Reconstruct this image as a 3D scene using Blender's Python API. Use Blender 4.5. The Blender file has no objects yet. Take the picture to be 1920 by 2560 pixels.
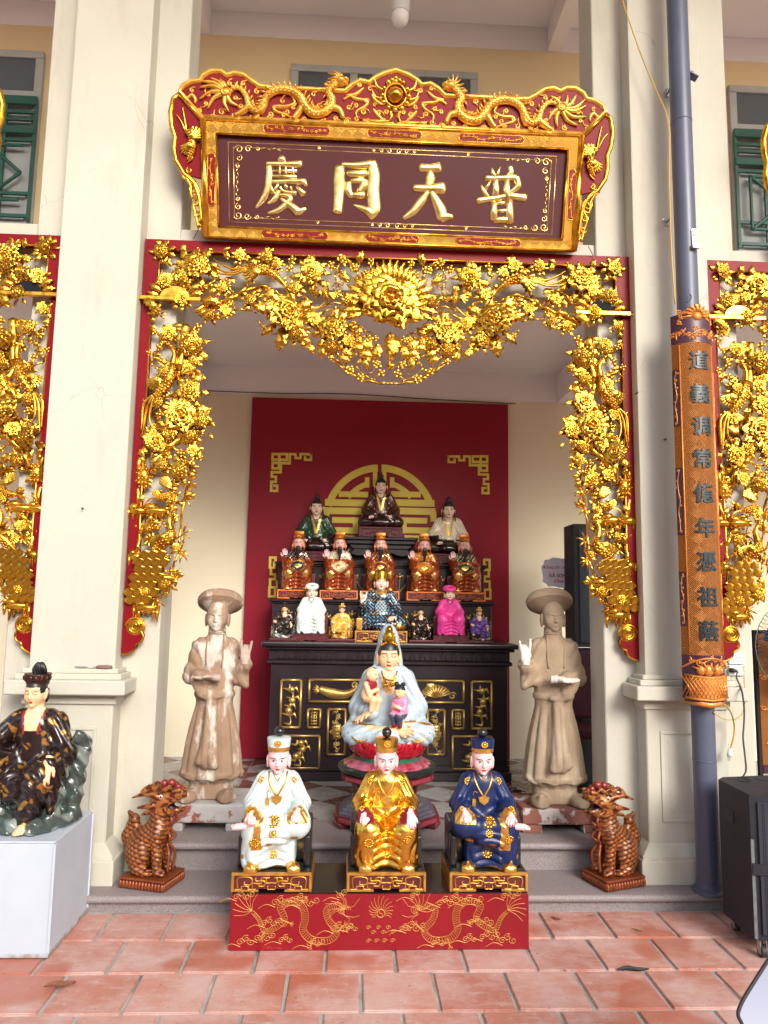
import bpy, bmesh, math, random
import numpy as np
from mathutils import Vector, Matrix
from mathutils.bvhtree import BVHTree
SC = bpy.context.scene
COL = SC.collection
R = math.radians
rnd = random.Random(7)
# ------------------------------------------------------------------ camera
CAM_H = 1.5394
F_PX, PITCH, YAW, ROLL = 1828.38, 0.12177, 0.04554, 0.015625      # focal length in pixels of a 1920 x 2560 frame
def camera_axes():
    sy, cy, sp, cp = math.sin(YAW), math.cos(YAW), math.sin(PITCH), math.cos(PITCH)
    f = Vector((sy*cp, cy*cp, sp)); r = Vector((cy, -sy, 0)); u = r.cross(f)
    c, s = math.cos(ROLL), math.sin(ROLL)
    return r*c+u*s, u*c-r*s, f
CR, CU, CF = camera_axes()
CP = Vector((0, 0, CAM_H))
cd = bpy.data.cameras.new('camera'); cam = bpy.data.objects.new('camera', cd); COL.objects.link(cam)
cd.sensor_fit = 'VERTICAL'; cd.sensor_height = 36.0; cd.lens = F_PX*36.0/2560.0
cd.clip_start = 0.05; cd.clip_end = 2000
m = Matrix((CR, CU, -CF)).transposed().to_4x4(); m.translation = CP; cam.matrix_world = m
SC.camera = cam
# ------------------------------------------------------------------ daylight
SUN_EL, SUN_AZ = R(27), R(22)          # soft daylight from above, in front of the facade and to the right
w = bpy.data.worlds.new('World'); SC.world = w; w.use_nodes = True
nt = w.node_tree; nt.nodes.clear()
sky = nt.nodes.new('ShaderNodeTexSky'); sky.sky_type = 'NISHITA'; sky.sun_disc = False
sky.sun_elevation = SUN_EL; sky.sun_rotation = R(180)-SUN_AZ
sky.dust_density = 3.0; sky.air_density = 1.0; sky.ozone_density = 0.6
hs = nt.nodes.new('ShaderNodeHueSaturation'); hs.inputs['Saturation'].default_value = 0.70
bg = nt.nodes.new('ShaderNodeBackground'); bg.inputs[1].default_value = 0.14
ow = nt.nodes.new('ShaderNodeOutputWorld')
nt.links.new(sky.outputs[0], hs.inputs['Color']); nt.links.new(hs.outputs[0], bg.inputs[0]); nt.links.new(bg.outputs[0], ow.inputs[0])
sl = bpy.data.lights.new('sun', 'SUN'); sl.energy = 1.15; sl.angle = R(24); sl.color = (1.0, 0.975, 0.945)
sun = bpy.data.objects.new('sun', sl); COL.objects.link(sun)
sdir = Vector((math.sin(SUN_AZ)*math.cos(SUN_EL), -math.cos(SUN_AZ)*math.cos(SUN_EL), math.sin(SUN_EL)))
sun.rotation_euler = sdir.to_track_quat('Z', 'Y').to_euler(); sun.location = sdir*30
SC.view_settings.view_transform = 'Standard'; SC.view_settings.look = 'None'
SC.view_settings.exposure = 1.12; SC.view_settings.gamma = 1.0; SC.view_settings.use_curve_mapping = False
SC.cycles.max_bounces = 8; SC.cycles.diffuse_bounces = 5; SC.cycles.glossy_bounces = 4
SC.cycles.use_denoising = True; SC.cycles.sample_clamp_indirect = 6
# ------------------------------------------------------------------ pixel -> place
def ray(px, py): return CF + CR*((px-960)/F_PX) - CU*((py-1280)/F_PX)
def at(px, py, Y):
    d = ray(px, py); return CP + d*((Y-CP.y)/d.y)
def atz(px, py, z):
    d = ray(px, py); return CP + d*((z-CP.z)/d.z)
def onplane(px, py, O, N):
    d = ray(px, py); return CP + d*((Vector(O)-CP).dot(N)/d.dot(N))
# ------------------------------------------------------------------ scene helpers
def tag(o, label=None, cat=None, group=None, kind=None):
    if label: o['label'] = label
    if cat: o['category'] = cat
    if group: o['group'] = group
    if kind: o['kind'] = kind
    return o
def thing(name, loc, label, cat, group=None, rz=0.0, rx=0.0):
    o = bpy.data.objects.new(name, None); COL.objects.link(o)
    o.empty_display_size = 0.1
    o.location = loc; o.rotation_euler = (rx, 0, rz)
    return tag(o, label, cat, group)
def link(name, me, mt=None, parent=None, loc=None, rot=None, scale=None):
    o = bpy.data.objects.new(name, me); COL.objects.link(o)
    if mt is not None and len(me.materials) == 0: me.materials.append(mt)
    if parent: o.parent = parent
    if loc is not None: o.location = loc
    if rot is not None: o.rotation_euler = rot
    if scale is not None: o.scale = scale
    return o
def mesh(name, v, f, smooth=False, angle=None):
    me = bpy.data.meshes.new(name)
    me.from_pydata([tuple(p) for p in v], [], [tuple(q) for q in f]); me.update()
    if smooth: me.shade_smooth()
    if angle is not None:
        try: me.set_sharp_from_angle(angle=R(angle))
        except Exception: pass
    return me
_bb = {}
def bevel_box(sx, sy, sz, b):
    key = (round(sx, 4), round(sy, 4), round(sz, 4), round(b, 4))
    if key in _bb: return _bb[key]
    bm = bmesh.new(); bmesh.ops.create_cube(bm, size=1.0)
    for q in bm.verts: q.co = Vector((q.co.x*sx, q.co.y*sy, q.co.z*sz))
    if b > 0: bmesh.ops.bevel(bm, geom=bm.edges[:]+bm.verts[:], offset=b, segments=2 if b > 0.006 else 1, profile=0.6, affect='EDGES')
    bm.verts.index_update()
    v = [q.co.copy() for q in bm.verts]; f = [[q.index for q in fc.verts] for fc in bm.faces]; bm.free()
    _bb[key] = (v, f); return v, f
class MB:
    def __init__(s, off=(0, 0, 0)): s.v = []; s.f = []; s.o = Vector(off)
    def add(s, v, f):
        n = len(s.v); s.v += [Vector(p)-s.o for p in v]; s.f += [[i+n for i in q] for q in f]; return s
    def box(s, x0, x1, y0, y1, z0, z1, b=0.0):
        v, f = bevel_box(abs(x1-x0), abs(y1-y0), abs(z1-z0), b)
        c = Vector(((x0+x1)/2, (y0+y1)/2, (z0+z1)/2)); return s.add([p+c for p in v], f)
    def tbox(s, M4, sx, sy, sz, b=0.0):
        v, f = bevel_box(sx, sy, sz, b); return s.add([M4 @ p for p in v], f)
    def tube(s, pts, r, n=8, cap=True, flat=1.0):
        pts = [Vector(p) for p in pts]; k = len(pts)
        rs = [r]*k if not isinstance(r, (list, tuple)) else r
        vs = []; up = None
        for i in range(k):
            t = (pts[min(i+1, k-1)]-pts[max(i-1, 0)])
            if t.length < 1e-9: t = Vector((0, 0, 1))
            t.normalize()
            if up is None: up = t.orthogonal().normalized() if abs(t.y) > 0.9 else (Vector((0, -1, 0))-t*t.dot(Vector((0, -1, 0)))).normalized()
            else:
                up = up-t*up.dot(t); up = up.normalized() if up.length > 1e-6 else t.orthogonal().normalized()
            sd = t.cross(up)
            for j in range(n):
                a = 2*math.pi*j/n
                vs.append(pts[i]+(sd*math.cos(a)+up*math.sin(a)*flat)*rs[i])
        fs = []
        for i in range(k-1):
            for j in range(n):
                fs.append([i*n+j, i*n+(j+1) % n, (i+1)*n+(j+1) % n, (i+1)*n+j])
        if cap: fs.append(list(range(n))[::-1]); fs.append([(k-1)*n+j for j in range(n)])
        return s.add(vs, fs)
    def lathe(s, prof, n=24, c=(0, 0, 0), cap=True, squash=1.0):
        c = Vector(c); vs = []; fs = []; k = len(prof)
        for (r, z) in prof:
            for j in range(n):
                a = 2*math.pi*j/n; vs.append(c+Vector((r*math.cos(a), r*math.sin(a)*squash, z)))
        for i in range(k-1):
            for j in range(n): fs.append([i*n+j, i*n+(j+1) % n, (i+1)*n+(j+1) % n, (i+1)*n+j])
        if cap: fs.append(list(range(n))[::-1]); fs.append([(k-1)*n+j for j in range(n)])
        return s.add(vs, fs)
    def prism(s, poly, w0, w1, fr):
        """poly of (u, v) pushed from w0 to w1 in the frame fr(u, v, w)"""
        n = len(poly)
        vs = [fr(u, v, w0) for u, v in poly]+[fr(u, v, w1) for u, v in poly]
        fs = [list(range(n)), [n+i for i in range(n)][::-1]]+[[i, n+i, n+(i+1) % n, (i+1) % n] for i in range(n)]
        return s.add(vs, fs)
    def ribbon(s, pts, wid, h, fr, w0=0.0, n=5, tipped=True):
        """raised stroke with a rounded section along a 2-D line"""
        k = len(pts); P = [Vector((p[0], p[1])) for p in pts]
        wd = [wid]*k if not isinstance(wid, (list, tuple)) else wid
        hh = [h]*k if not isinstance(h, (list, tuple)) else h
        vs = []; fs = []
        for i in range(k):
            t = P[min(i+1, k-1)]-P[max(i-1, 0)]
            t = t.normalized() if t.length > 1e-9 else Vector((1, 0)); nn = Vector((-t.y, t.x))
            for j in range(n):
                a = math.pi*j/(n-1)
                q = P[i]+nn*(math.cos(a)*wd[i]*0.5); vs.append(fr(q.x, q.y, w0+math.sin(a)*hh[i]))
        for i in range(k-1):
            for j in range(n-1): fs.append([i*n+j, i*n+j+1, (i+1)*n+j+1, (i+1)*n+j])
        if tipped: fs.append([j for j in range(n)][::-1]); fs.append([(k-1)*n+j for j in range(n)])
        return s.add(vs, fs)
    def dome(s, u, v, ru, rv, h, fr, w0=0.0, n=10, rings=3):
        vs = [fr(u, v, w0+h)]; fs = []
        for i in range(1, rings+1):
            a = math.pi/2*i/rings
            for j in range(n):
                b = 2*math.pi*j/n
                vs.append(fr(u+ru*math.sin(a)*math.cos(b), v+rv*math.sin(a)*math.sin(b), w0+h*math.cos(a)))
        for j in range(n): fs.append([0, 1+j, 1+(j+1) % n])
        for i in range(rings-1):
            for j in range(n):
                a0 = 1+i*n; a1 = a0+n
                fs.append([a0+j, a1+j, a1+(j+1) % n, a0+(j+1) % n])
        return s.add(vs, fs)
    def grid(s, fn, nu, nv):
        vs = [fn(i/nu, j/nv) for i in range(nu+1) for j in range(nv+1)]
        fs = [[i*(nv+1)+j, (i+1)*(nv+1)+j, (i+1)*(nv+1)+j+1, i*(nv+1)+j+1] for i in range(nu) for j in range(nv)]
        return s.add(vs, fs)
    def me(s, name, smooth=False, angle=None):
        m_ = mesh(name, s.v, s.f, smooth, angle)
        bm = bmesh.new(); bm.from_mesh(m_); bmesh.ops.recalc_face_normals(bm, faces=bm.faces[:]); bm.to_mesh(m_); bm.free()
        return m_
    def build(s, name, mt, parent=None, smooth=False, angle=None, **k):
        return link(name, s.me(name, smooth, angle), mt, parent, **k)
def spline(pts, n=6):
    """smooth open curve through the points (any dimension)"""
    P = [np.array(p, float) for p in pts]; out = []
    for i in range(len(P)-1):
        p0 = P[max(i-1, 0)]; p1 = P[i]; p2 = P[i+1]; p3 = P[min(i+2, len(P)-1)]
        for j in range(n):
            t = j/n
            out.append(0.5*((2*p1)+(-p0+p2)*t+(2*p0-5*p1+4*p2-p3)*t*t+(-p0+3*p1-3*p2+p3)*t**3))
    out.append(P[-1]); return [tuple(q) for q in out]
def lerp_list(vals, n):
    x = np.linspace(0, 1, len(vals)); return list(np.interp(np.linspace(0, 1, n), x, vals))
# ------------------------------------------------------------------ materials
MAT = {}
def N_(t, k): return t.nodes.new(k)
def mat(name, col, rough=0.5, metal=0.0, var=None, bump=None, coat=0.0, spec=0.5, coords='Object', col2=None, mix=None, mixst=None):
    """var=(scale, amount) brightness mottling; mix=(scale, lo, hi) blends col2 in patches; bump=(scale, strength)"""
    m_ = bpy.data.materials.new(name); m_.use_nodes = True; t = m_.node_tree
    b = t.nodes['Principled BSDF']; L = t.links.new
    b.inputs['Roughness'].default_value = rough; b.inputs['Metallic'].default_value = metal
    b.inputs['Specular IOR Level'].default_value = spec
    if coat: b.inputs['Coat Weight'].default_value = coat; b.inputs['Coat Roughness'].default_value = 0.135
    src = None
    if var or bump or mix:
        if coords == 'World': g = N_(t, 'ShaderNodeNewGeometry'); vec = g.outputs['Position']
        else:
            g = N_(t, 'ShaderNodeTexCoord'); oi = N_(t, 'ShaderNodeObjectInfo'); ad = N_(t, 'ShaderNodeVectorMath'); ad.operation = 'MULTIPLY_ADD'
            ad.inputs[1].default_value = (7.3, 3.1, 5.7)
            L(oi.outputs['Random'], ad.inputs[0]); L(g.outputs['Object'], ad.inputs[2]); vec = ad.outputs[0]
    rgb = N_(t, 'ShaderNodeRGB'); rgb.outputs[0].default_value = (*col, 1); cur = rgb.outputs[0]
    if mix:
        n = N_(t, 'ShaderNodeTexNoise'); n.inputs['Scale'].default_value = mix[0]; n.inputs['Detail'].default_value = 6; n.inputs['Roughness'].default_value = 0.62
        if mixst:
            mp = N_(t, 'ShaderNodeMapping'); mp.inputs['Scale'].default_value = mixst; L(vec, mp.inputs[0]); L(mp.outputs[0], n.inputs['Vector'])
        else: L(vec, n.inputs['Vector'])
        mr = N_(t, 'ShaderNodeMapRange'); mr.inputs['From Min'].default_value = mix[1]; mr.inputs['From Max'].default_value = mix[2]; L(n.outputs[0], mr.inputs[0])
        mx = N_(t, 'ShaderNodeMix'); mx.data_type = 'RGBA'; L(mr.outputs[0], mx.inputs[0]); L(cur, mx.inputs[6]); mx.inputs[7].default_value = (*col2, 1); cur = mx.outputs[2]
    if var:
        n = N_(t, 'ShaderNodeTexNoise'); n.inputs['Scale'].default_value = var[0]; n.inputs['Detail'].default_value = 5; L(vec, n.inputs['Vector'])
        mr = N_(t, 'ShaderNodeMapRange'); mr.inputs['From Min'].default_value = 0.25; mr.inputs['From Max'].default_value = 0.75
        mr.inputs['To Min'].default_value = 1-var[1]; mr.inputs['To Max'].default_value = 1+var[1]*0.6; L(n.outputs[0], mr.inputs[0])
        mx = N_(t, 'ShaderNodeVectorMath'); mx.operation = 'SCALE'; L(cur, mx.inputs[0]); L(mr.outputs[0], mx.inputs['Scale']); cur = mx.outputs[0]
        rr = N_(t, 'ShaderNodeMapRange'); rr.inputs['To Min'].default_value = max(rough-0.08, 0.03); rr.inputs['To Max'].default_value = min(rough+0.1, 1); L(n.outputs[0], rr.inputs[0]); L(rr.outputs[0], b.inputs['Roughness'])
    L(cur, b.inputs['Base Color'])
    if bump:
        n = N_(t, 'ShaderNodeTexNoise'); n.inputs['Scale'].default_value = bump[0]; n.inputs['Detail'].default_value = 4; L(vec, n.inputs['Vector'])
        bp = N_(t, 'ShaderNodeBump'); bp.inputs['Strength'].default_value = bump[1]; bp.inputs['Distance'].default_value = 0.01
        L(n.outputs[0], bp.inputs['Height']); L(bp.outputs[0], b.inputs['Normal'])
    MAT[name] = m_; return m_
def vmat(name, rough=0.4, coat=0.0, bump=None, rough_metal=0.28):
    """painted surface: colour in the attribute Col, its alpha says how much of it is gilding"""
    m_ = bpy.data.materials.new(name); m_.use_nodes = True; t = m_.node_tree; b = t.nodes['Principled BSDF']; L = t.links.new
    a = N_(t, 'ShaderNodeAttribute'); a.attribute_name = 'Col'
    tc = N_(t, 'ShaderNodeTexCoord'); n = N_(t, 'ShaderNodeTexNoise'); n.inputs['Scale'].default_value = 35; n.inputs['Detail'].default_value = 5; L(tc.outputs['Object'], n.inputs['Vector'])
    mr = N_(t, 'ShaderNodeMapRange'); mr.inputs['From Min'].default_value = .25; mr.inputs['From Max'].default_value = .75; mr.inputs['To Min'].default_value = .9; mr.inputs['To Max'].default_value = 1.05; L(n.outputs[0], mr.inputs[0])
    mx = N_(t, 'ShaderNodeVectorMath'); mx.operation = 'SCALE'; L(a.outputs['Color'], mx.inputs[0]); L(mr.outputs[0], mx.inputs['Scale']); L(mx.outputs[0], b.inputs['Base Color'])
    L(a.outputs['Alpha'], b.inputs['Metallic'])
    rr = N_(t, 'ShaderNodeMapRange'); rr.inputs['To Min'].default_value = rough; rr.inputs['To Max'].default_value = rough_metal; L(a.outputs['Alpha'], rr.inputs[0]); L(rr.outputs[0], b.inputs['Roughness'])
    if coat: b.inputs['Coat Weight'].default_value = coat; b.inputs['Coat Roughness'].default_value = 0.1
    if bump:
        n2 = N_(t, 'ShaderNodeTexNoise'); n2.inputs['Scale'].default_value = bump[0]; n2.inputs['Detail'].default_value = 4; L(tc.outputs['Object'], n2.inputs['Vector'])
        bp = N_(t, 'ShaderNodeBump'); bp.inputs['Strength'].default_value = bump[1]; bp.inputs['Distance'].default_value = 0.005; L(n2.outputs[0], bp.inputs['Height']); L(bp.outputs[0], b.inputs['Normal'])
    MAT[name] = m_; return m_
def setcol(me, C):
    """C: (n,4) vertex colours"""
    a = me.color_attributes.new('Col', 'FLOAT_COLOR', 'POINT'); a.data.foreach_set('color', np.ascontiguousarray(C, dtype=np.float32).ravel())
# ------------------------------------------------------------------ solid shapes by distance fields
class SDF:
    def __init__(s, lo, hi, h):
        s.lo = np.array(lo, np.float32); s.h = h
        n = [int(math.ceil((b-a)/h))+1 for a, b in zip(lo, hi)]
        ax = [np.arange(k, dtype=np.float32)*h+l for k, l in zip(n, lo)]
        s.X, s.Y, s.Z = np.meshgrid(*ax, indexing='ij', sparse=True)
        s.D = np.full(n, 9.0, np.float32)
    def cap(s, a, b, r1, r2=None, sq=(1, 1, 1)):
        r2 = r1 if r2 is None else r2; a = np.array(a, np.float32); d = np.array(b, np.float32)-a; q = np.array(sq, np.float32); d = d/q
        x, y, z = (s.X-a[0])/q[0], (s.Y-a[1])/q[1], (s.Z-a[2])/q[2]
        t = np.clip((x*d[0]+y*d[1]+z*d[2])/max(float(d@d), 1e-9), 0, 1)
        return (np.sqrt((x-t*d[0])**2+(y-t*d[1])**2+(z-t*d[2])**2)-(r1+(r2-r1)*t))*float(q.min())
    def ell(s, c, r):
        x, y, z = s.X-c[0], s.Y-c[1], s.Z-c[2]
        k0 = np.sqrt((x/r[0])**2+(y/r[1])**2+(z/r[2])**2); k1 = np.sqrt((x/r[0]**2)**2+(y/r[1]**2)**2+(z/r[2]**2)**2)
        return k0*(k0-1)/np.maximum(k1, 1e-6)
    def box(s, c, b, r=0.0):
        x, y, z = np.abs(s.X-c[0])-b[0]+r, np.abs(s.Y-c[1])-b[1]+r, np.abs(s.Z-c[2])-b[2]+r
        return np.sqrt(np.maximum(x, 0)**2+np.maximum(y, 0)**2+np.maximum(z, 0)**2)+np.minimum(np.maximum(x, np.maximum(y, z)), 0)-r
    def cyl(s, c, r, h, r2=None, rd=0.0):
        r2 = r if r2 is None else r2
        t = np.clip((s.Z-c[2]+h)/(2*h), 0, 1); rr = r+(r2-r)*t
        a = np.sqrt((s.X-c[0])**2+(s.Y-c[1])**2)-rr+rd; b = np.abs(s.Z-c[2])-h+rd
        return np.minimum(np.maximum(a, b), 0)+np.sqrt(np.maximum(a, 0)**2+np.maximum(b, 0)**2)-rd
    def tor(s, c, R_, r, sq=1.0):
        q = np.sqrt((s.X-c[0])**2+((s.Y-c[1])/sq)**2)-R_; return np.sqrt(q**2+(s.Z-c[2])**2)-r
    def u(s, d, k=0.0):
        if k <= 0: s.D = np.minimum(s.D, d)
        else:
            h = np.clip(0.5+0.5*(d-s.D)/k, 0, 1); s.D = d+(s.D-d)*h-k*h*(1-h)
        return s
    def cut(s, d, k=0.0):
        if k <= 0: s.D = np.maximum(s.D, -d)
        else:
            h = np.clip(0.5-0.5*(s.D+d)/k, 0, 1); s.D = s.D+(-d-s.D)*h+k*h*(1-h)
        return s
    def disp(s, d): s.D = s.D+d; return s
    def mesh(s, name, color=None, shade=True):
        D = np.ascontiguousarray(np.broadcast_to(s.D, s.D.shape)).astype(np.float32); D[[0, -1]] = 1; D[:, [0, -1]] = 1; D[:, :, [0, -1]] = 1
        S = D < 0; n = np.array(D.shape)
        a = np.zeros(n-1, np.int8)
        for i in (0, 1):
            for j in (0, 1):
                for k in (0, 1): a += S[i:n[0]-1+i, j:n[1]-1+j, k:n[2]-1+k]
        act = np.argwhere((a > 0) & (a < 8)); N = len(act)
        idx = np.full(n-1, -1, np.int64); idx[tuple(act.T)] = np.arange(N)
        cs = [(i, j, k) for i in (0, 1) for j in (0, 1) for k in (0, 1)]
        dv = {c: D[act[:, 0]+c[0], act[:, 1]+c[1], act[:, 2]+c[2]] for c in cs}
        acc = np.zeros((N, 3)); cnt = np.zeros(N)
        for c in cs:
            for ax in range(3):
                if c[ax]: continue
                c2 = list(c); c2[ax] = 1; c2 = tuple(c2); d0, d1 = dv[c], dv[c2]; mk = (d0 < 0) != (d1 < 0)
                t = np.where(mk, d0/np.where(mk, d0-d1, 1), 0); p = np.tile(np.array(c, float), (N, 1)); p[:, ax] = t
                acc += p*mk[:, None]; cnt += mk
        V = (act+acc/np.maximum(cnt, 1)[:, None])*s.h+s.lo
        F = []
        for ax in range(3):
            o1, o2 = (ax+1) % 3, (ax+2) % 3
            sl0 = [slice(None)]*3; sl1 = [slice(None)]*3; sl0[ax] = slice(0, -1); sl1[ax] = slice(1, None)
            ch = S[tuple(sl0)] != S[tuple(sl1)]; e = np.argwhere(ch)
            e = e[(e[:, o1] > 0) & (e[:, o2] > 0)]
            e = e[(e[:, o1] < n[o1]-1) & (e[:, o2] < n[o2]-1)]
            sg = S[tuple(e.T)]
            def cell(a_, b_):
                q = e.copy(); q[:, o1] -= a_; q[:, o2] -= b_; return idx[tuple(q.T)]
            q = np.stack([cell(1, 1), cell(0, 1), cell(0, 0), cell(1, 0)], 1)
            q[~sg] = q[~sg][:, ::-1]; F.append(q)
        F = np.concatenate(F)
        me = bpy.data.meshes.new(name)
        me.vertices.add(N); me.vertices.foreach_set('co', V.astype(np.float32).ravel())
        me.loops.add(len(F)*4); me.loops.foreach_set('vertex_index', F.astype(np.int32).ravel())
        me.polygons.add(len(F)); me.polygons.foreach_set('loop_start', np.arange(0, len(F)*4, 4, dtype=np.int32))
        try: me.polygons.foreach_set('loop_total', np.full(len(F), 4, np.int32))
        except Exception: pass
        me.update(calc_edges=True); me.validate()
        if shade: me.shade_smooth()
        if color is not None:
            C = color(V); C = np.concatenate([C, np.zeros((len(C), 1))], 1) if C.shape[1] == 3 else C; setcol(me, C)
        return me
def paint(V, base):
    C = np.zeros((len(V), 4)); C[:, :len(base)] = base; return C
# ================================================================== surface materials
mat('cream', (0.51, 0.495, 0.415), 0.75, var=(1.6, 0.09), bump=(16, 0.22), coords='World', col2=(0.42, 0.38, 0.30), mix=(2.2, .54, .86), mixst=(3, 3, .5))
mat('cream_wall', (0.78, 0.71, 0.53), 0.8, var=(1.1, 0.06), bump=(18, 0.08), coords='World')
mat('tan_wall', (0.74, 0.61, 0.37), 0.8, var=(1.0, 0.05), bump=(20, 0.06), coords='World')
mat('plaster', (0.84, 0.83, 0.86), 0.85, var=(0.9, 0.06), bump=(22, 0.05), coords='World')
mat('granite', (0.27, 0.235, 0.235), 0.55, var=(160, 0.45), bump=(120, 0.12), coords='World')
mat('mortar', (0.42, 0.43, 0.41), 0.9, var=(9, 0.25), bump=(60, 0.3), coords='World', col2=(.16, .14, .11), mix=(3.5, .50, .72))
mat('white_paint', (0.62, 0.62, 0.60), 0.6, var=(6, 0.12), coords='World')
mat('green_paint', (0.012, 0.10, 0.075), 0.4, var=(5, 0.15))
mat('glass_dark', (0.10, 0.12, 0.14), 0.15)
mat('curtain', (0.42, 0.45, 0.46), 0.8, var=(3, 0.2))
def cracks(m_, sc, amt):
    t = m_.node_tree; L = t.links.new; b = t.nodes['Principled BSDF']; src = b.inputs['Base Color'].links[0].from_socket
    g = N_(t, 'ShaderNodeNewGeometry'); nz = N_(t, 'ShaderNodeTexNoise'); nz.inputs['Scale'].default_value = 3; nz.inputs['Detail'].default_value = 4; L(g.outputs['Position'], nz.inputs[0])
    ad = N_(t, 'ShaderNodeVectorMath'); ad.operation = 'MULTIPLY_ADD'; ad.inputs[1].default_value = (.35, .35, .35); L(nz.outputs['Color'], ad.inputs[0]); L(g.outputs['Position'], ad.inputs[2])
    v = N_(t, 'ShaderNodeTexVoronoi'); v.feature = 'DISTANCE_TO_EDGE'; v.inputs['Scale'].default_value = sc; L(ad.outputs[0], v.inputs[0])
    r = N_(t, 'ShaderNodeMapRange'); r.inputs[1].default_value = .0; r.inputs[2].default_value = .006; r.inputs[3].default_value = 1; r.inputs[4].default_value = 0; L(v.outputs['Distance'], r.inputs[0])
    n2 = N_(t, 'ShaderNodeTexNoise'); n2.inputs['Scale'].default_value = 1.7; L(g.outputs['Position'], n2.inputs[0]); r2 = N_(t, 'ShaderNodeMapRange'); r2.inputs[1].default_value = .55; r2.inputs[2].default_value = .68; r2.inputs[4].default_value = amt; L(n2.outputs[0], r2.inputs[0])
    mu = N_(t, 'ShaderNodeMath'); mu.operation = 'MULTIPLY'; L(r.outputs[0], mu.inputs[0]); L(r2.outputs[0], mu.inputs[1]); mx = N_(t, 'ShaderNodeMix'); mx.data_type = 'RGBA'; L(mu.outputs[0], mx.inputs[0]); L(src, mx.inputs[6]); mx.inputs[7].default_value = (.16, .14, .11, 1); L(mx.outputs[2], b.inputs['Base Color'])
cracks(MAT['cream'], 1.6, .38)
def terracotta():
    m_ = mat('terracotta_tile', (0.44, 0.145, 0.085), 0.62); t = m_.node_tree; b = t.nodes['Principled BSDF']; L = t.links.new
    g = N_(t, 'ShaderNodeNewGeometry'); oi = N_(t, 'ShaderNodeObjectInfo')
    ramp = N_(t, 'ShaderNodeValToRGB'); e = ramp.color_ramp.elements; e[0].color = (0.43, 0.17, 0.125, 1); e[1].color = (0.52, 0.24, 0.18, 1); L(oi.outputs['Random'], ramp.inputs[0])
    def noise(sc, det=6, rg=.6, st=(1, 1, 1)):
        mp = N_(t, 'ShaderNodeMapping'); mp.inputs['Scale'].default_value = st; L(g.outputs['Position'], mp.inputs[0])
        n = N_(t, 'ShaderNodeTexNoise'); n.inputs['Scale'].default_value = sc; n.inputs['Detail'].default_value = det; n.inputs['Roughness'].default_value = rg; L(mp.outputs[0], n.inputs[0]); return n.outputs[0]
    def rng(s, a, c, lo, hi):
        r_ = N_(t, 'ShaderNodeMapRange'); r_.inputs[1].default_value = a; r_.inputs[2].default_value = c; r_.inputs[3].default_value = lo; r_.inputs[4].default_value = hi; L(s, r_.inputs[0]); return r_.outputs[0]
    def mixc(f, a, c):
        x = N_(t, 'ShaderNodeMix'); x.data_type = 'RGBA'; L(f, x.inputs[0]); L(a, x.inputs[6]); x.inputs[7].default_value = (*c, 1); return x.outputs[2]
    c = ramp.outputs[0]
    c = mixc(rng(noise(2.6, 8, .7), .40, .64, 0, .7), c, (0.62, 0.48, 0.46))        # pale lime bloom
    c = mixc(rng(noise(9, 6, .65, (1, 3, 1)), .50, .70, 0, .6), c, (0.58, 0.44, 0.40))   # smears
    c = mixc(rng(noise(26, 8, .75), .56, .70, 0, .55), c, (0.62, 0.54, 0.50))        # lime specks
    wet = rng(noise(1.15, 3, .5), .56, .59, 0, .6)
    c = mixc(wet, c, (0.40, 0.085, 0.03))
    c = mixc(rng(noise(48, 4, .6), .64, .72, 0, .8), c, (0.13, 0.06, 0.045))        # specks
    L(c, b.inputs['Base Color']); L(rng(wet, 0, .55, .66, .42), b.inputs['Roughness'])
    bp = N_(t, 'ShaderNodeBump'); bp.inputs['Strength'].default_value = .25; bp.inputs['Distance'].default_value = .004; L(noise(38, 6, .6), bp.inputs['Height']); L(bp.outputs[0], b.inputs['Normal'])
terracotta()
def far_paving():
    m_ = mat('far_paving', (0.44, 0.145, 0.085), 0.7); t = m_.node_tree; b = t.nodes['Principled BSDF']; L = t.links.new
    g = N_(t, 'ShaderNodeNewGeometry'); br = N_(t, 'ShaderNodeTexBrick'); br.inputs['Scale'].default_value = 1.0
    br.inputs['Brick Width'].default_value = .3; br.inputs['Row Height'].default_value = .3; br.inputs['Mortar Size'].default_value = .008
    br.inputs['Color1'].default_value = (.44, .16, .1, 1); br.inputs['Color2'].default_value = (.5, .24, .17, 1); br.inputs['Mortar'].default_value = (.36, .36, .33, 1)
    L(g.outputs['Position'], br.inputs[0]); L(br.outputs[0], b.inputs['Base Color'])
far_paving()
# ================================================================== ground and brick paving
me = mesh('ground', [(-300, -300, -.03), (300, -300, -.03), (300, 300, -.03), (-300, 300, -.03)], [(0, 1, 2, 3)])
ground = link('ground', me, MAT['far_paving']); tag(ground, 'terracotta paved yard reaching away in front of the steps', 'ground', kind='structure')
pav = MB(); pav.box(-3.7, 4.3, 1.0, 3.96, -.025, -.009)
paving = pav.build('paving', MAT['mortar']); tag(paving, 'grey mortar bed between the square terracotta paving tiles', 'paving', kind='structure')
tiles = []
for k in range(6):
    q = rnd; bm = bmesh.new(); bmesh.ops.create_cube(bm, size=1)
    for v_ in bm.verts: v_.co = Vector((v_.co.x*(.285+q.uniform(-.004, .003)), v_.co.y*(.285+q.uniform(-.004, .003)), v_.co.z*.022))
    bmesh.ops.bevel(bm, geom=bm.edges[:], offset=.004, segments=2, affect='EDGES')
    me = bpy.data.meshes.new('tile'); bm.to_mesh(me); bm.free(); me.materials.append(MAT['terracotta_tile']); tiles.append(me)
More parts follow.
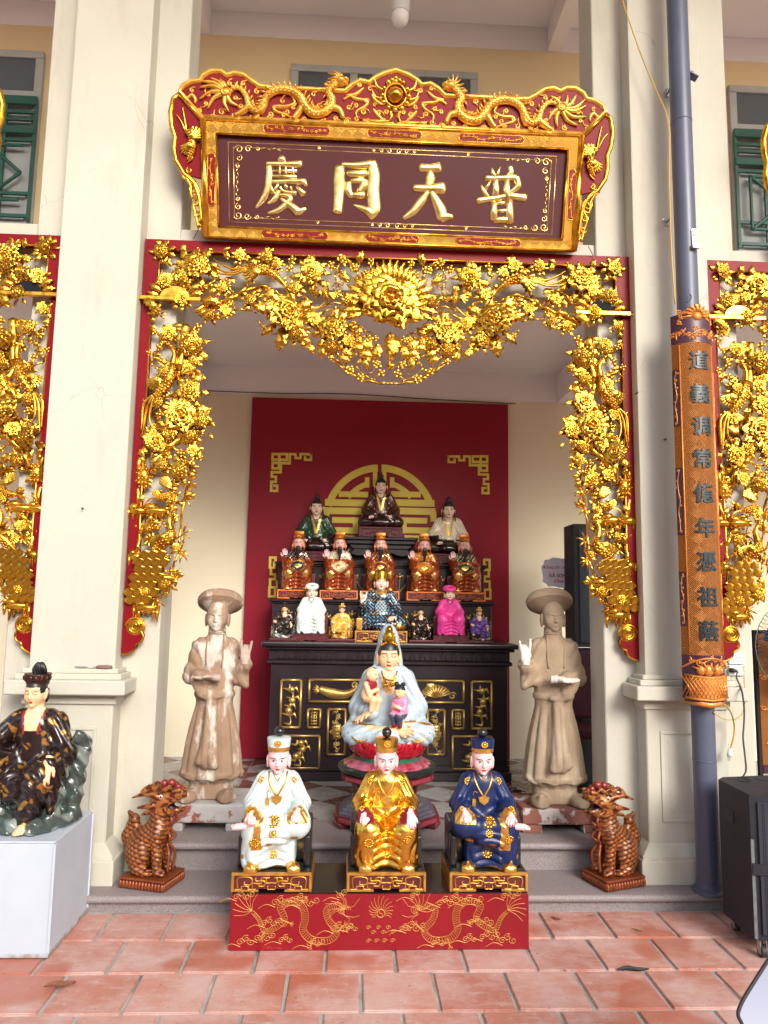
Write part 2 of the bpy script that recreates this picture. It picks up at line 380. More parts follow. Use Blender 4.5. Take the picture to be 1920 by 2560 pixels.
for row in range(9):
    y = 2.97+.3*(3-row)-.15; off = .23 if row % 2 == 1 else .08
    if y < 1.3: continue
    for i in range(-13, 15):
        x = off+.3*i+.15
        if abs(x-.2) > (1.6+max(y-2.2, 0)*1.3) or x < -3.5: continue
        link('tile', rnd.choice(tiles), None, paving, loc=(x, y, -.011+rnd.uniform(-.0015, .0012)), rot=(rnd.uniform(-.004, .004), rnd.uniform(-.004, .004), rnd.choice((0, 1, 2, 3))*math.pi/2+rnd.uniform(-.006, .006)))
# ================================================================== granite steps
def step_slab(x0, x1, y0, y1, zt, th, parent, name):
    prof = []                                         # rounded nosing
    for k in range(9):
        a = -math.pi/2+math.pi*k/8; prof.append((y0+th/2-math.cos(a)*th/2, zt-th/2+math.sin(a)*th/2))
    prof += [(y1, zt), (y1, zt-th)]
    b = MB(); n = len(prof)
    vs = [(x0, y, z) for y, z in prof]+[(x1, y, z) for y, z in prof]
    b.add(vs, [list(range(n)), [n+i for i in range(n)][::-1]]+[[i, (i+1) % n, n+(i+1) % n, n+i] for i in range(n)])
    return b.build(name, MAT['granite'], parent, smooth=True, angle=50)
steps = thing('steps', (0, 0, 0), None, None); tag(steps, 'grey speckled granite steps with rounded nosing below the hall', 'steps', kind='structure')
MB().box(-4.2, 4.8, 3.89, 4.3, -.02, .0425).build('riser', MAT['granite'], steps)
step_slab(-4.2, 4.8, 3.85, 4.25, .08, .037, steps, 'tread')
MB().box(-1.2, 1.62, 4.205, 4.6, .0805, .196).build('riser', MAT['granite'], steps)
step_slab(-1.06, 1.47, 4.155, 4.6, .235, .038, steps, 'tread')
# ================================================================== the building
bld = thing('building', (0, 0, 0), 'cream two storey hall with square columns, open corridor and green window grilles', 'building')
XL, XR = -1.05, 1.462; Y0, Y1 = 4.18, 4.43; YW = 6.35
def column(cx0, cx1, px0, px1):
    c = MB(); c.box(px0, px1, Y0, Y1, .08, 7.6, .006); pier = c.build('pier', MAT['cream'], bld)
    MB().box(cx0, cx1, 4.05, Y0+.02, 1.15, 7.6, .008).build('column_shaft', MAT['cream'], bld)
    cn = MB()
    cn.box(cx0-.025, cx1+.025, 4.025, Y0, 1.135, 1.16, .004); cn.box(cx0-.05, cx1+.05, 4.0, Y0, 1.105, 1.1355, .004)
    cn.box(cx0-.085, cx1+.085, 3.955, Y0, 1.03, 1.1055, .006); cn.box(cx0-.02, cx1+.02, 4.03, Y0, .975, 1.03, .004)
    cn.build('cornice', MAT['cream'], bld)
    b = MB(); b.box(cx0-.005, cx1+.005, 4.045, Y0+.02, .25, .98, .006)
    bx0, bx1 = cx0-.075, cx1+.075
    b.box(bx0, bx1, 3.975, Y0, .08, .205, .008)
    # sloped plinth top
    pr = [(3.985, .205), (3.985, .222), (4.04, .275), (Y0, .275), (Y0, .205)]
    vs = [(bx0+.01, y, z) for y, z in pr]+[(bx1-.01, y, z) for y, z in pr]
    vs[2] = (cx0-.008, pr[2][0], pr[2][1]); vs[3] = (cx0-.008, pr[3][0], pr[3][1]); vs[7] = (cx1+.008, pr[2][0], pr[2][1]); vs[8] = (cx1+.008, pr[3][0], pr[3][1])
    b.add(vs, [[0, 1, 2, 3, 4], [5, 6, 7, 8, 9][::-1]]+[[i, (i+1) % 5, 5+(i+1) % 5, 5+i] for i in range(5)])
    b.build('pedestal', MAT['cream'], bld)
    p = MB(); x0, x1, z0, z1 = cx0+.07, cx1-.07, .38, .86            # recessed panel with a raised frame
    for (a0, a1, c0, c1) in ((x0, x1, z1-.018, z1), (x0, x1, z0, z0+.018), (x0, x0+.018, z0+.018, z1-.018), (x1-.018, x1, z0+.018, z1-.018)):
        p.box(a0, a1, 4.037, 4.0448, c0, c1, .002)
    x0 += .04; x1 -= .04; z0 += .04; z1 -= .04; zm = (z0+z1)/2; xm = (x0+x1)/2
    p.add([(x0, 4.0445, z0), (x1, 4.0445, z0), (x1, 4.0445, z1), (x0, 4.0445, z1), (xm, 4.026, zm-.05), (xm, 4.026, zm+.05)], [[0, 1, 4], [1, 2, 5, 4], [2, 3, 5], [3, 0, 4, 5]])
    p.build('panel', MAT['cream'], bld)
column(-1.695, -1.245, -1.885, XL)
column(1.645, 2.09, XR, 2.322)
# corridor walls, slabs, beams
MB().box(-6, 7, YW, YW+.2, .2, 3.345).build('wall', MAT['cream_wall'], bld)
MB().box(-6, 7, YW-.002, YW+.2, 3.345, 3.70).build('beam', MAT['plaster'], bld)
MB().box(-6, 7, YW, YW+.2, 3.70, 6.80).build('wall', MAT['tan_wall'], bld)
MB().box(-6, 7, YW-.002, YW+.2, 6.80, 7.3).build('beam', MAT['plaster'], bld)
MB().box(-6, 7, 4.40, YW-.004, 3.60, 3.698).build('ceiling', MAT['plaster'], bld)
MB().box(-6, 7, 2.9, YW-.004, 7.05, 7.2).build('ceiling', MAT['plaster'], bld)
for x in (-3.14, .206, 3.556):
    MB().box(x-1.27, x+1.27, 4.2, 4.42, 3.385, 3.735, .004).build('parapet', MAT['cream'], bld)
for x in (-1.47, 1.88):
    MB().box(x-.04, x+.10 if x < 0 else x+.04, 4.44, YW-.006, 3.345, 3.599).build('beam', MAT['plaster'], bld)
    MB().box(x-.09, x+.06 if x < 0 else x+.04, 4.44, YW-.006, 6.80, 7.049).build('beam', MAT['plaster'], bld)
def window(x0, x1, z0, z1, zt, grille=True):
    """grey timber window with a transom, curtain behind and a green grille in front"""
    wd = bpy.data.objects.new('window', None); COL.objects.link(wd); wd.parent = bld
    f = MB(); t = .07
    f.box(x0, x1, YW-.05, YW-.002, z1-t, z1, .004); f.box(x0, x1, YW-.05, YW-.002, zt-.04, zt+.04, .004); f.box(x0, x1, YW-.06, YW-.002, z0-t, z0, .004)
    n = max(2, int(round((x1-x0)/.55))); xs = [x0+(x1-x0)*i/n for i in range(n+1)]
    for i, x in enumerate(xs):
        o = .035 if 0 < i < n else 0; a, b2 = (x-t/2, x+t/2) if o else ((x, x+t) if i == 0 else (x-t, x))
        f.box(a, b2, YW-.046, YW-.002, z0, zt-.04, .003); f.box(a, b2, YW-.046, YW-.002, zt+.04, z1-t, .003)
    f.build('frame', MAT['window_grey'], wd)
    for i in range(n):
        MB().box(xs[i]+t/2, xs[i+1]-t/2, YW-.03, YW-.012, zt+.04, z1-t).build('pane', MAT['glass_dark'], wd)
        MB().box(xs[i]+t/2, xs[i+1]-t/2, YW-.03, YW-.012, z0, zt-.04).build('pane', MAT['curtain'], wd)
    if grille:
        g = MB(); ya, yb = YW-.10, YW-.075; gz1 = zt-.05; gz0 = z0+.0
        g.box(x0, x1, ya-.01, yb, gz1-.08, gz1, .003)
        for z in (gz1-.15, gz1-.22, gz1-.42, gz0+.25, gz0+.04): g.box(x0, x1, ya, yb, z-.014, z+.014)
        g.box(x0, x1, ya-.008, yb, gz1-.36, gz1-.29, .003)
        for x in [x0+.012+(x1-x0-.024)*i/(2*n) for i in range(2*n+1)]: g.box(x-.014, x+.014, ya+.004, yb+.004, gz0, gz1-.08)
        for i in range(n):                                      # diamond-like fret in each leaf
            a = xs[i]+.13; b2 = xs[i+1]-.10; zc = (gz0+gz1-.42)/2+.06; hh = .26
            for (p0, p1) in (((a, zc+hh), (b2, zc+hh)), ((a, zc-hh), (b2, zc-hh)), ((a, zc-hh), (a, zc+hh)), ((a, zc+hh), (b2, zc)), ((a, zc-hh), (b2, zc))):
                g.tube([(p0[0], ya-.002, p0[1]), (p1[0], ya-.002, p1[1])], .017, 6)
        g.build('grille', MAT['green_paint'], wd)
mat('window_grey', (0.40, 0.42, 0.42), 0.6, var=(8, 0.15))
window(-4.5, -2.905, 4.84, 6.51, 6.07)
window(-.645, 1.11, 4.84, 6.51, 6.07)
window(3.535, 5.2, 4.84, 6.51, 6.07)
# hall floor: diamond patterned glazed tiles
mat('hall_tile_pale', (0.34, 0.335, 0.33), 0.25, var=(7, 0.25), coords='World')
mat('hall_tile_brown', (0.15, 0.075, 0.055), 0.25, var=(9, 0.2), coords='World')
hf = MB().box(-6, 7, 4.55, YW+.1, .1, .231).build('hall_floor', MAT['mortar']); tag(hf, 'patterned pale and brown glazed tile floor of the hall corridor', 'floor', kind='structure')
S_ = .40; q = S_/2-.002
tp = mesh('tile', [(-q, -q, 0), (q, -q, 0), (q, q, 0), (-q, q, 0), (0, -q, 0), (q, 0, 0), (0, q, 0), (-q, 0, 0)], [(4, 5, 6, 7), (0, 4, 7), (1, 5, 4), (2, 6, 5), (3, 7, 6)])
tp.materials.append(MAT['hall_tile_pale']); tp.materials.append(MAT['hall_tile_brown'])
tq = tp.copy()
for i_, p_ in enumerate(tp.polygons): p_.material_index = 0 if i_ == 0 else 1
for i_, p_ in enumerate(tq.polygons): p_.material_index = 1 if i_ in (1, 3) else 0
for ix in range(10):
    for iy in range(5):
        link('tile', tp if (ix+iy) % 2 else tq, None, hf, loc=(-1.75+S_*ix, 4.6+S_*iy+.2, .2335), rot=(0, 0, (ix % 2)*math.pi/2))
# unseen building added behind the viewer so the gilding reflects something dark
mat('far_wall', (0.30, 0.27, 0.22), 0.85, var=(.5, .2), coords='World'); mat('roof_tile', (0.16, 0.06, 0.04), 0.8, var=(2, .2), coords='World')
opp = thing('added_house', (0, -12, 0), 'long low building added unseen behind the viewer to darken reflections in the gilding', 'added_house')
MB((0, -12, 0)).box(-16, 16, -13, -12, -.03, 4.2).build('wall', MAT['far_wall'], opp)
b = MB((0, -12, 0)); b.add([(-17, -11.4, 4.0), (17, -11.4, 4.0), (17, -14.5, 6.4), (-17, -14.5, 6.4), (-17, -11.4, 4.15), (17, -11.4, 4.15), (17, -14.5, 6.55), (-17, -14.5, 6.55)], [[0, 1, 2, 3], [4, 5, 6, 7], [0, 1, 5, 4], [3, 2, 6, 7]]); b.build('roof', MAT['roof_tile'], opp)
for i in range(6):
    MB((0, -12, 0)).box(-14+i*5, -12.2+i*5, -12.0, -11.96, .3 if i % 2 else 1.0, 2.6).build('door' if i % 2 else 'window', MAT['glass_dark'], opp)

# sheet metal canopy over the yard, above the frame
mat('canopy_metal', (0.50, 0.52, 0.55), 0.6, .1, var=(2, .15), coords='World')
cn = thing('canopy', (0, 0, 7.6), 'sheet metal canopy over the yard, above the top of the photo', 'canopy')
b = MB(); nn = 120
b.add([(-9+.15*i, y, (z+(.03 if i % 2 else 0))) for y, z in ((-.9, .40), (3.4, .05)) for i in range(nn+1)], [[i, i+1, nn+2+i, nn+1+i] for i in range(nn)]); b.build('roof_sheet', MAT['canopy_metal'], cn)
for y, z in ((-.75, .31), (1.2, .16), (3.2, -.02)): MB().box(-9, 9, y-.04, y+.04, z-.07, z+.02).build('beam', MAT['canopy_metal'], cn)

mat('rust', (.05, .03, .02), .7)
for i_, (px, py, lab) in enumerate(((208, 1272, 'bent nail in the left column shaft'), (1589, 985, 'nail hole plug on the left edge of the right column'), (1660, 1100, 'small nail in the right column above the cornice'))):
    p = at(px, py, 4.05); o = MB().tube([(0, .003, 0), (0, -.018, .002), (.003, -.026, .0)], [.004, .0035, .0055], 6).build('nail', MAT['rust'], None, True, loc=p); tag(o, lab, 'nail', 'nails in the columns')
# ================================================================== gilded carved gates
def gold_mat(name, col, rough, dark=(0.42, 0.16, 0.01), bump=(90, .05), spread=.25, metal=.9):
    m_ = mat(name, col, rough, metal); t = m_.node_tree; b = t.nodes['Principled BSDF']; L = t.links.new
    tc = N_(t, 'ShaderNodeTexCoord'); n = N_(t, 'ShaderNodeTexNoise'); n.inputs['Scale'].default_value = 16; n.inputs['Detail'].default_value = 5; L(tc.outputs['Object'], n.inputs[0])
    nr = N_(t, 'ShaderNodeMapRange'); nr.inputs[1].default_value = .3; nr.inputs[2].default_value = .3+spread; L(n.outputs[0], nr.inputs[0])
    mu = nr
    mx = N_(t, 'ShaderNodeMix'); mx.data_type = 'RGBA'; L(mu.outputs[0], mx.inputs[0]); mx.inputs[6].default_value = (*dark, 1); mx.inputs[7].default_value = (*col, 1); L(mx.outputs[2], b.inputs['Base Color'])
    n2 = N_(t, 'ShaderNodeTexNoise'); n2.inputs['Scale'].default_value = bump[0]; n2.inputs['Detail'].default_value = 3; L(tc.outputs['Object'], n2.inputs[0])
    bp = N_(t, 'ShaderNodeBump'); bp.inputs['Strength'].default_value = bump[1]; bp.inputs['Distance'].default_value = .004; L(n2.outputs[0], bp.inputs['Height']); L(bp.outputs[0], b.inputs['Normal'])
    return m_
gold_mat('gold', (0.74, 0.40, 0.042), 0.18, dark=(0.34, 0.12, 0.008))
gold_mat('gold_pale', (0.86, 0.66, 0.24), 0.24, dark=(0.5, 0.3, 0.06), metal=.85)
gold_mat('gold_flat', (0.84, 0.47, 0.075), 0.34, dark=(0.52, 0.22, 0.02), metal=.6)
mat('red_lacquer', (0.19, 0.003, 0.009), 0.42, var=(3, 0.12), spec=.16)
mat('maroon', (0.068, 0.011, 0.013), 0.55, var=(2, 0.08), spec=.2)
mat('black_lacquer', (0.012, 0.008, 0.010), 0.22, var=(4, .3), coat=.3)
mat('ledge_black', (.012, .014, .02), .7, spec=.1)
def fr0(u, v, w): return Vector((u, -w, v))
def petal(mb, ang, r0, r1, wd, lift, cup, sd, wave=.12):
    q = random.Random(sd); ph = q.uniform(0, 6)
    def fn(a, b):
        s = (b-.5)*2; t = a
        prof = math.sin(math.pi*(.12+.80*t))**.7
        r = r0+(r1-r0)*t*(1-.16*s*s)+wave*.12*r1*math.sin(ph+5*s)*t
        x = s*wd*.5*prof
        fl = .075*wd*(1 if int(round(b*6)) % 2 else -1)*min(1, t*3); w = fl+lift*(1-(1-t)**2)*.4+cup*(math.sin(t*2.4))*1.0-abs(s)**2*cup*.5+wave*.25*wd*math.sin(ph+3.3*s)*t
        c, sn = math.cos(ang), math.sin(ang)
        return fr0(r*c-x*sn, r*sn+x*c, w)
    mb.grid(fn, 4, 6)
def flower_mesh(sd, rings=((1.0, 7, .0), (.74, 6, .20), (.50, 5, .34), (.30, 4, .44))):
    q = random.Random(sd); mb = MB()
    for k, (r, n, w) in enumerate(rings):
        o = q.uniform(0, 6)
        for i in range(n):
            a = o+2*math.pi*i/n+q.uniform(-.15, .15); rr = r*q.uniform(.86, 1.08)
            m0 = MB(); petal(m0, a, rr*.12, rr, rr*1.25*6/n, .25, .20, q.random()); mb.add([p+Vector((0, -w, 0)) for p in m0.v], m0.f)
    mb.dome(0, 0, .17, .16, .22, fr0, .46, 8, 3)
    return mb.me('flower', True)
def leaf_mesh(kind, sd):
    """carved leaf: pointed lobes, sharp centre groove and chiselled side veins"""
    mb = MB(); n = 10
    def fn(a, b):
        s = (b-.5)*2; t = a
        if kind == 'bamboo': wd = .20*math.sin(math.pi*min(t*1.05, 1))**.6*(1-t*.35)
        elif kind == 'lobed': wd = .66*math.sin(math.pi*(.06+.93*t))**.8*(.45+.55*((t*4.0+.1) % 1.0))
        else: wd = .36*math.sin(math.pi*(.05+.94*t))**.9
        vein = (.055 if int(round(t*n)) % 2 else -.03)*min(1, abs(s)*2)
        w = .16*math.sin(t*math.pi*.95)-.16*abs(s)+vein-.10*(abs(s) < .1)
        return fr0(t, s*wd*.56+.07*math.sin(t*3), w+.06)
    mb.grid(fn, n, 4); return mb.me('leaf', True, 55)
def bud_mesh(sd):
    mb = MB(); mb.dome(0, 0, .8, .72, .85, fr0, 0, 9, 4)
    for k in range(4):
        a = k*1.57+sd; m0 = MB(); petal(m0, a, .1, 1.15, .9, .55, .35, sd+k, .05); mb.add(m0.v, m0.f)
    return mb.me('bud', True)
FLOWERS = [flower_mesh(s) for s in range(4)]; BIGFLOWER = flower_mesh(11, ((1.0, 10, .0), (.86, 9, .14), (.70, 8, .28), (.52, 6, .40), (.34, 5, .50)))
def scale_mesh():
    mb = MB()
    def fn(a, b):
        ang = -math.pi/2+(b-.5)*2.5; r = a*(1-.05*(int(round(b*10)) % 2)); return fr0(r*math.cos(ang)*.85, r*math.sin(ang)+.35, .30*(1-a*a*.7)+(.05 if int(round(b*10)) % 2 else -.03)*a+(.06 if a > .9 else 0))
    mb.grid(fn, 4, 10); m_ = mb.me('tail_feather', True, 50); m_.materials.append(MAT['gold']); return m_
SCALE = scale_mesh()
LEAVES = [leaf_mesh('lobed', 1), leaf_mesh('lobed', 2), leaf_mesh('plain', 3)]; BAMBOO = leaf_mesh('bamboo', 4); BUDS = [bud_mesh(1), bud_mesh(2)]
for m_ in FLOWERS+LEAVES+BUDS+[BIGFLOWER, BAMBOO]: m_.materials.append(MAT['gold'])
def feather(mb, x, y, ang, ln, wd, w, n=5):
    def fn(a, b):
        s = (b-.5)*2; u = a*ln; v = s*wd*.5*math.sin(math.pi*min(.15+a*.8, .93))**.6
        c, sn = math.cos(ang), math.sin(ang); return fr0(x+u*c-v*sn, y+u*sn+v*c, w+.18*wd*(1-abs(s))+.1*wd*math.sin(a*3))
    mb.grid(fn, n, 2)
def phoenix(name, parent, body, neck, wing, tail, s, mt='gold', front=0.0):
    """a carved bird; body/neck/tail are 2-D lines in gate coordinates"""
    o = bpy.data.objects.new(name, None); COL.objects.link(o); o.parent = parent; o.location = (0, -front, 0)
    mb = MB(); B = spline(body, 5); n = len(B)
    wd = [s*q_ for q_ in lerp_list([.25, .8, 1.0, .85, .4], n)]
    mb.ribbon(B, wd, [x*.55 for x in wd], fr0, .012, 7)
    for i in range(1, n-1):
        for j in (-1, 0, 1):
            t = (Vector(B[i])-Vector(B[i-1])); t = t.normalized() if t.length > 0 else Vector((1, 0)); nn = Vector((-t[1], t[0]))
            p = Vector(B[i][:2])+nn*(j*wd[i]*.28+(i % 2)*wd[i]*.12)
            mb.dome(p.x, p.y, wd[i]*.17, wd[i]*.17, .005+wd[i]*.05, fr0, .012+wd[i]*(.50-.12*abs(j)), 6, 2)
    mb.build('body', MAT[mt], o, True)
    nb = MB(); K = spline(neck, 5); k = len(K); wd2 = [s*q_ for q_ in lerp_list([.7, .42, .34], k)]
    nb.ribbon(K, wd2, [x*.6 for x in wd2], fr0, .018, 6)
    h = K[-1]; hd = Vector(K[-1])-Vector(K[-3]); hd.normalize()
    nb.dome(h[0], h[1], s*.27, s*.24, s*.28, fr0, .018, 8, 3)
    nb.ribbon([(h[0], h[1]), (h[0]+hd[0]*s*.32, h[1]+hd[1]*s*.32), (h[0]+hd[0]*s*.62+hd[1]*s*.1, h[1]+hd[1]*s*.62)], [s*.22, s*.15, s*.02], s*.1, fr0, .03, 4)
    for q_ in (-.5, 0, .5):
        a = math.atan2(-hd[1], -hd[0])+q_+.5; feather(nb, h[0], h[1], a, s*.42, s*.13, .03, 3)
    nb.build('head', MAT[mt], o, True)
    for (x, y, a0, a1, ln, nf) in wing:
        wb = MB()
        for row, (l, w0) in enumerate(((1.0, .012), (.72, .024), (.45, .034))):
            for i in range(nf):
                a = a0+(a1-a0)*i/max(nf-1, 1); feather(wb, x, y, a, ln*l*(1-.25*abs(i/max(nf-1, 1)-.45)), ln*.30, w0+i*.001, 4)
        wb.build('wing', MAT[mt], o, True)
    for tl in tail:
        tb = MB(); T = spline(tl, 5); k = len(T); tb.ribbon(T, lerp_list([s*.22, s*.26, s*.2, s*.08], k), s*.12, fr0, .012, 5)
        tb.build('tail_feather', MAT[mt], o, True)
    return o
def hang_drips(mb, x, y, wdt, q, n=6, ln=.07):
    mb.dome(x, y, wdt*.55, .03, .035, fr0, .01, 10, 3); mb.dome(x-wdt*.2, y+.02, wdt*.3, .028, .04, fr0, .012, 8, 3)
    for i in range(n):
        u = x-wdt*.5+wdt*i/(n-1); l = ln*q.uniform(.45, 1.1)
        mb.ribbon([(u, y+.015), (u+q.uniform(-.004, .004), y-l*.5), (u, y-l)], [.028, .019, .006], .016, fr0, .012, 5)
def make_gate(cx, label, group, seed, rich=True):
    q = random.Random(seed); GY = 4.15; O = Vector((cx, GY, 0))
    g = thing('carved_gate', O, label, 'gate', group)
    C0 = .206
    def W(px, py): p = at(px, py, 4.11); return (p.x-C0, p.z)
    A = lambda x, y: W(300+x*.3978, 560+y*.3978)
    B = lambda x, y: W(280+x*.443, 700+y*.443)
    C = lambda x, y: W(780+x*.2411, 620+y*.2411)
    HW = 1.444; ZT, ZL, ZB = 3.63, 3.262, 1.225
    # red frame board: two legs and the lintel, stepped below the ledges, scrolled foot
    for s in (-1, 1):
        f = MB(); poly = [(s*HW, ZB+.005), (s*HW, ZT-.0625), (s*(HW-.086), ZT-.0625), (s*(HW-.086), ZL), (s*(HW-.052), ZL-.001), (s*(HW-.062), 1.62), (s*(HW-.066), 1.40)]
        poly += [(s*(HW-.11), 1.335), (s*(HW-.10), 1.30), (s*(HW-.075), 1.285), (s*(HW-.07), 1.26), (s*(HW-.035), 1.235)]
        f.prism(poly, -.03, .022, fr0); f.build('frame_leg', MAT['red_lacquer'], g)
        e = MB(); e.ribbon([(s*(HW-.089), ZT-.065), (s*(HW-.089), ZL)], .008, .006, fr0, .022, 4)
        e.ribbon([(s*(HW-.054), ZL-.03), (s*(HW-.064), 1.62), (s*(HW-.068), 1.40)], .010, .007, fr0, .022, 4)
        e.ribbon(spline([(s*(HW-.068), 1.40), (s*(HW-.113), 1.335), (s*(HW-.102), 1.298), (s*(HW-.078), 1.285), (s*(HW-.07), 1.258), (s*(HW-.035), 1.236), (s*HW, 1.228)], 4), .012, .008, fr0, .022, 4)
        e.build('edge_bead', MAT['gold'], g, True)
        sc = MB(); pts = []
        for i in range(40):
            a = i*.42; r_ = .048-.00105*i; pts.append((s*(HW-.067)+s*r_*math.cos(a), 1.385+r_*math.sin(a)))
        sc.dome(s*(HW-.067), 1.385, .056, .054, .016, fr0, .018, 16, 3); sc.ribbon(pts, .013, .010, fr0, .028, 5); sc.build('scroll', MAT['gold'], g, True)
        lg = MB(); u0, u1 = s*(HW+.012), s*(HW-.345); lg.box(min(u0, u1), max(u0, u1), -.06, -.023, ZL-.016, ZL+.008, .003); lg.build('ledge', MAT['gold'], g)
        fan = MB(); ucc = s*(HW-.19)
        fan.prism([(ucc+.085*math.cos(math.pi*k_/14), ZL+.006+.072*math.sin(math.pi*k_/14)) for k_ in range(15)], .02, .038, fr0); fan.build('ledge_fan', MAT['gold'] if s < 0 else MAT['ledge_black'], g)
        for i in range(9):
            a = math.pi*(i+.5)/9; link('leaf', LEAVES[i % 3], None, g, loc=(ucc+.085*math.cos(a), -.035, ZL+.012+.07*math.sin(a)), rot=(0, -a, 0), scale=(.085, .09, .07))
        for uu, a in ((ucc-.17*s*-1, .5), (ucc-.16*s, 2.6)):
            link('leaf', LEAVES[0], None, g, loc=(uu, -.06, ZL-.01), rot=(0, -(a if s > 0 else math.pi-a)*-.3, 0), scale=(.12, .12, .1))
    b = MB(); b.prism([(-HW, ZT-.062), (HW, ZT-.062), (HW, ZT), (-HW, ZT)], -.03, .022, fr0); b.build('lintel', MAT['red_lacquer'], g)
    e = MB(); e.ribbon([(-HW+.085, ZT-.066), (HW-.085, ZT-.066)], .009, .006, fr0, .022, 4); e.build('edge_bead', MAT['gold'], g, True)
    # --- placing helpers, both halves
    def put(name, me, uv, sc, w=.03, rot=0.0, sy=None):
        tx, tz = (q.uniform(-.4, .3), q.uniform(-.4, .4)) if name == 'flower' else (q.uniform(-.2, .2), q.uniform(-.2, .2))
        for s in (-1, 1):
            u = -s*uv[0] if s == 1 else uv[0]
            u = uv[0] if s == -1 else -uv[0]
            link(name, me, None, g, loc=(u, -w, uv[1]), rot=(tx, rot if s == -1 else -rot, tz*s), scale=(sc if s == -1 else -sc, sc if sy is None else sy, sc))
    def flower(uv, r, w=.035, leaves=8):
        put('flower', q.choice(FLOWERS), uv, r*.86, w+r*.10, q.uniform(0, 6), r*.8)
        o = q.uniform(0, 6)
        for i in range(leaves):
            a = o+2*math.pi*i/leaves+q.uniform(-.25, .25); l = r*q.uniform(.75, 1.12)
            put('leaf', q.choice(LEAVES), (uv[0]+math.cos(a)*r*.45, uv[1]+math.sin(a)*r*.45), l, w-.012, -a)
    def bud(uv, r): put('bud', q.choice(BUDS), uv, r*.72, .02, q.uniform(0, 6))
    def branch(pts, w0, w1=None, knots=True):
        w1 = w1 or w0*.6; P = spline(pts, 6); n = len(P); jit = [(p[0]+q.uniform(-.004, .004), p[1]+q.uniform(-.004, .004)) for p in P]
        for s in (-1, 1):
            mb = MB(); pp = [(p[0]*(1 if s == -1 else -1), p[1]) for p in jit]; wd = [x*(1+.18*math.sin(i*2.1)) for i, x in enumerate(lerp_list([w0, (w0+w1)/2, w1], n))]
            v3 = [fr0(p[0], p[1], .018+.008*math.sin(i*.9)) for i, p in enumerate(pp)]
            mb.tube(v3, [x*.5 for x in wd], 6); mb.build('branch', MAT['gold'], g, True)
        if knots:
            for i in range(3, n-2, 6): 
                if q.random() < .7: bud(jit[i], q.uniform(.008, .013))
    k = .1**3
    SA = at(1000, 800, 4.11).x-at(1000-1, 800, 4.11).x          # metres per pixel on the gate
    ra, rb, rc = SA*.3978, SA*.443, SA*.2411
    # --- lintel carving (left half, mirrored)
    for (x, y, r) in ((260, 170, 62), (480, 265, 112), (285, 355, 62), (750, 195, 46), (920, 205, 56), (1200, 310, 100), (820, 470, 52), (1040, 570, 150), (1340, 660, 112), (985, 255, 40), (1110, 690, 70), (1330, 770, 62), (390, 470, 62), (560, 570, 48), (660, 540, 44), (400, 330, 46), (640, 400, 44), (1100, 400, 48), (940, 520, 56), (1220, 600, 56), (1440, 480, 44), (1430, 740, 50)): flower(A(x, y), r*ra)
    for (x, y, r) in ((420, 390, 26), (465, 442, 30), (1080, 215, 32), (1390, 212, 38), (1330, 265, 30), (1470, 268, 40), (1185, 205, 24), (1060, 275, 30), (910, 435, 28), (1395, 305, 24), (540, 380, 18), (660, 540, 20), (1575, 235, 30), (1130, 385, 24), (1440, 915, 38), (1510, 965, 34), (1325, 835, 26), (1540, 830, 26), (1570, 720, 34), (1620, 880, 34), (1230, 610, 20), (900, 640, 22)): bud(A(x, y), r*ra)
    for (p, w0, w1) in (
        ([(480, 545), (560, 490), (640, 475), (720, 445), (780, 400), (812, 320)], 46, 20), ([(500, 560), (570, 520), (640, 505), (700, 480)], 34, 24),
        ([(780, 420), (860, 385), (940, 392), (1000, 432), (1070, 430)], 22, 12), ([(350, 350), (420, 402), (520, 410), (580, 350), (640, 340), (690, 400), (720, 432)], 18, 14),
        ([(330, 420), (400, 440), (460, 440), (520, 470)], 14, 10), ([(270, 195), (320, 240), (390, 232)], 14, 10), ([(700, 470), (720, 522), (800, 530), (850, 550)], 16, 10),
        ([(1060, 440), (1150, 440), (1190, 500), (1150, 552), (1240, 520), (1350, 490), (1490, 525)], 15, 12), ([(1150, 590), (1250, 560), (1330, 520)], 20, 12), ([(1350, 450), (1372, 380), (1350, 320), (1372, 250), (1400, 215)], 14, 10),
        ([(1420, 215), (1470, 250), (1500, 310), (1545, 360)], 14, 10), ([(1310, 830), (1350, 860), (1430, 920), (1500, 962), (1600, 985), (1690, 1000)], 15, 13), ([(1150, 590), (1200, 630), (1270, 690)], 14, 10),
        ([(870, 600), (900, 650), (960, 680), (1010, 690)], 13, 10), ([(740, 200), (745, 240), (700, 300)], 12, 9), ([(1195, 210), (1200, 260)], 12, 9), ([(1470, 560), (1400, 580), (1380, 640), (1440, 690), (1500, 700), (1560, 690)], 14, 11),
        ([(1440, 720), (1460, 790), (1420, 860), (1440, 915)], 12, 9), ([(1500, 720), (1560, 740), (1580, 800)], 12, 9), ([(1480, 880), (1540, 830), (1600, 840)], 11, 8), ([(480, 330), (500, 380), (560, 400)], 11, 8), ([(860, 460), (920, 430), (980, 440)], 12, 9)):
        branch([A(*z) for z in p], w0*ra, w1*ra)
    for (x, y, a, l) in ((680, 215, 1.9, 60), (640, 175, .6, 55), (400, 180, 1.6, 60), (1100, 430, .9, 70), (1500, 240, 1.2, 80), (1440, 360, 2.2, 90), (1250, 760, -1.3, 80), (1160, 740, -.9, 90), (560, 440, .8, 60), (1470, 690, 1.9, 60), (1560, 880, 1.4, 50), (1500, 830, .4, 60), (620, 590, .4, 60), (600, 470, 1.0, 60), (320, 260, 2.2, 50)):
        put('leaf', q.choice(LEAVES), A(x, y), l*ra*1.1, .03, -a)
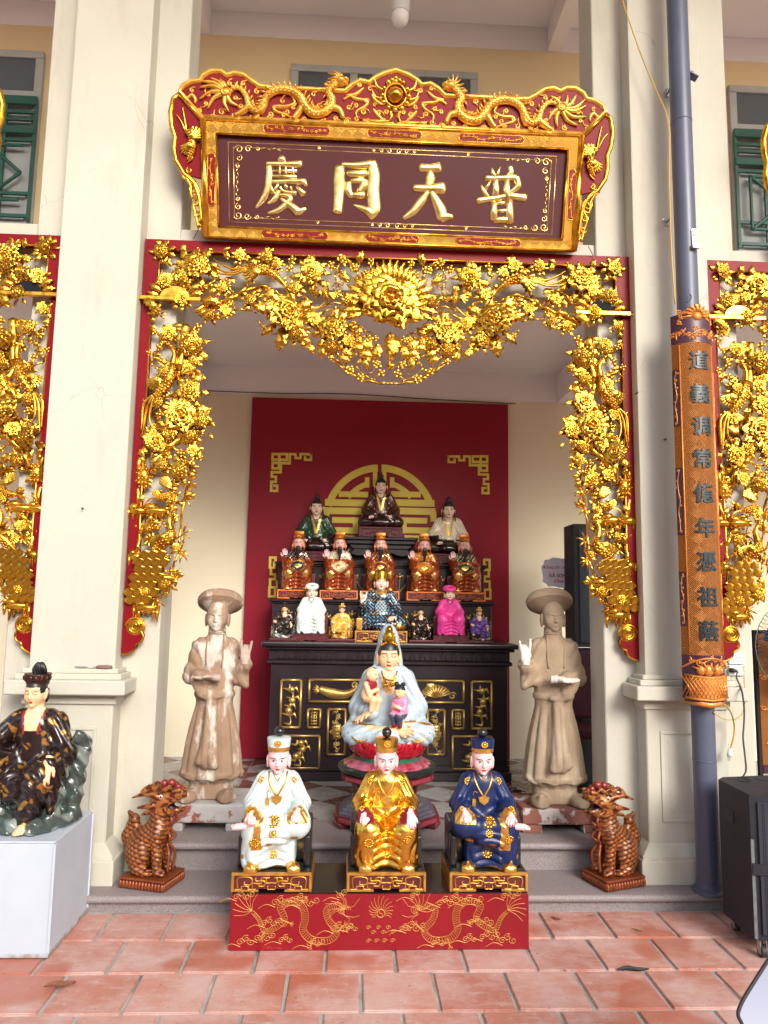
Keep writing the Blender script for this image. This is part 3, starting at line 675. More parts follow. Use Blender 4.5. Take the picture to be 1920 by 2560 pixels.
    for s in (-1, 1):
        mr = lambda L: [(p[0]*(1 if s == -1 else -1), p[1]) for p in L]; fa = lambda a: a if s == -1 else math.pi-a
        x, y = mr([A(880, 300)])[0]
        phoenix('phoenix', g, mr([A(790, 270), A(850, 290), A(930, 300), A(1000, 345)]), mr([A(990, 340), A(1030, 380), A(1050, 405)]), [(x, y, fa(2.7), fa(3.9), .11, 6)], [mr([A(800, 270), A(720, 285), A(650, 260), A(580, 215)]), mr([A(800, 280), A(700, 305), A(640, 295), A(575, 255)]), mr([A(800, 285), A(720, 315), A(640, 315), A(585, 300)])], .060, front=.03)
        x, y = mr([A(1265, 440)])[0]; x2, y2 = mr([A(1310, 450)])[0]
        phoenix('small_bird', g, mr([A(1310, 490), A(1290, 440), A(1285, 400)]), mr([A(1285, 400), A(1300, 385), A(1308, 375)]), [(x, y, fa(2.5), fa(3.8), .055, 4), (x2, y2, fa(-.5), fa(.4), .045, 4)], [mr([A(1290, 490), A(1230, 540), A(1150, 575)])], .036, front=.03)
        # legs: phoenix, crane and peacock
        x, y = mr([B(270, 560)])[0]
        phoenix('phoenix', g, mr([B(350, 460), B(330, 540), B(290, 610), B(240, 660)]), mr([B(345, 480), B(355, 420), B(335, 380)]), [(x, y, fa(3.3), fa(4.5), .085, 6)], [mr([B(235, 650), B(200, 720), B(185, 800), B(170, 880)]), mr([B(240, 650), B(215, 740), B(215, 800), B(240, 850)]), mr([B(230, 650), B(180, 700), B(170, 800), B(165, 850)])], .066, front=.03)
        x, y = mr([B(330, 1180)])[0]
        phoenix('crane', g, mr([B(250, 1230), B(300, 1225), B(345, 1200)]), mr([B(340, 1200), B(350, 1250), B(345, 1290)]), [(x, y, fa(1.9), fa(2.6), .085, 5)], [mr([B(260, 1230), B(210, 1240), B(180, 1280)])], .044, front=.03)
        x, y = mr([B(300, 1440)])[0]
        pk = phoenix('peacock', g, mr([B(220, 1560), B(270, 1500), B(330, 1450), B(335, 1400)]), mr([B(332, 1410), B(325, 1350), B(348, 1310)]), [(x, y, fa(3.4), fa(4.1), .095, 6)], [], .066, front=.022)
        for row in range(7):
            for i in range(4 if row % 2 else 3):
                cxp = 245-row*15+(i-1.2)*46+(row % 2)*-16; cyp = 1545+row*42
                p = mr([B(cxp, cyp)])[0]; link('tail_feather', SCALE, None, pk, loc=(p[0], -.042+.0042*row, p[1]), rot=(0, (-.25 if s < 0 else .25)+q.uniform(-.1, .1), 0), scale=(.040, .034, .054))
        tt = MB(); p = mr([B(172, 1105)])[0]; tt.dome(p[0], p[1], .038, .062, .035, fr0, .012, 12, 4)
        for i in range(4):
            for j in range(3): tt.dome(p[0]+(j-1)*.02, p[1]+(i-1.5)*.026, .009, .011, .01, fr0, .038, 6, 2)
        p2 = mr([B(165, 1010)])[0]; tt.dome(p2[0], p2[1], .022, .028, .025, fr0, .012, 8, 3)
        for i in range(9):
            a = i*.7; tt.ribbon([(p[0]+.034*math.cos(a), p[1]+.058*math.sin(a)), (p[0]+.056*math.cos(a), p[1]+.078*math.sin(a))], [.014, .004], .012, fr0, .012, 4)
        tt.build('turtle', MAT['gold'], g, True)
        for (x, y, wd, n, ln) in ((270, 1680, .16, 6, .085), (185, 1850, .13, 6, .075), (140, 1300, .10, 5, .05), (130, 1560, .075, 4, .05), (240, 1300, .14, 7, .04)):
            p = mr([B(x, y)])[0]; hb = MB(); hang_drips(hb, p[0], p[1], wd, q, n, ln); hb.build('rock_drip', MAT['gold'], g, True)
    for (x, y, r) in ((450, 370, 76), (440, 630, 80), (390, 770, 112), (500, 790, 62), (240, 915, 76), (455, 962, 40), (380, 1075, 62), (250, 180, 40), (320, 300, 52), (300, 520, 44), (430, 500, 46), (330, 860, 52), (440, 880, 46), (280, 1040, 46), (340, 1240, 40), (210, 1400, 38), (300, 1720, 44), (250, 1640, 36), (180, 1760, 40), (460, 460, 40), (260, 690, 44)): flower(B(x, y), r*rb*1.05, .035, 6)
    for (x, y, r) in ((480, 260, 30), (240, 290, 24), (265, 375, 30), (205, 405, 24), (270, 450, 28), (455, 545, 32), (265, 755, 28), (240, 815, 20), (385, 975, 28), (490, 1000, 26), (410, 1020, 18), (310, 985, 24), (300, 1560, 18), (390, 1540, 22), (330, 1640, 26), (210, 1790, 24)): bud(B(x, y), r*rb)
    for (p, w0, w1) in (([(410, 255), (395, 400), (372, 520), (400, 600), (352, 680), (385, 850), (330, 930), (250, 1000), (225, 1090)], 58, 34), ([(480, 280), (475, 330), (460, 360)], 14, 10), ([(215, 260), (270, 330), (240, 420), (215, 460), (260, 500), (330, 520)], 14, 10), ([(270, 460), (280, 500)], 12, 9),
        ([(260, 650), (262, 700), (265, 760), (262, 850)], 13, 9), ([(470, 420), (445, 480), (455, 545), (465, 590)], 13, 10), ([(400, 880), (440, 900), (480, 920), (455, 960)], 15, 10), ([(340, 940), (390, 975), (420, 1030), (400, 1060)], 14, 9), ([(310, 980), (310, 1040), (300, 1080)], 12, 9), ([(370, 1110), (360, 1140), (340, 1150)], 12, 9),
        ([(435, 1130), (405, 1230), (382, 1400), (372, 1520), (345, 1610), (320, 1690)], 17, 13), ([(240, 1300), (250, 1400), (255, 1430)], 12, 9), ([(330, 1560), (300, 1600), (280, 1640)], 13, 10), ([(220, 1340), (180, 1380), (150, 1450), (140, 1540)], 30, 22), ([(130, 1560), (125, 1700), (125, 1900)], 12, 12), ([(150, 1000), (140, 1180), (145, 1290)], 24, 20), ([(230, 1790), (230, 1830), (200, 1850)], 14, 10), ([(300, 1750), (260, 1800), (250, 1830)], 12, 9)):
        branch([B(*z) for z in p], w0*rb, w1*rb)
    for (x, y, sp) in ((405, 1240, 2.2), (400, 1430, 2.0), (385, 1540, 1.6), (275, 1365, 2.4), (200, 1470, 2.0), (230, 1815, 1.6), (425, 1150, 1.2)):
        for i in range(5):
            a = 1.2-sp*i/2.2+q.uniform(-.2, .2); put('leaf', BAMBOO, B(x, y), .062*q.uniform(.8, 1.15), .028, -a)
    for (x, y, a) in ((300, 330, 2.0), (290, 290, 1.2), (520, 770, -.6), (540, 860, -1.0), (330, 850, 3.6), (300, 800, 3.3), (430, 480, .9), (340, 260, .2), (480, 470, 1.0), (180, 1000, 2.0), (260, 960, -.3), (180, 1210, 4.0), (170, 1650, 3.2)):
        put('leaf', q.choice(LEAVES), B(x, y), .055, .03, -a)
    # --- filling sprays so that little of the wall shows through the carving
    for i in range(46):
        y = 250+i*34; xl_, xr_ = 215-y*.055, 520-max(y-900, 0)*.20-max(300-y, 0)*.2
        x = xl_+(xr_-xl_)*((i*.618) % 1.0); a = q.uniform(0, 6.28); p = B(x, y)
        if 1500 < y < 1800 and x < 330: continue
        for k in range(3): put('leaf', q.choice(LEAVES), p, .05*q.uniform(.8, 1.25), .014, -(a+k*.75))
        if i % 9 == 1: put('flower', q.choice(FLOWERS), p, .024, .03, a, .02)
    for i in range(30):
        x = 300+i*42; y = 190+((i*.618) % 1.0)*(230 if x < 700 else 330 if x < 1250 else 520); a = q.uniform(0, 6.28); p = A(x, y)
        for k in range(3): put('leaf', q.choice(LEAVES), p, .045*q.uniform(.8, 1.25), .012, -(a+k*.8))
        if i % 10 == 2: put('flower', q.choice(FLOWERS), p, .022, .028, a, .018)
    # --- centrepiece: one great peony with fan leaves and a pendant basket of twigs
    c = (0.0, C(810, 580)[1])
    link('peony', BIGFLOWER, None, g, loc=(c[0], -.05, c[1]), rot=(0, .3, 0), scale=(.205, .17, .172))
    for i in range(13):
        a = math.pi/2+(i-6)*.16; l = .17*(1-.05*abs(i-6)); link('leaf', LEAVES[2], None, g, loc=(.12*math.cos(a), -.02, c[1]+.07+.06*math.sin(a)), rot=(0, -a, 0), scale=(l, .1, .10))
    for s in (0, 1):
        for i in range(6):
            a = .72-i*.22; a = a if s else math.pi-a; link('leaf', LEAVES[i % 3], None, g, loc=(.14*math.cos(a), -.022, c[1]+.10*math.sin(a)), rot=(0, -a, 0), scale=(.155, .1, .09))
        for (x, y, a, l) in ((560, 930, -1.3, .09), (480, 880, -1.6, .08), (560, 1040, 2.9, .085), (640, 1040, 2.6, .10), (420, 1130, 2.4, .09), (400, 1160, 2.8, .08), (580, 1250, 1.9, .07), (700, 980, -1.9, .11), (640, 1100, 3.0, .09), (500, 960, -1.0, .07), (1010 if 0 else 470, 760, -2.6, .09), (520, 800, -2.2, .08)):
            p = C(x, y); link('leaf', LEAVES[0], None, g, loc=(p[0] if not s else -p[0], -.03, p[1]), rot=(0, -a if not s else -(math.pi-a), 0), scale=(l, .09, l))
        for (x, y, r) in ((600, 940, .018), (660, 930, .018), (610, 130, .02), (560, 250, .018), (640, 240, .016), (430, 190, .022), (300, 100, .024), (195, 160, .02), (315, 250, .018), (660, 1190, .02), (720, 1290, .022), (500, 1330, .022), (390, 1260, .026), (560, 1120, .016), (400, 930, .016), (410, 1020, .018), (320, 750, .016)):
            p = C(x, y); link('bud', BUDS[s], None, g, loc=(p[0] if not s else -p[0], -.025, p[1]), rot=(0, q.uniform(0, 6), 0), scale=(r, r, r))
    for i, (y, l, w_) in enumerate(((870, .19, .09), (880, .13, .12), (1180, .05, .06))):
        link('leaf', LEAVES[2], None, g, loc=(0, -.045, C(800, y)[1]), rot=(0, math.pi/2, 0), scale=(l, .12, w_*2.2))
    for (p, w0, w1) in (([(540, 850), (600, 850), (640, 890)], 16, 12), ([(610, 150), (608, 260)], 15, 12), ([(350, 100), (430, 190), (500, 310)], 16, 13), ([(480, 60), (500, 130), (480, 240), (540, 320)], 18, 14), ([(180, 170), (260, 140), (270, 250), (320, 360), (240, 350), (220, 400), (260, 470)], 14, 12), ([(290, 590), (300, 640), (350, 700)], 15, 12), ([(430, 880), (410, 980), (420, 1050), (480, 1110), (560, 1120)], 15, 12), ([(450, 1210), (520, 1290), (620, 1340), (720, 1310)], 18, 12), ([(230, 1130), (340, 1230), (440, 1300), (500, 1330)], 15, 13), ([(640, 1350), (680, 1390), (800, 1395)], 16, 16), ([(660, 1200), (630, 1270), (580, 1290)], 13, 11)):
        branch([C(*z) for z in p], w0*rc*1.1, w1*rc*1.1, False)
    # the 300 largest leaves stay parts of their own, the small ones between them become one mass
    lv = sorted([c_ for c_ in g.children if c_.name.split('.')[0] == 'leaf'], key=lambda c_: -abs(c_.scale[0]*c_.scale[2])); rest = lv[300:]; mb = MB(); cache = {}
    for c_ in rest:
        if c_.data.name not in cache: cache[c_.data.name] = ([v_.co.copy() for v_ in c_.data.vertices], [list(p_.vertices) for p_ in c_.data.polygons])
        M_ = Matrix.LocRotScale(c_.location, c_.rotation_euler, c_.scale); v_, f_ = cache[c_.data.name]; mb.add([M_ @ p_ for p_ in v_], f_); bpy.data.objects.remove(c_)
    if rest: me = mesh('leaf_sprays', mb.v, mb.f, True); o = link('leaf_sprays', me, MAT['gold'], g); o['kind'] = 'stuff'
    return g
make_gate(.206, 'gilded openwork gate with red frame and great central peony framing the altar', 'carved gates across the hall bays', 5)
make_gate(.206-3.35, 'gilded openwork gate with red frame cut off by the left edge of the photo', 'carved gates across the hall bays', 6)
make_gate(.206+3.35, 'gilded openwork gate with red frame cut off by the right edge of the photo', 'carved gates across the hall bays', 8)
# ================================================================== relief helpers
def curl(mb, u, v, r, a0, turns, fr, w0=0.0, wd=.008, h=.006, flip=1, tail=0.0, ta=0.0):
    pts = []; n = int(10*turns)+4
    for i in range(n):
        t = i/(n-1); a = a0+flip*t*turns*2*math.pi; rr = r*(.18+.82*(1-t)); pts.append((u+rr*math.cos(a), v+rr*math.sin(a)))
    if tail: p0 = pts[0]; pts = [(p0[0]+tail*math.cos(ta), p0[1]+tail*math.sin(ta)), (p0[0]+tail*.5*math.cos(ta+.3), p0[1]+tail*.5*math.sin(ta+.3))]+pts
    mb.ribbon(pts, lerp_list([wd*.5, wd, wd, wd*.7], len(pts)), h, fr, w0, 4)
def sprig(mb, u0, u1, v0, v1, fr, w0, q, n=10, s=None):
    """flowers, leaves and twigs in low relief filling a box"""
    s = s or min(abs(u1-u0), abs(v1-v0))*.22; pts = []
    lu = abs(u1-u0) > abs(v1-v0)
    for i in range(7):
        t = i/6; pts.append((u0+(u1-u0)*(t if lu else .5+.25*math.sin(i*2.3+q.random())), v0+(v1-v0)*(.5+.25*math.sin(i*2.1+q.random()) if lu else t)))
    P = spline(pts, 5); mb.ribbon(P, s*.25, s*.25, fr, w0, 4)
    for i in range(n):
        p = P[int((i+.5)/n*len(P))]; uu = p[0]+q.uniform(-1, 1)*s*.7; vv = p[1]+q.uniform(-1, 1)*s*.7
        for j in range(5):
            a = j*1.257+q.random(); mb.dome(uu+s*.36*math.cos(a), vv+s*.36*math.sin(a), s*.27, s*.27, s*.28, fr, w0, 6, 2)
        a = q.uniform(0, 6); mb.ribbon([(uu, vv), (uu+s*.7*math.cos(a), vv+s*.7*math.sin(a)), (uu+s*1.2*math.cos(a+.4), vv+s*1.2*math.sin(a+.4))], [s*.1, s*.35, s*.05], s*.2, fr, w0, 4)
def pill(u0, u1, v0, v1, n=6):
    r = min(u1-u0, v1-v0)/2; out = []
    for (cx, cy, a0) in ((u1-r, v1-r, 0), (u0+r, v1-r, 90), (u0+r, v0+r, 180), (u1-r, v0+r, 270)):
        for i in range(n+1): a = R(a0+90*i/n); out.append((cx+r*math.cos(a), cy+r*math.sin(a)))
    return out
# lattice-carved gilding for frames
def lattice(name, col, dark, sc, metal=1.0, rough=.32, strength=.9):
    m_ = mat(name, col, rough, metal); t = m_.node_tree; b = t.nodes['Principled BSDF']; L = t.links.new
    tc = N_(t, 'ShaderNodeTexCoord'); vals = []
    ck = N_(t, 'ShaderNodeTexChecker'); ck.inputs['Scale'].default_value = sc/2.2
    for sgn in (1, -1):
        mp = N_(t, 'ShaderNodeMapping'); mp.inputs['Rotation'].default_value = (0, R(45)*sgn, 0); L(tc.outputs['Object'], mp.inputs[0])
        wv = N_(t, 'ShaderNodeTexWave'); wv.wave_type = 'BANDS'; wv.bands_direction = 'X'; wv.inputs['Scale'].default_value = sc; wv.inputs['Distortion'].default_value = .4; wv.inputs['Detail'].default_value = 1; L(mp.outputs[0], wv.inputs[0]); vals.append(wv.outputs['Fac'])
        if sgn == 1: L(mp.outputs[0], ck.inputs[0])
    mx = N_(t, 'ShaderNodeMix'); L(ck.outputs['Fac'], mx.inputs[0]); L(vals[0], mx.inputs[2]); L(vals[1], mx.inputs[3])
    cm = N_(t, 'ShaderNodeMix'); cm.data_type = 'RGBA'; L(mx.outputs[0], cm.inputs[0]); cm.inputs[6].default_value = (*dark, 1); cm.inputs[7].default_value = (*col, 1); L(cm.outputs[2], b.inputs['Base Color'])
    bp = N_(t, 'ShaderNodeBump'); bp.inputs['Strength'].default_value = strength; bp.inputs['Distance'].default_value = .004; L(mx.outputs[0], bp.inputs['Height']); L(bp.outputs[0], b.inputs['Normal'])
    return m_
lattice('gold_lattice', (0.90, 0.56, 0.10), (0.46, 0.20, 0.018), 44, .55)
# ================================================================== great signboard above the gate
TILT = R(10); SO = Vector((.208, 4.10, 3.645)); SN = Vector((0, -math.cos(TILT), -math.sin(TILT))); SU = Vector((0, -math.sin(TILT), math.cos(TILT)))
def SW(px, py):
    P = onplane(px, py, SO, SN); return (P.x-SO.x, (P-SO).dot(SU))
S1 = lambda x, y: SW(420+x*.33756, 170+y*.33756)
S2 = lambda x, y: SW(960+x*.36166, 170+y*.36166)
S3 = lambda x, y: SW(620+x*.217, 370+y*.217)
S4 = lambda x, y: SW(980+x*.217, 370+y*.217)
def dragon(parent, s, q):
    """carved dragon running toward the pearl, left one for s = -1"""
    o = bpy.data.objects.new('dragon', None); COL.objects.link(o); o.parent = parent
    M_ = lambda L: [(S1(*p)[0]*(1 if s < 0 else -1), S1(*p)[1]) for p in L]
    b = MB(); P = spline(M_([(470, 165), (530, 160), (580, 215), (605, 295), (655, 330), (705, 280), (745, 210), (820, 172), (905, 180), (975, 220), (1015, 290), (1070, 345), (1140, 345), (1205, 300), (1215, 240), (1190, 190), (1230, 140), (1265, 115)]), 5)
    n = len(P); wd = [1.2*x_ for x_ in lerp_list([.016, .026, .032, .036, .040, .044, .044, .042, .038, .036, .034], n)]
    b.ribbon(P, wd, [x*.55 for x in wd], fr0, .016, 6)
    for i in range(2, n-2, 2):
        t = Vector(P[i+1])-Vector(P[i-1]); t.normalize(); nn = Vector((-t[1], t[0]))*(1 if s < 0 else -1)
        for j in (-.5, 0, .5): b.dome(P[i][0]+nn[0]*wd[i]*.5*j, P[i][1]+nn[1]*wd[i]*.5*j, .0075, .0075, .005, fr0, .016+wd[i]*(.5-.2*abs(j)), 6, 2)
        e0 = (P[i][0]+nn[0]*wd[i]*.45, P[i][1]+nn[1]*wd[i]*.45); e1 = (P[i][0]+nn[0]*wd[i]*1.05-t[0]*.018, P[i][1]+nn[1]*wd[i]*1.05-t[1]*.018)
        b.ribbon([e0, e1], [.016, .003], .010, fr0, .016, 4)
    b.build('body', MAT['gold_flat'], o, True)
    h = MB(); hc = M_([(1280, 112)])[0]; d = 1 if s < 0 else -1
    h.dome(hc[0], hc[1], .036, .030, .04, fr0, .016, 10, 4); h.dome(hc[0]+d*.028, hc[1]+.008, .022, .014, .03, fr0, .02, 8, 3); h.dome(hc[0]+d*.024, hc[1]-.014, .02, .009, .024, fr0, .02, 8, 3)
    h.dome(hc[0]+d*.008, hc[1]+.012, .008, .008, .016, fr0, .045, 8, 3)
    for (a, l) in ((2.0, .07), (2.4, .085), (2.8, .075), (3.2, .08), (3.6, .065), (1.5, .05), (1.1, .04)):
        a = a if s < 0 else math.pi-a; h.ribbon([(hc[0], hc[1]), (hc[0]+l*.5*math.cos(a), hc[1]+l*.5*math.sin(a)+.006), (hc[0]+l*math.cos(a+.25), hc[1]+l*math.sin(a+.25))], [.016, .013, .003], .012, fr0, .022, 4)
    h.build('head', MAT['gold_flat'], o, True)
    t = MB(); tc = M_([(430, 190)])[0]; t.dome(tc[0], tc[1], .035, .03, .022, fr0, .012, 10, 3); curl(t, tc[0], tc[1], .028, 0, 1.6, fr0, .03, .009, .007)
    for p in ((240, 155), (238, 240), (298, 312), (455, 335), (525, 292), (322, 85), (388, 92), (520, 110), (250, 110)):
        e = M_([p])[0]; mx_ = ((tc[0]+e[0])/2+(e[1]-tc[1])*.16, (tc[1]+e[1])/2-(e[0]-tc[0])*.16)
        t.ribbon(spline([tc, mx_, e], 5), lerp_list([.030, .027, .020, .004], 11), .013, fr0, .012, 4)
    t.build('tail', MAT['gold_flat'], o, True)
    for (a, k, c) in (((600, 290), (560, 330), (500, 365)), ((990, 300), (960, 350), (930, 385)), ((1215, 300), (1270, 320), (1300, 385)), ((720, 250), (700, 320), (640, 345))):
        lg = MB(); L_ = M_([a, k, c]); lg.ribbon(spline(L_, 5), lerp_list([.044, .036, .024], 11), .022, fr0, .014, 5)
        for i in range(4):
            aa = -.35-.32*i; aa = aa if s < 0 else math.pi-aa; lg.ribbon([L_[2], (L_[2][0]+.03*math.cos(aa), L_[2][1]+.03*math.sin(aa)), (L_[2][0]+.04*math.cos(aa-.5*d), L_[2][1]+.042*math.sin(aa-.5*d))], [.011, .009, .002], .010, fr0, .014, 4)
        lg.build('leg', MAT['gold_flat'], o, True)
    return o
def make_sign(cx, label, detail=True):
    q = random.Random(3); sg = thing('signboard', (cx, SO.y, SO.z), label, 'sign', 'signboards over the gates', rx=TILT)
    hw = lambda v: 1.084+.038*v
    PT, PB = .579, .051                                              # painted panel
    def quad(mb, v0, v1, i0, i1, w0, w1):                           # not used for trapezoids wider than the frame
        mb.prism([(-hw(v0)+i0, v0), (hw(v0)-i0, v0), (hw(v1)-i1, v1), (-hw(v1)+i1, v1)], w0, w1, fr0)
    mb = MB(); mb.prism([(-hw(0)+.06, .04), (hw(0)-.06, .04), (hw(.6)-.06, .59), (-hw(.6)+.06, .59)], -.02, .004, fr0); mb.build('panel', MAT['maroon'], sg)
    for s in (-1, 1):
        o0, o1, i0, i1 = s*hw(-.01), s*hw(.656), s*1.014, s*1.031
        f = MB(); f.prism([(o0, -.012), (o1, .656), (i1, PT), (i0, PB)], -.02, .024, fr0); f.build('frame_side', MAT['gold_lattice'], sg)
        b = MB(); b.ribbon([(i0, PB), (i1, PT)], .014, .012, fr0, .02, 4); b.ribbon([(o0, -.012), (o1, .656)], .042, .02, fr0, .02, 5); b.build('frame_bead', MAT['gold'], sg, True)
        c = MB(); um = s*1.058; c.prism(pill(um-.019, um+.019, .17, .46), .024, .027, fr0); c.build('cartouche', MAT['red_lacquer'], sg)
        d = MB(); d.ribbon([*pill(um-.022, um+.022, .167, .463)]+[pill(um-.022, um+.022, .167, .463)[0]], .006, .005, fr0, .024, 4); sprig(d, um-.015, um+.015, .19, .44, fr0, .027, q, 9, .014); d.build('relief', MAT['gold'], sg, True)
    for (va, vb, ia, ib) in ((.656, PT, hw(.656), 1.031), (-.012, PB, hw(-.01), 1.014)):
        f = MB(); f.prism([(-ia, va), (ia, va), (ib, vb), (-ib, vb)], -.021, .0235, fr0); f.build('frame_rail', MAT['gold_lattice'], sg)
        b = MB(); b.ribbon([(-ib, vb), (ib, vb)], .014, .012, fr0, .02, 4); b.ribbon([(-ia, va), (ia, va)], .016, .014, fr0, .02, 5); b.build('frame_bead', MAT['gold'], sg, True)
        vm = (va+vb)/2
        for uc, l in ((-.57, .19), (0, .155), (.57, .19)):
            c = MB(); c.prism(pill(uc-l, uc+l, vm-.020, vm+.020), .0235, .027, fr0); c.build('cartouche', MAT['red_lacquer'], sg)
            d = MB(); pl = pill(uc-l-.003, uc+l+.003, vm-.023, vm+.023); d.ribbon(pl+[pl[0]], .006, .005, fr0, .0235, 4); sprig(d, uc-l+.02, uc+l-.02, vm-.015, vm+.015, fr0, .027, q, 15, .015); d.build('relief', MAT['gold'], sg, True)
    # thin double border and corner scrolls on the panel
    ln = MB()
    for (a, b2) in ((.955, .036), (.925, .062)):
        P = [(-a, PB+b2), (a, PB+b2), (a+.012, PT-b2), (-a-.012, PT-b2), (-a, PB+b2)]
        for i in range(4): ln.ribbon([P[i], P[i+1]], .005, .004, fr0, .003, 3)
    ln.build('border_line', MAT['gold_pale'], sg, True)
    for su in (-1, 1):
        for sv in (-1, 1):
            c = MB(); u = su*.905; v = (PT-.075) if sv > 0 else PB+.075
            for (du, dv, r_, a, fl) in ((0, 0, .026, 0, 1), (-.055, .004, .022, 3, -1), (-.002, -.05, .020, 1.5, 1), (-.11, .004, .014, 0, 1), (.004, -.095, .014, 2, -1)):
                curl(c, u+su*du, v+sv*dv, r_, a if su > 0 else math.pi-a, 1.3, fr0, .003, .008, .006, fl*su*sv)
            for k in range(4):
                c.ribbon([(u-su*(.13+.03*k), v+sv*.008), (u-su*(.155+.03*k), v+sv*(.0 if k % 2 else .014))], [.012, .003], .006, fr0, .003, 4)
                c.ribbon([(u+su*.008, v-sv*(.11+.022*k)), (u+su*(.0 if k % 2 else .014), v-sv*(.13+.022*k))], [.012, .003], .006, fr0, .003, 4)
            c.build('corner_scroll', MAT['gold_pale'], sg, True)
    for v in (PT-.05, PB+.05):
        c = MB()
        for s in (-1, 1):
            for (u, r_) in ((.03, .018), (.075, .014), (.12, .010), (.44, .010)): curl(c, s*u, v, r_, 0 if s > 0 else math.pi, 1.3, fr0, .003, .007, .006, s)
        c.build('border_scroll', MAT['gold_pale'], sg, True)
    # crest: scalloped board with a gilt rim
    half = [S1(*p) for p in ((85, 175), (112, 138), (170, 106), (238, 98), (262, 58), (325, 26), (395, 28), (440, 60), (495, 40), (560, 55), (620, 100), (680, 140), (760, 150), (1000, 160), (1310, 175), (1365, 128), (1425, 96), (1490, 112), (1530, 78), (1600, 44))]
    half = [(-1.25-.0, .81)]+[p for p in half[1:]]
    top = half+[(0, .992)]+[(-p[0], p[1]) for p in half[::-1]]
    vb = .664; u0 = hw(.664)+.0
    mb = MB(); mb.prism([(-u0, vb)]+top+[(u0, vb)], -.02, .006, fr0); mb.build('crest', MAT['red_lacquer'], sg)
    rim = MB(); sm = []
    rim.ribbon([(-u0, vb)]+top+[(u0, vb)], .036, .026, fr0, -.005, 6); rim.ribbon([(-u0, vb+.012), (u0, vb+.012)], .034, .022, fr0, -.002, 6); rim.build('crest_rim', MAT['gold_flat'], sg, True)
    orb = MB(); ov = .845; orb.dome(0, ov, .048, .048, .045, fr0, .012, 20, 6); pts = [(.062*math.cos(a_*.3), ov+.066*math.sin(a_*.3)) for a_ in range(22)]
    orb.ribbon(pts, .016, .014, fr0, .008, 5)
    for k in range(12):
        a = 2*math.pi*k/12; orb.dome(.078*math.cos(a), ov+.08*math.sin(a), .018, .018, .014, fr0, .008, 8, 3)
    for k in range(5): orb.dome((k-2)*.022, ov+.098-abs(k-2)*.012, .016, .018, .016, fr0, .01, 8, 3)
    for s in (-1, 1):
        for (p0, p1, p2) in (((.08, ov-.02), (.12, ov-.01), (.14, ov+.035)), ((.075, ov+.03), (.11, ov+.05), (.125, ov+.10)), ((.03, ov-.09), (.02, ov-.12), (.04, ov-.16)), ((.0, ov-.16), (.1, ov-.155), (.2, ov-.14))):
            orb.ribbon(spline([(s*p0[0], p0[1]), (s*p1[0], p1[1]), (s*p2[0], p2[1])], 4), lerp_list([.028, .02, .004], 9), .012, fr0, .008, 4)
    orb.build('flaming_pearl', MAT['gold'], sg, True)
    for s in (-1, 1):
        dragon(sg, s, q)
        X = lambda L: [(S1(*p)[0]*(1 if s < 0 else -1), S1(*p)[1]) for p in L]
        for P in ([(1300, 240), (1350, 215), (1395, 235), (1475, 250), (1460, 290), (1395, 330), (1405, 390)], [(1320, 210), (1390, 200), (1450, 155)], [(900, 190), (940, 260), (880, 290), (800, 290), (790, 320), (860, 350), (930, 380)], [(1510, 200), (1540, 250), (1590, 280)], [(1520, 310), (1550, 350), (1600, 400)], [(1440, 395), (1540, 400), (1640, 400)], [(140, 235), (180, 205), (205, 240), (200, 270)]):
            cl = MB(); cl.ribbon(spline(X(P), 5), lerp_list([.012, .022, .020, .008], 5*(len(P)-1)+1), .012, fr0, .006, 5); cl.build('cloud_scroll', MAT['gold_flat'], sg, True)
        for (x, y, r_) in ((1470, 250, .016), (1400, 385, .018), (790, 300, .014), (860, 355, .016), (750, 378, .016), (920, 385, .016), (1330, 395, .018), (1590, 400, .018), (1480, 400, .014), (490, 360, .014)):
            p = X([(x, y)])[0]; cl = MB(); curl(cl, p[0], p[1], r_, 0, 1.3, fr0, .008, .009, .008, -s); cl.build('cloud_curl', MAT['gold_flat'], sg, True)
        for (x, y, r_) in ((660, 180, .016), (690, 230, .014), (1080, 200, .016), (1120, 290, .015), (880, 330, .018), (760, 350, .016), (620, 370, .015), (400, 330, .018), (330, 370, .016), (300, 200, .014), (1150, 390, .016), (1450, 330, .018), (1560, 340, .016), (1500, 160, .016), (1390, 280, .014), (560, 120, .014), (230, 320, .016), (1010, 390, .015), (500, 230, .014), (540, 290, .013), (460, 120, .013), (700, 330, .013), (850, 250, .014), (930, 300, .013), (1180, 130, .013), (1340, 300, .014), (1240, 380, .014), (1530, 280, .013), (1620, 330, .014), (350, 140, .012), (180, 170, .012), (1420, 130, .013), (280, 270, .013), (480, 380, .013)):
            p = X([(x, y)])[0]; cl = MB(); curl(cl, p[0], p[1], r_, q.uniform(0, 6), 1.2, fr0, .006, .011, .009, -s, r_*2.2, q.uniform(0, 6)); cl.build('cloud_curl', MAT['gold_flat'], sg, True)
        # side wing
        wl = [S1(*p) for p in ((85, 180), (42, 230), (20, 330), (30, 440), (56, 515), (46, 600), (62, 690), (118, 785))]
        wl = [(s*abs(p[0]), p[1]) for p in wl]; wl[0] = (s*1.25, .80)
        ie = [(s*hw(.3)+s*.03, .33), (s*(hw(.66)+.004), .65)]
        w_ = MB(); w_.prism(wl+ie, -.018, .004, fr0); w_.build('wing_panel', MAT['red_lacquer'], sg)
        r_ = MB(); r_.ribbon(wl+[(s*1.16, .30), (s*1.13, .22), (s*1.115, .1), (s*1.10, .0)], lerp_list([.03, .034, .03, .03, .024], len(wl)+4), .022, fr0, -.004, 6)
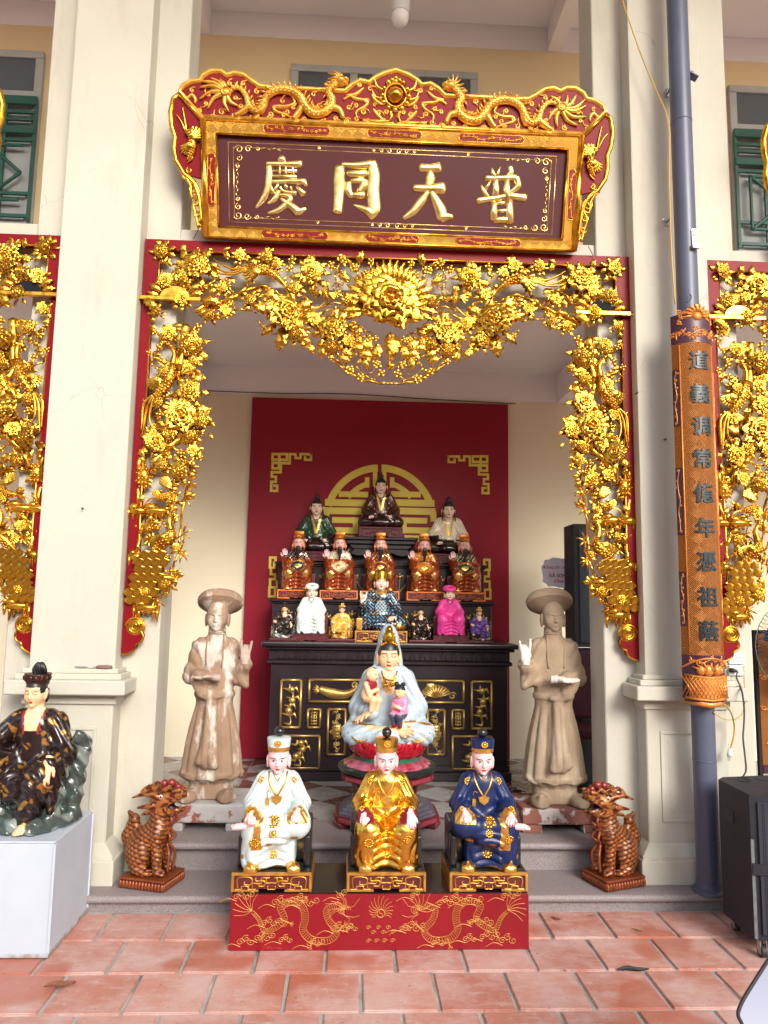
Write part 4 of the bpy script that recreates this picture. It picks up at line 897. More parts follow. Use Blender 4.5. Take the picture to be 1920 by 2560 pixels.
        r_.ribbon([(s*1.25, .80), (s*(hw(.66)+.005), .655)], .03, .026, fr0, -.002, 6); r_.ribbon([(s*hw(.656), .64), (s*hw(-.01), -.012)], .036, .026, fr0, 0, 6); r_.build('wing_rim', MAT['gold'], sg, True)
        p_ = MB()
        for (x, y, r2, a, fl) in ((130, 800, .022, 0, 1), (190, 900, .03, 1, -1), (200, 1000, .026, 2, 1), (215, 1090, .022, 0, -1), (250, 1150, .026, 1, 1), (160, 760, .018, 2, -1)):
            u, v = S1(x, y); curl(p_, s*abs(u), v, r2, a, 1.2, fr0, .0, .013, .014, fl*s)
        for P in ([(140, 790), (200, 850), (230, 930), (180, 960), (170, 900)], [(230, 940), (190, 1010), (210, 1100), (225, 1180)], [(120, 790), (170, 880), (165, 940)]):
            L_ = [S1(*z) for z in P]; L_ = [(s*abs(z[0]), z[1]) for z in L_]; p_.ribbon(spline(L_, 5), .018, .014, fr0, 0, 5)
        p_.build('pierced_scroll', MAT['gold'], sg, True)
        # phoenix on the wing
        L_ = lambda P: [(s*abs(S1(*z)[0]), S1(*z)[1]) for z in P]; x0, y0 = L_([(180, 540)])[0]; fa = lambda a: a if s < 0 else math.pi-a
        phoenix('phoenix', sg, L_([(150, 690), (185, 620), (185, 540), (160, 490)]), L_([(165, 500), (140, 480), (190, 470)]), [(x0, y0, fa(.2), fa(1.5), .085, 6), (x0, y0-.03, fa(3.3), fa(4.3), .075, 5)], [L_([(140, 480), (130, 400), (110, 290)]), L_([(130, 470), (100, 400), (65, 350)]), L_([(180, 620), (180, 680), (140, 710)])], .046)
    if detail:
        strokes = {
         0: (S3, [([(390, 108), (390, 150)], [70, 92]), ([(215, 185), (400, 188), (610, 188)], [48, 55, 78]), ([(240, 215), (245, 300), (228, 450), (180, 580), (95, 690)], [70, 78, 72, 66, 26]), ([(295, 265), (560, 268)], [26, 40]), ([(262, 325), (555, 335)], [28, 44]), ([(365, 205), (365, 335)], [26, 26]), ([(435, 205), (435, 335)], [26, 26]), ([(515, 205), (520, 325)], [28, 32]),
             ([(250, 392), (450, 388), (640, 388)], [40, 50, 70]), ([(640, 372), (672, 440)], [60, 30]), ([(560, 445), (640, 535)], [30, 78]), ([(258, 415), (285, 525)], [22, 48]), ([(345, 425), (295, 505)], [34, 20]), ([(372, 450), (395, 492), (470, 515), (550, 522)], [26, 36, 40, 56]), ([(425, 425), (450, 462)], [28, 36]), ([(490, 445), (502, 482)], [22, 28]),
             ([(352, 500), (310, 590), (228, 645)], [54, 58, 22]), ([(365, 545), (430, 548), (490, 580), (440, 650), (350, 720), (228, 755)], [36, 38, 56, 60, 60, 24]), ([(380, 585), (440, 632), (520, 690), (580, 742)], [34, 60, 86, 100]), ([(575, 745), (665, 700)], [84, 34]), ([(455, 550), (500, 600)], [44, 40])]),
         1: (S3, [([(1055, 225), (1052, 400), (1042, 600), (1030, 745)], [96, 108, 92, 86]), ([(1085, 195), (1250, 205), (1420, 190)], [46, 62, 84]), ([(1430, 165), (1450, 300), (1442, 500), (1452, 700), (1420, 812)], [80, 112, 116, 120, 40]), ([(1445, 765), (1350, 712), (1218, 660)], [120, 70, 14]), ([(1150, 300), (1362, 296)], [56, 70]), ([(1155, 400), (1160, 500), (1195, 560)], [60, 70, 56]), ([(1190, 385), (1330, 372)], [44, 60]), ([(1340, 375), (1330, 440), (1285, 515)], [70, 80, 66]), ([(1190, 545), (1335, 545)], [54, 68])]),
         2: (S4, [([(325, 230), (430, 236), (545, 228)], [76, 74, 100]), ([(432, 262), (442, 345), (418, 455)], [40, 96, 70]), ([(255, 465), (420, 470), (590, 465)], [66, 80, 112]), ([(412, 500), (335, 620), (240, 735), (135, 812)], [50, 82, 78, 36]), ([(450, 500), (500, 600), (560, 720), (578, 815)], [44, 84, 112, 100]), ([(575, 795), (695, 792)], [104, 44])]),
         3: (S4, [([(1148, 238), (1180, 345)], [26, 60]), ([(1248, 222), (1200, 335)], [14, 48]), ([(1358, 222), (1368, 285), (1295, 355)], [50, 62, 30]), ([(1080, 350), (1250, 350), (1425, 342)], [58, 58, 70]), ([(1430, 340), (1450, 440), (1355, 515)], [70, 72, 24]), ([(1195, 365), (1195, 565)], [60, 70]), ([(1322, 360), (1325, 640)], [60, 76]), ([(1028, 435), (1095, 570)], [26, 60]), ([(1135, 385), (1078, 475)], [18, 44]), ([(985, 612), (1200, 580), (1350, 558), (1535, 578)], [70, 62, 60, 92]), ([(1175, 635), (1172, 830)], [66, 78]), ([(1352, 600), (1355, 860)], [70, 88]), ([(1215, 640), (1310, 635)], [40, 40]), ([(1205, 728), (1320, 722)], [34, 40]), ([(1180, 832), (1350, 830)], [66, 66])])}
        k = (S3(1000, 400)[0]-S3(0, 400)[0])/1000
        for i in range(4):
            fn, L_ = strokes[i]; mb = MB()
            for P, wd in L_:
                pts = [fn(*p) for p in P]; wds = [w0*k*(1.12, 1.28, 1.3, 1.15)[i] for w0 in wd]
                if len(pts) > 2: n5 = 5*(len(pts)-1)+1; pts = spline(pts, 5); wds = lerp_list(wds, n5)
                d0 = (pts[0][0]-pts[1][0], pts[0][1]-pts[1][1]); L0 = math.hypot(*d0) or 1; d1 = (pts[-1][0]-pts[-2][0], pts[-1][1]-pts[-2][1]); L1 = math.hypot(*d1) or 1
                pts = [(pts[0][0]+d0[0]/L0*wds[0]*.22, pts[0][1]+d0[1]/L0*wds[0]*.22)]+list(pts)+[(pts[-1][0]+d1[0]/L1*wds[-1]*.22, pts[-1][1]+d1[1]/L1*wds[-1]*.22)]
                wds = [wds[0]*.6]+list(wds)+[wds[-1]*.6]; hh = [max(.006, min(x*.30, .015)) for x in wds]; hh[0] *= .4; hh[-1] *= .4
                mb.ribbon(pts, wds, hh, fr0, .004, 7)
            mb.build('character', MAT['gold_pale'], sg, True)
    return sg
make_sign(SO.x, 'great maroon signboard with four gold characters and dragon crest over the altar')
make_sign(SO.x-3.35-.20, 'signboard over the left gate, only its rim in the photo', False)
make_sign(SO.x+3.35+.17, 'signboard over the right gate, only its rim in the photo', False)
# hanging wires of the signs
mat('dark_wire', (0.03, 0.03, 0.035), 0.5); mat('yellow_wire', (0.55, 0.34, 0.05), 0.45)
for (a, b) in (((500, 560), (482, 598)), ((1470, 615), (1483, 640))):
    p, q_ = at(*a, 4.09), at(*b, 4.12); mid = (p+q_)/2+Vector((.004, 0, -.004))
    o = MB().tube(spline([p, mid, q_], 4), .0025, 5).build('hanging_wire', MAT['dark_wire'], None, True); tag(o, 'thin dark wire tying the '+('left' if a[0] < 900 else 'right')+' lower corner of the great signboard', 'wire', 'wires tying the signboard')
# ================================================================== grey pole with the couplet board
mat('pole_grey', (0.085, 0.10, 0.15), 0.38, var=(4, .15), spec=.5)
PX, PY = 1.889, 3.90
pole = thing('pole', (PX, PY, .08), 'tall blue grey steel pole standing before the right column', 'pole')
b = MB(); b.lathe([(.059, .005), (.059, 7.62)], 28, cap=True); b.build('shaft', MAT['pole_grey'], pole, True, 40)
b = MB(); b.lathe([(.085, 0), (.085, .012), (.064, .02), (.062, .05)], 28); b.build('base_flange', MAT['pole_grey'], pole, True, 40)
for z in (at(1720, 308, 3.9).z, at(1765, 1900, 3.9).z, at(1775, 2100, 3.9).z):
    b = MB(); b.lathe([(.0605, -.003), (.0615, 0), (.0605, .003)], 28, (0, 0, z-.08)); b.build('weld_ring', MAT['pole_grey'], pole, True)
z = at(1725, 190, 3.9).z-.08; b = MB(); b.tbox(Matrix.Translation((.075, -.0, z)) @ Matrix.Rotation(.5, 4, 'Y'), .07, .05, .006); b.tbox(Matrix.Translation((.07, .02, z+.02)), .05, .006, .06); b.build('bracket', MAT['pole_grey'], pole)
mat('steel', (0.5, 0.5, 0.52), 0.35, 1.0)
z = at(1718, 600, 3.85).z-.08; b = MB(); b.box(.005, .03, -.068, -.06, z-.06, z+.06, .002); b.box(.0, .045, -.085, -.060, z-.06, z-.035, .002); b.lathe([(.007, -.004), (.007, .004)], 8, (.017, -.068, z+.02)); b.build('clamp', MAT['steel'], pole)
def orange_carved(name, scale=30):
    return lattice(name, (0.62, 0.25, 0.05), (0.17, 0.04, 0.01), scale, .35, .4, 1.0)
orange_carved('orange_lattice', 46)
mat('orange_gilt', (0.66, 0.25, 0.05), 0.38, .4, var=(18, .25), bump=(60, .2))
mat('purple_lacquer', (0.055, 0.012, 0.03), 0.35, var=(8, .2))
mat('ink', (0.010, 0.025, 0.032), 0.32)
RB = .118; cb = at(1733, 1048, 3.80)
CX_, CY_ = PX-.016, PY-.012
cpl = thing('couplet_board', (CX_, CY_, 0), 'curved orange carved couplet board with nine dark characters tied round the pole', 'couplet board')
def frw(u, v, w): a = u/RB; return Vector(((RB+w)*math.sin(a), -(RB+w)*math.cos(a), v))
zt, zb = at(1722, 770, 3.79).z, at(1765, 1765, 3.79).z; H_ = zt-zb; UW = .142
def arc_sheet(u0, u1, v0, v1, w0, w1, mt, name, n=16):
    mb = MB(); mb.grid(lambda a, b_: frw(u0+(u1-u0)*a, v0+(v1-v0)*b_, w1), n, 3); mb.grid(lambda a, b_: frw(u0+(u1-u0)*a, v0+(v1-v0)*b_, w0), n, 3)
    for v in (v0, v1): mb.grid(lambda a, b_: frw(u0+(u1-u0)*a, v, w0+(w1-w0)*b_), n, 1)
    for u in (u0, u1): mb.grid(lambda a, b_: frw(u, v0+(v1-v0)*a, w0+(w1-w0)*b_), 3, 1)
    return mb.build(name, mt, cpl, True, 40)
fz = lambda cy: at(1620+240*.4975, 700+cy*.4975, 3.79).z
arc_sheet(-UW, UW, fz(1885), fz(318), -.012, .004, MAT['orange_lattice'], 'board', 24)
for u in (-.095, .095):
    mb = MB(); mb.ribbon([(u, fz(1885)+.01), (u, (fz(318)+fz(1885))/2), (u, fz(318)-.01)], .007, .006, frw, .004, 5); mb.build('edge_bead', MAT['orange_gilt'], cpl, True)
q = random.Random(9)
for u in (-.122, .122):
    for (a, b_) in ((445, 730), (940, 1280), (1465, 1740)):
        arc_sheet(u-.019, u+.019, fz(b_), fz(a), .003, .006, MAT['purple_lacquer'], 'cartouche', 4)
        mb = MB(); sprig(mb, u-.013, u+.013, fz(b_)+.01, fz(a)-.01, frw, .006, q, 8, .012); mb.build('relief', MAT['orange_gilt'], cpl, True)
cap_top = arc_sheet(-UW, UW, fz(318), zt-.035, -.012, .005, MAT['purple_lacquer'], 'head_panel', 20)
mb = MB(); mb.grid(lambda a, b_: frw((a-.5)*2*UW*.62, zt-.036+(.05*(1-abs(a-.5)*2)**.8)*b_, .004), 16, 2); mb.grid(lambda a, b_: frw((a-.5)*2*UW*.62, zt-.036+(.05*(1-abs(a-.5)*2)**.8)*b_, -.012), 16, 2); mb.build('head_peak', MAT['orange_gilt'], cpl, True)
mb = MB(); vm = fz(190); mb.dome(0, vm, .026, .026, .014, frw, .005, 14, 3)
for k in range(9):
    a = math.pi*(k+.0)/8; mb.ribbon([(.028*math.cos(a), vm+.028*math.sin(a)), (.055*math.cos(a), vm+.05*math.sin(a)), (.07*math.cos(a+.2), vm+.068*math.sin(a+.2))], [.014, .014, .004], .010, frw, .005, 5)
sprig(mb, -UW*.9, UW*.9, fz(300), fz(230), frw, .005, q, 12, .026); sprig(mb, -UW*.85, -.05, fz(225), fz(160), frw, .005, q, 5, .02); sprig(mb, .05, UW*.85, fz(225), fz(160), frw, .005, q, 5, .02)
mb.ribbon([(-UW, fz(318)), (0, fz(318)), (UW, fz(318))], .010, .008, frw, .004, 5); mb.build('head_relief', MAT['orange_gilt'], cpl, True)
arc_sheet(-UW, UW, zb+.02, fz(1885), -.012, .005, MAT['purple_lacquer'], 'foot_panel', 20)
mb = MB(); va, vb_ = fz(2080), fz(1990)
mb.grid(lambda a, b_: frw((a-.5)*.20*(1+.25*b_), va-.02+(vb_-va+.01)*b_, .006+.008*math.sin(math.pi*a)), 12, 6)
for k in range(-6, 7):
    for sgn in (-1, 1): mb.ribbon([(k*.018-sgn*.03, va-.015), (k*.018, (va+vb_)/2), (k*.018+sgn*.03, vb_)], .005, .005, frw, .012, 4)
for v in (vb_+.003, va-.02): mb.ribbon([(-.12, v), (-.06, v-.006), (0, v-.01), (.06, v-.006), (.12, v)], .014, .010, frw, .010, 6)
for (u, r_) in ((-.045, .022), (-.01, .026), (.035, .024), (.06, .018)): mb.dome(u, vb_+.03, r_, r_*1.15, .014, frw, .006, 12, 3)
for k in range(7):
    a = .35+k*.4; mb.ribbon([(.03*math.cos(a), vb_+.03), (.09*math.cos(a), vb_+.035+.035*math.sin(a))], [.022, .004], .012, frw, .008, 5)
arcp = [(UW*(t/8-1), fz(1885)-.07+.055*math.sin(math.pi*t/16)) for t in range(17)]; mb.ribbon(arcp, .011, .010, frw, .005, 5); sprig(mb, -.1, .1, fz(1960)+.03, fz(1890)-.005, frw, .005, q, 7, .02)
mb.ribbon([(-UW, zb+.024), (-.05, zb+.012), (0, zb+.006), (.05, zb+.012), (UW, zb+.024)], .03, .010, frw, .0, 6); mb.build('foot_relief', MAT['orange_gilt'], cpl, True)
def glyph(ch, size, offset=0.0):
    cu = bpy.data.curves.new('glyph', 'FONT'); cu.body = ch; cu.size = size; cu.align_x = 'CENTER'; cu.align_y = 'CENTER'; cu.offset = offset; cu.resolution_u = 3
    o = bpy.data.objects.new('glyph', cu); COL.objects.link(o); dg = bpy.context.evaluated_depsgraph_get(); me = bpy.data.meshes.new_from_object(o.evaluated_get(dg))
    bpy.data.objects.remove(o); v = [p.co.copy() for p in me.vertices]; f = [list(p.vertices) for p in me.polygons]; bpy.data.meshes.remove(me)
    if v:
        cx = (min(p.x for p in v)+max(p.x for p in v))/2; cy = (min(p.y for p in v)+max(p.y for p in v))/2; v = [Vector((p.x-cx, p.y-cy, 0)) for p in v]
    bpy.data.curves.remove(cu); return v, f
def glyph_solid(mb, ch, size, offset, fn, w0, w1, cuts=0):
    """letter with thickness laid on a surface fn(u, v, w)"""
    from collections import Counter
    v, f = glyph(ch, size, offset); bm = bmesh.new(); vv = [bm.verts.new(p) for p in v]
    for p in f:
        try: bm.faces.new([vv[i] for i in p])
        except ValueError: pass
    if cuts:
        for k in range(-8, 9): bmesh.ops.bisect_plane(bm, geom=bm.verts[:]+bm.edges[:]+bm.faces[:], plane_co=(k*cuts, 0, 0), plane_no=(1, 0, 0))
    bm.verts.index_update(); v = [p.co.copy() for p in bm.verts]; f = [[q.index for q in fc.verts] for fc in bm.faces]; bm.free(); n = len(v); ec = Counter()
    for p in f:
        for i in range(len(p)): ec[(p[i], p[(i+1) % len(p)])] += 1
    sides = [[a, b_, n+b_, n+a] for (a, b_) in ec if ec.get((b_, a), 0) == 0]
    mb.add([fn(p.x, p.y, w1) for p in v]+[fn(p.x, p.y, w0) for p in v], f+sides)
for i, ch in enumerate('道義调常億年憑祖蔭'):
    mb = MB(); zc = fz((408, 575, 738, 900, 1072, 1245, 1415, 1590, 1762)[i])
    for j, (du, dv) in enumerate(((0, 0), (.0018, .0004), (-.0018, -.0004), (.0002, .0014))): glyph_solid(mb, ch, .108, .001, lambda u, v, w: frw(u+.004+du, zc+v*1.02+dv, w), .003, .009+.0004*j, .0075)
    mb.build('character', MAT['ink'], cpl)
mb = MB(); mb.tube(spline([at(1717, 757, 3.79), at(1728, 745, 3.80), at(1724, 735, 3.83)], 4), .003, 5); o = mb.build('wire_tie', MAT['dark_wire'], None, True); tag(o, 'short twisted wire hooking the couplet board top to the pole', 'wire')
def cc(r, g, b):
    f = lambda x: (x/255/12.92) if x <= 10 else ((x/255+.055)/1.055)**2.4
    return (f(r), f(g), f(b))
# ================================================================== red backdrop with the long-life roundel
mat('backdrop_red', cc(142, 12, 38), 0.45, var=(1.2, .14), bump=(3, .15), spec=.3); mat('fret_gold', cc(224, 204, 80), 0.5, var=(6, .08))
BY = 6.29; bdc = (-.885+1.375)/2
bd = thing('backdrop', (bdc, BY, .235), 'dark red backdrop board with gold long life roundel and corner frets behind the altar', 'backdrop')
MB((bdc, BY, .235)).box(-.885, 1.378, BY, BY+.04, .236, 3.30, .004).build('panel', MAT['backdrop_red'], bd)
D_ = lambda x, y: at(620+x*.4099, 1120+y*.4099, BY)
def frb(u, v, w): return Vector((u-bdc, -w, v-.235))
def fret(pts, wd=13, flip=False):
    P = [D_(1608-x if flip else x, y+(14 if flip else 0)) for x, y in pts]; k = .4099*(at(961, 1300, BY).x-at(960, 1300, BY).x)*wd/2
    mb = MB()
    for i_, (a, b) in enumerate(zip(P[:-1], P[1:])):
        x0, x1 = sorted((a.x, b.x)); z0, z1 = sorted((a.z, b.z)); mb.box(x0-k-bdc, x1+k-bdc, -.004-.0004*i_-(.0002 if flip else 0), .0, z0-k-.235, z1+k-.235)
    return mb
for fl in (False, True):
    mb = MB()
    for L_ in ([(385, 38), (320, 38), (320, 62), (290, 62), (290, 38), (255, 38), (255, 92), (150, 92), (150, 125), (190, 125), (190, 38), (150, 38), (150, 72), (238, 72), (238, 38), (205, 38)], [(385, 38), (385, 72), (348, 72), (348, 56)], [(200, 92), (200, 148), (145, 148), (145, 176), (170, 176), (170, 206), (142, 206), (142, 262), (178, 262), (178, 230), (160, 230)]):
        m0 = fret(L_, 13, fl); mb.add(m0.v, m0.f)
    mb.build('corner_fret', MAT['fret_gold'], bd)
    mb = MB()
    for L_ in ([(168, 668), (135, 668), (135, 730), (160, 730), (160, 700), (168, 700), (168, 668)], [(140, 730), (140, 770), (165, 770), (165, 800), (135, 800), (135, 850), (178, 850), (178, 815)], [(130, 850), (130, 905), (165, 905), (165, 860)]):
        m0 = fret(L_, 13, fl); mb.add(m0.v, m0.f)
    mb.build('corner_fret', MAT['fret_gold'], bd)
cx0, cy0 = 803, 449
def arcband(mb, r0, r1, a0, a1, n=24):
    P = []
    for i in range(n+1): a = R(a0+(a1-a0)*i/n); P.append((cx0+r1*math.cos(a), cy0-r1*math.sin(a)))
    for i in range(n+1): a = R(a1+(a0-a1)*i/n); P.append((cx0+r0*math.cos(a), cy0-r0*math.sin(a)))
    Q = [D_(*p) for p in P]; mb.prism([(p.x, p.z) for p in Q], .0, .005, frb)
def bar(mb, x0, x1, y0, y1, dd=[0]):
    dd[0] = (dd[0]+1) % 7
    a, b = D_(x0, y1), D_(x1, y0); mb.box(a.x-bdc, b.x-bdc, -.0052-.0004*dd[0], 0, a.z-.235, b.z-.235)
for s in (-1, 1):
    X = lambda a, b: (cx0+s*a, cx0+s*b) if s > 0 else (cx0-b, cx0-a)
    mb = MB()
    a0, a1 = (17.2, 88) if s > 0 else (92, 162.8)
    arcband(mb, 306, 348, a0, a1); bar(mb, *X(14, 334), 318, 352); bar(mb, *X(14, 42), 103, 235); mb.build('roundel_band', MAT['fret_gold'], bd)
    mb = MB(); arcband(mb, 226, 258, 37.5 if s > 0 else 106, 74 if s > 0 else 142.5, 14); bar(mb, *X(70, 250), 268, 298); bar(mb, *X(62, 90), 180, 242); mb.build('roundel_band', MAT['fret_gold'], bd)
    mb = MB(); arcband(mb, 310, 348, 0 if s > 0 else 166.5, 13.5 if s > 0 else 180, 6); bar(mb, *X(14, 340), 368, 402); mb.build('roundel_band', MAT['fret_gold'], bd)
    mb = MB(); bar(mb, *X(14, 290), 427, 456); bar(mb, *X(130, 165), 457, 520); bar(mb, *X(130, 320), 486, 519); mb.build('roundel_band', MAT['fret_gold'], bd)
    mb = MB(); arcband(mb, 308, 348, -60 if s > 0 else 197, -17 if s > 0 else 240, 12); bar(mb, *X(150, 330), 536, 568); mb.build('roundel_band', MAT['fret_gold'], bd)
# ================================================================== black altar cabinet and tiers
mat('altar_black', (0.016, 0.008, 0.013), 0.33, var=(5, .3), bump=(25, .06)); mat('altar_maroon', (0.05, 0.012, 0.020), 0.35, var=(6, .2)); mat('gilt_panel', (0.62, 0.42, 0.13), 0.38, .85, var=(20, .2))
CY = 5.56; cl, cr = -.568, 1.204; ccx = (cl+cr)/2
E_ = lambda x, y, Y=CY: at(640+x*.3978, 1560+y*.3978, Y)
cab = thing('altar_cabinet', (ccx, CY, .235), 'black lacquered altar cabinet with gold framed carved panels on its front', 'cabinet')
OC = Vector((ccx, CY, .235)); zt_ = E_(800, 118, CY-.04).z; zb_ = E_(800, 255).z
MB(OC).box(cl, cr, CY, 6.26, .30, zb_, .004).build('body', MAT['altar_black'], cab)
b = MB(OC); b.box(cl-.02, cr+.02, CY-.03, 6.262, .236, .30, .006); b.box(cl-.008, cr+.008, CY-.015, CY-.001, .302, .345, .004); b.build('foot_rail', MAT['altar_black'], cab)
b = MB(OC); z2 = E_(800, 150, CY-.04).z; z3 = E_(800, 172).z; z4 = E_(800, 228).z
b.box(cl-.07, cr+.07, CY-.075, 6.263, z2, zt_, .012); b.box(cl-.045, cr+.045, CY-.045, 6.262, z2-.022, z2-.0005, .006); b.box(cl-.015, cr+.015, CY-.012, 6.261, z4-.002, z2-.0225, .003); b.box(cl-.03, cr+.03, CY-.03, 6.262, zb_+.0005, z4-.003, .006); b.build('top_moulding', MAT['altar_black'], cab)
mb = MB(); n_ = 22; wcell = (cr-cl-.06)/n_; fz0, fz1 = z4+.006-.235, z3-.004-.235; hh_ = fz1-fz0
for i in range(n_):
    u = cl+.03+wcell*i-ccx; t_ = .007
    for (a, b2, c_, d_) in ((u, u+wcell*.9, fz1-t_, fz1), (u, u+t_, fz0, fz1), (u+wcell*.3, u+wcell*.9, fz0, fz0+t_), (u+wcell*.9-t_, u+wcell*.9, fz0, fz1-.3*hh_), (u+wcell*.3, u+wcell*.3+t_, fz0, fz1-.35*hh_)):
        mb.box(a, b2, -.021, -.012, c_, d_)
fm = mb.build('fret_frieze', MAT['altar_black'], cab); fm['kind'] = 'stuff'
def frc(u, v, w): return Vector((u-ccx, -w, v-.235))
q = random.Random(21)
def panel(x0, x1, y0, y1, style):
    a, b2 = E_(x0, y1), E_(x1, y0); u0, u1, v0, v1 = a.x, b2.x, a.z, b2.z; t_ = .012
    e = bpy.data.objects.new('carved_panel', None); COL.objects.link(e); e.parent = cab
    MB(OC).box(u0-.018, u1+.018, CY-.008, CY-.0005, v0-.018, v1+.018, .003).build('backing', MAT['altar_black'], e)
    f = MB(); 
    for (p0, p1) in (((u0, v0), (u1, v0)), ((u1, v0), (u1, v1)), ((u1, v1), (u0, v1)), ((u0, v1), (u0, v0))): f.ribbon([p0, p1], t_*1.5, .010, frc, .008, 5)
    f.build('frame', MAT['gilt_panel'], e, True)
    r = MB(); uc, vc = (u0+u1)/2, (v0+v1)/2; W_, H2 = u1-u0, v1-v0
    if style == 'fish':
        s = 1 if uc < ccx else -1; P = spline([(uc-s*W_*.32, vc+.01), (uc-s*W_*.1, vc-H2*.12), (uc+s*W_*.15, vc-H2*.15), (uc+s*W_*.33, vc+H2*.1), (uc+s*W_*.30, vc+H2*.26)], 6)
        r.ribbon(P, lerp_list([.05, .075, .06, .035, .01], len(P)), .022, frc, .008, 7)
        for i in range(2, len(P)-2): r.ribbon([(P[i][0], P[i][1]-.03), (P[i][0]+s*.012, P[i][1]), (P[i][0], P[i][1]+.03)], .006, .007, frc, .026, 4)
        for k in range(5): a_ = 2.2+k*.5 if s > 0 else .9-k*.5; r.ribbon([P[0], (P[0][0]+.05*math.cos(a_), P[0][1]+.04*math.sin(a_))], [.03, .005], .015, frc, .008, 5)
        curl(r, P[-1][0], P[-1][1], .025, 0, 1.3, frc, .01, .014, .012, s)
    elif style == 'fan':
        c0 = (uc-.02, vc-H2*.28)
        for k in range(11): a_ = .35+k*.245; r.ribbon([c0, (c0[0]+.12*math.cos(a_), c0[1]+.095*math.sin(a_))], [.008, .026], .014, frc, .008, 5)
        curl(r, uc+W_*.28, vc-H2*.2, .03, 0, 1.4, frc, .008, .012, .01); curl(r, uc-W_*.3, vc-H2*.2, .03, 3, 1.4, frc, .008, .012, .01, -1); r.box(uc-.09-ccx, uc-.03-ccx, -.02, -.008, vc+.0-.235, vc+.06-.235, .004)
    elif style == 'seal':
        for k in range(5): r.box(uc-W_*.26-ccx, uc+W_*.26-ccx, -.016, -.008, vc-H2*.34+k*H2*.155-.235, vc-H2*.34+k*H2*.155+.010-.235)
        for k in (-1, 0, 1): r.box(uc+k*W_*.2-.005-ccx, uc+k*W_*.2+.005-ccx, -.015, -.008, vc-H2*.36-.235, vc+H2*.36-.235)
    elif style == 'bat':
        for (dx, dy, s_) in ((0, .3, 1), (0, -.28, .9), (-.18, 0, .8), (.18, .02, .8)): sprig(r, uc+dx*W_-W_*.2*s_, uc+dx*W_+W_*.2*s_, vc+dy*H2-.05*s_, vc+dy*H2+.05*s_, frc, .008, q, 5, .026)
        r.box(uc-.026-ccx, uc+.026-ccx, -.022, -.008, vc-.05-.235, vc+.05-.235, .004)
        for k in range(4): r.box(uc-.018-ccx, uc+.018-ccx, -.028, -.0215, vc-.036+k*.022-.235, vc-.028+k*.022-.235)
    else:
        P = spline([(uc-W_*.1, v1-.03), (uc+W_*.12, vc+H2*.15), (uc-W_*.1, vc-H2*.1), (uc+W_*.05, v0+.04)], 6); r.ribbon(P, .012, .012, frc, .008, 5)
        for k in range(9):
            p = P[int((k+.5)/9*len(P))]; a_ = (1 if k % 2 else -1)*1.0-.5; r.ribbon([p, (p[0]+.04*math.cos(a_)*(1 if k % 2 else -1), p[1]+.03*math.sin(a_)), (p[0]+.05*(1 if k % 2 else -1), p[1]-.02)], [.016, .028, .006], .014, frc, .008, 5)
        for k in range(3): p = P[3+k*5]; r.dome(p[0], p[1], .026, .026, .02, frc, .01, 10, 3)
    r.build('relief', MAT['gilt_panel'], e, True)
for (x0, x1, y0, y1, st) in ((152, 285, 352, 647, 'flora'), (333, 690, 352, 485, 'fish'), (325, 405, 535, 648, 'seal'), (448, 563, 535, 818, 'bat'), (150, 400, 702, 902, 'flora'),
    (985, 1304, 358, 490, 'fan'), (1355, 1478, 362, 655, 'flora'), (1232, 1305, 540, 655, 'seal'), (1076, 1184, 540, 818, 'bat'), (1234, 1480, 706, 908, 'flora'), (612, 1025, 535, 818, 'bat')):
    panel(x0, x1, y0, y1, st)
# three tiers above the cabinet
TBY, TAY = 5.86, 6.06
Dz = lambda y, Y, x=800: at(620+x*.4099, 1120+y*.4099, Y).z
zB, zA = Dz(928, TBY-.03), Dz(702, TAY-.03)
tier = thing('tiered_altar_stand', (ccx, TBY, zt_), 'black stepped stand with carved gold risers set on the altar cabinet', 'altar stand')
OT = Vector((ccx, TBY, zt_)); xl, xr = at(620+150*.4099, 1500, TBY).x, at(620+1485*.4099, 1500, TBY).x; xl2, xr2 = at(620+185*.4099, 1410, TAY).x, at(620+1440*.4099, 1410, TAY).x
MB(OT).box(xl, xr, TBY, 6.25, zt_+.001, zB-.03, .004).build('lower_riser', MAT['altar_black'], tier)
b = MB(OT); b.box(xl-.03, xr+.03, TBY-.035, 6.251, zB-.022, zB, .005); b.box(xl-.015, xr+.015, TBY-.018, 6.2505, zB-.036, zB-.0225, .004); b.build('lower_shelf', MAT['altar_black'], tier)
MB(OT).box(xl2, xr2, TAY, 6.25, zB+.001, zA-.03, .004).build('upper_riser', MAT['altar_black'], tier)
b = MB(OT); b.box(xl2-.03, xr2+.03, TAY-.035, 6.252, zA-.022, zA, .005); b.box(xl2-.015, xr2+.015, TAY-.018, 6.2515, zA-.036, zA-.0225, .004); b.build('upper_shelf', MAT['altar_black'], tier)
frt = lambda Yf: (lambda u, v, w: Vector((u-ccx, Yf-w-TBY, v-zt_)))
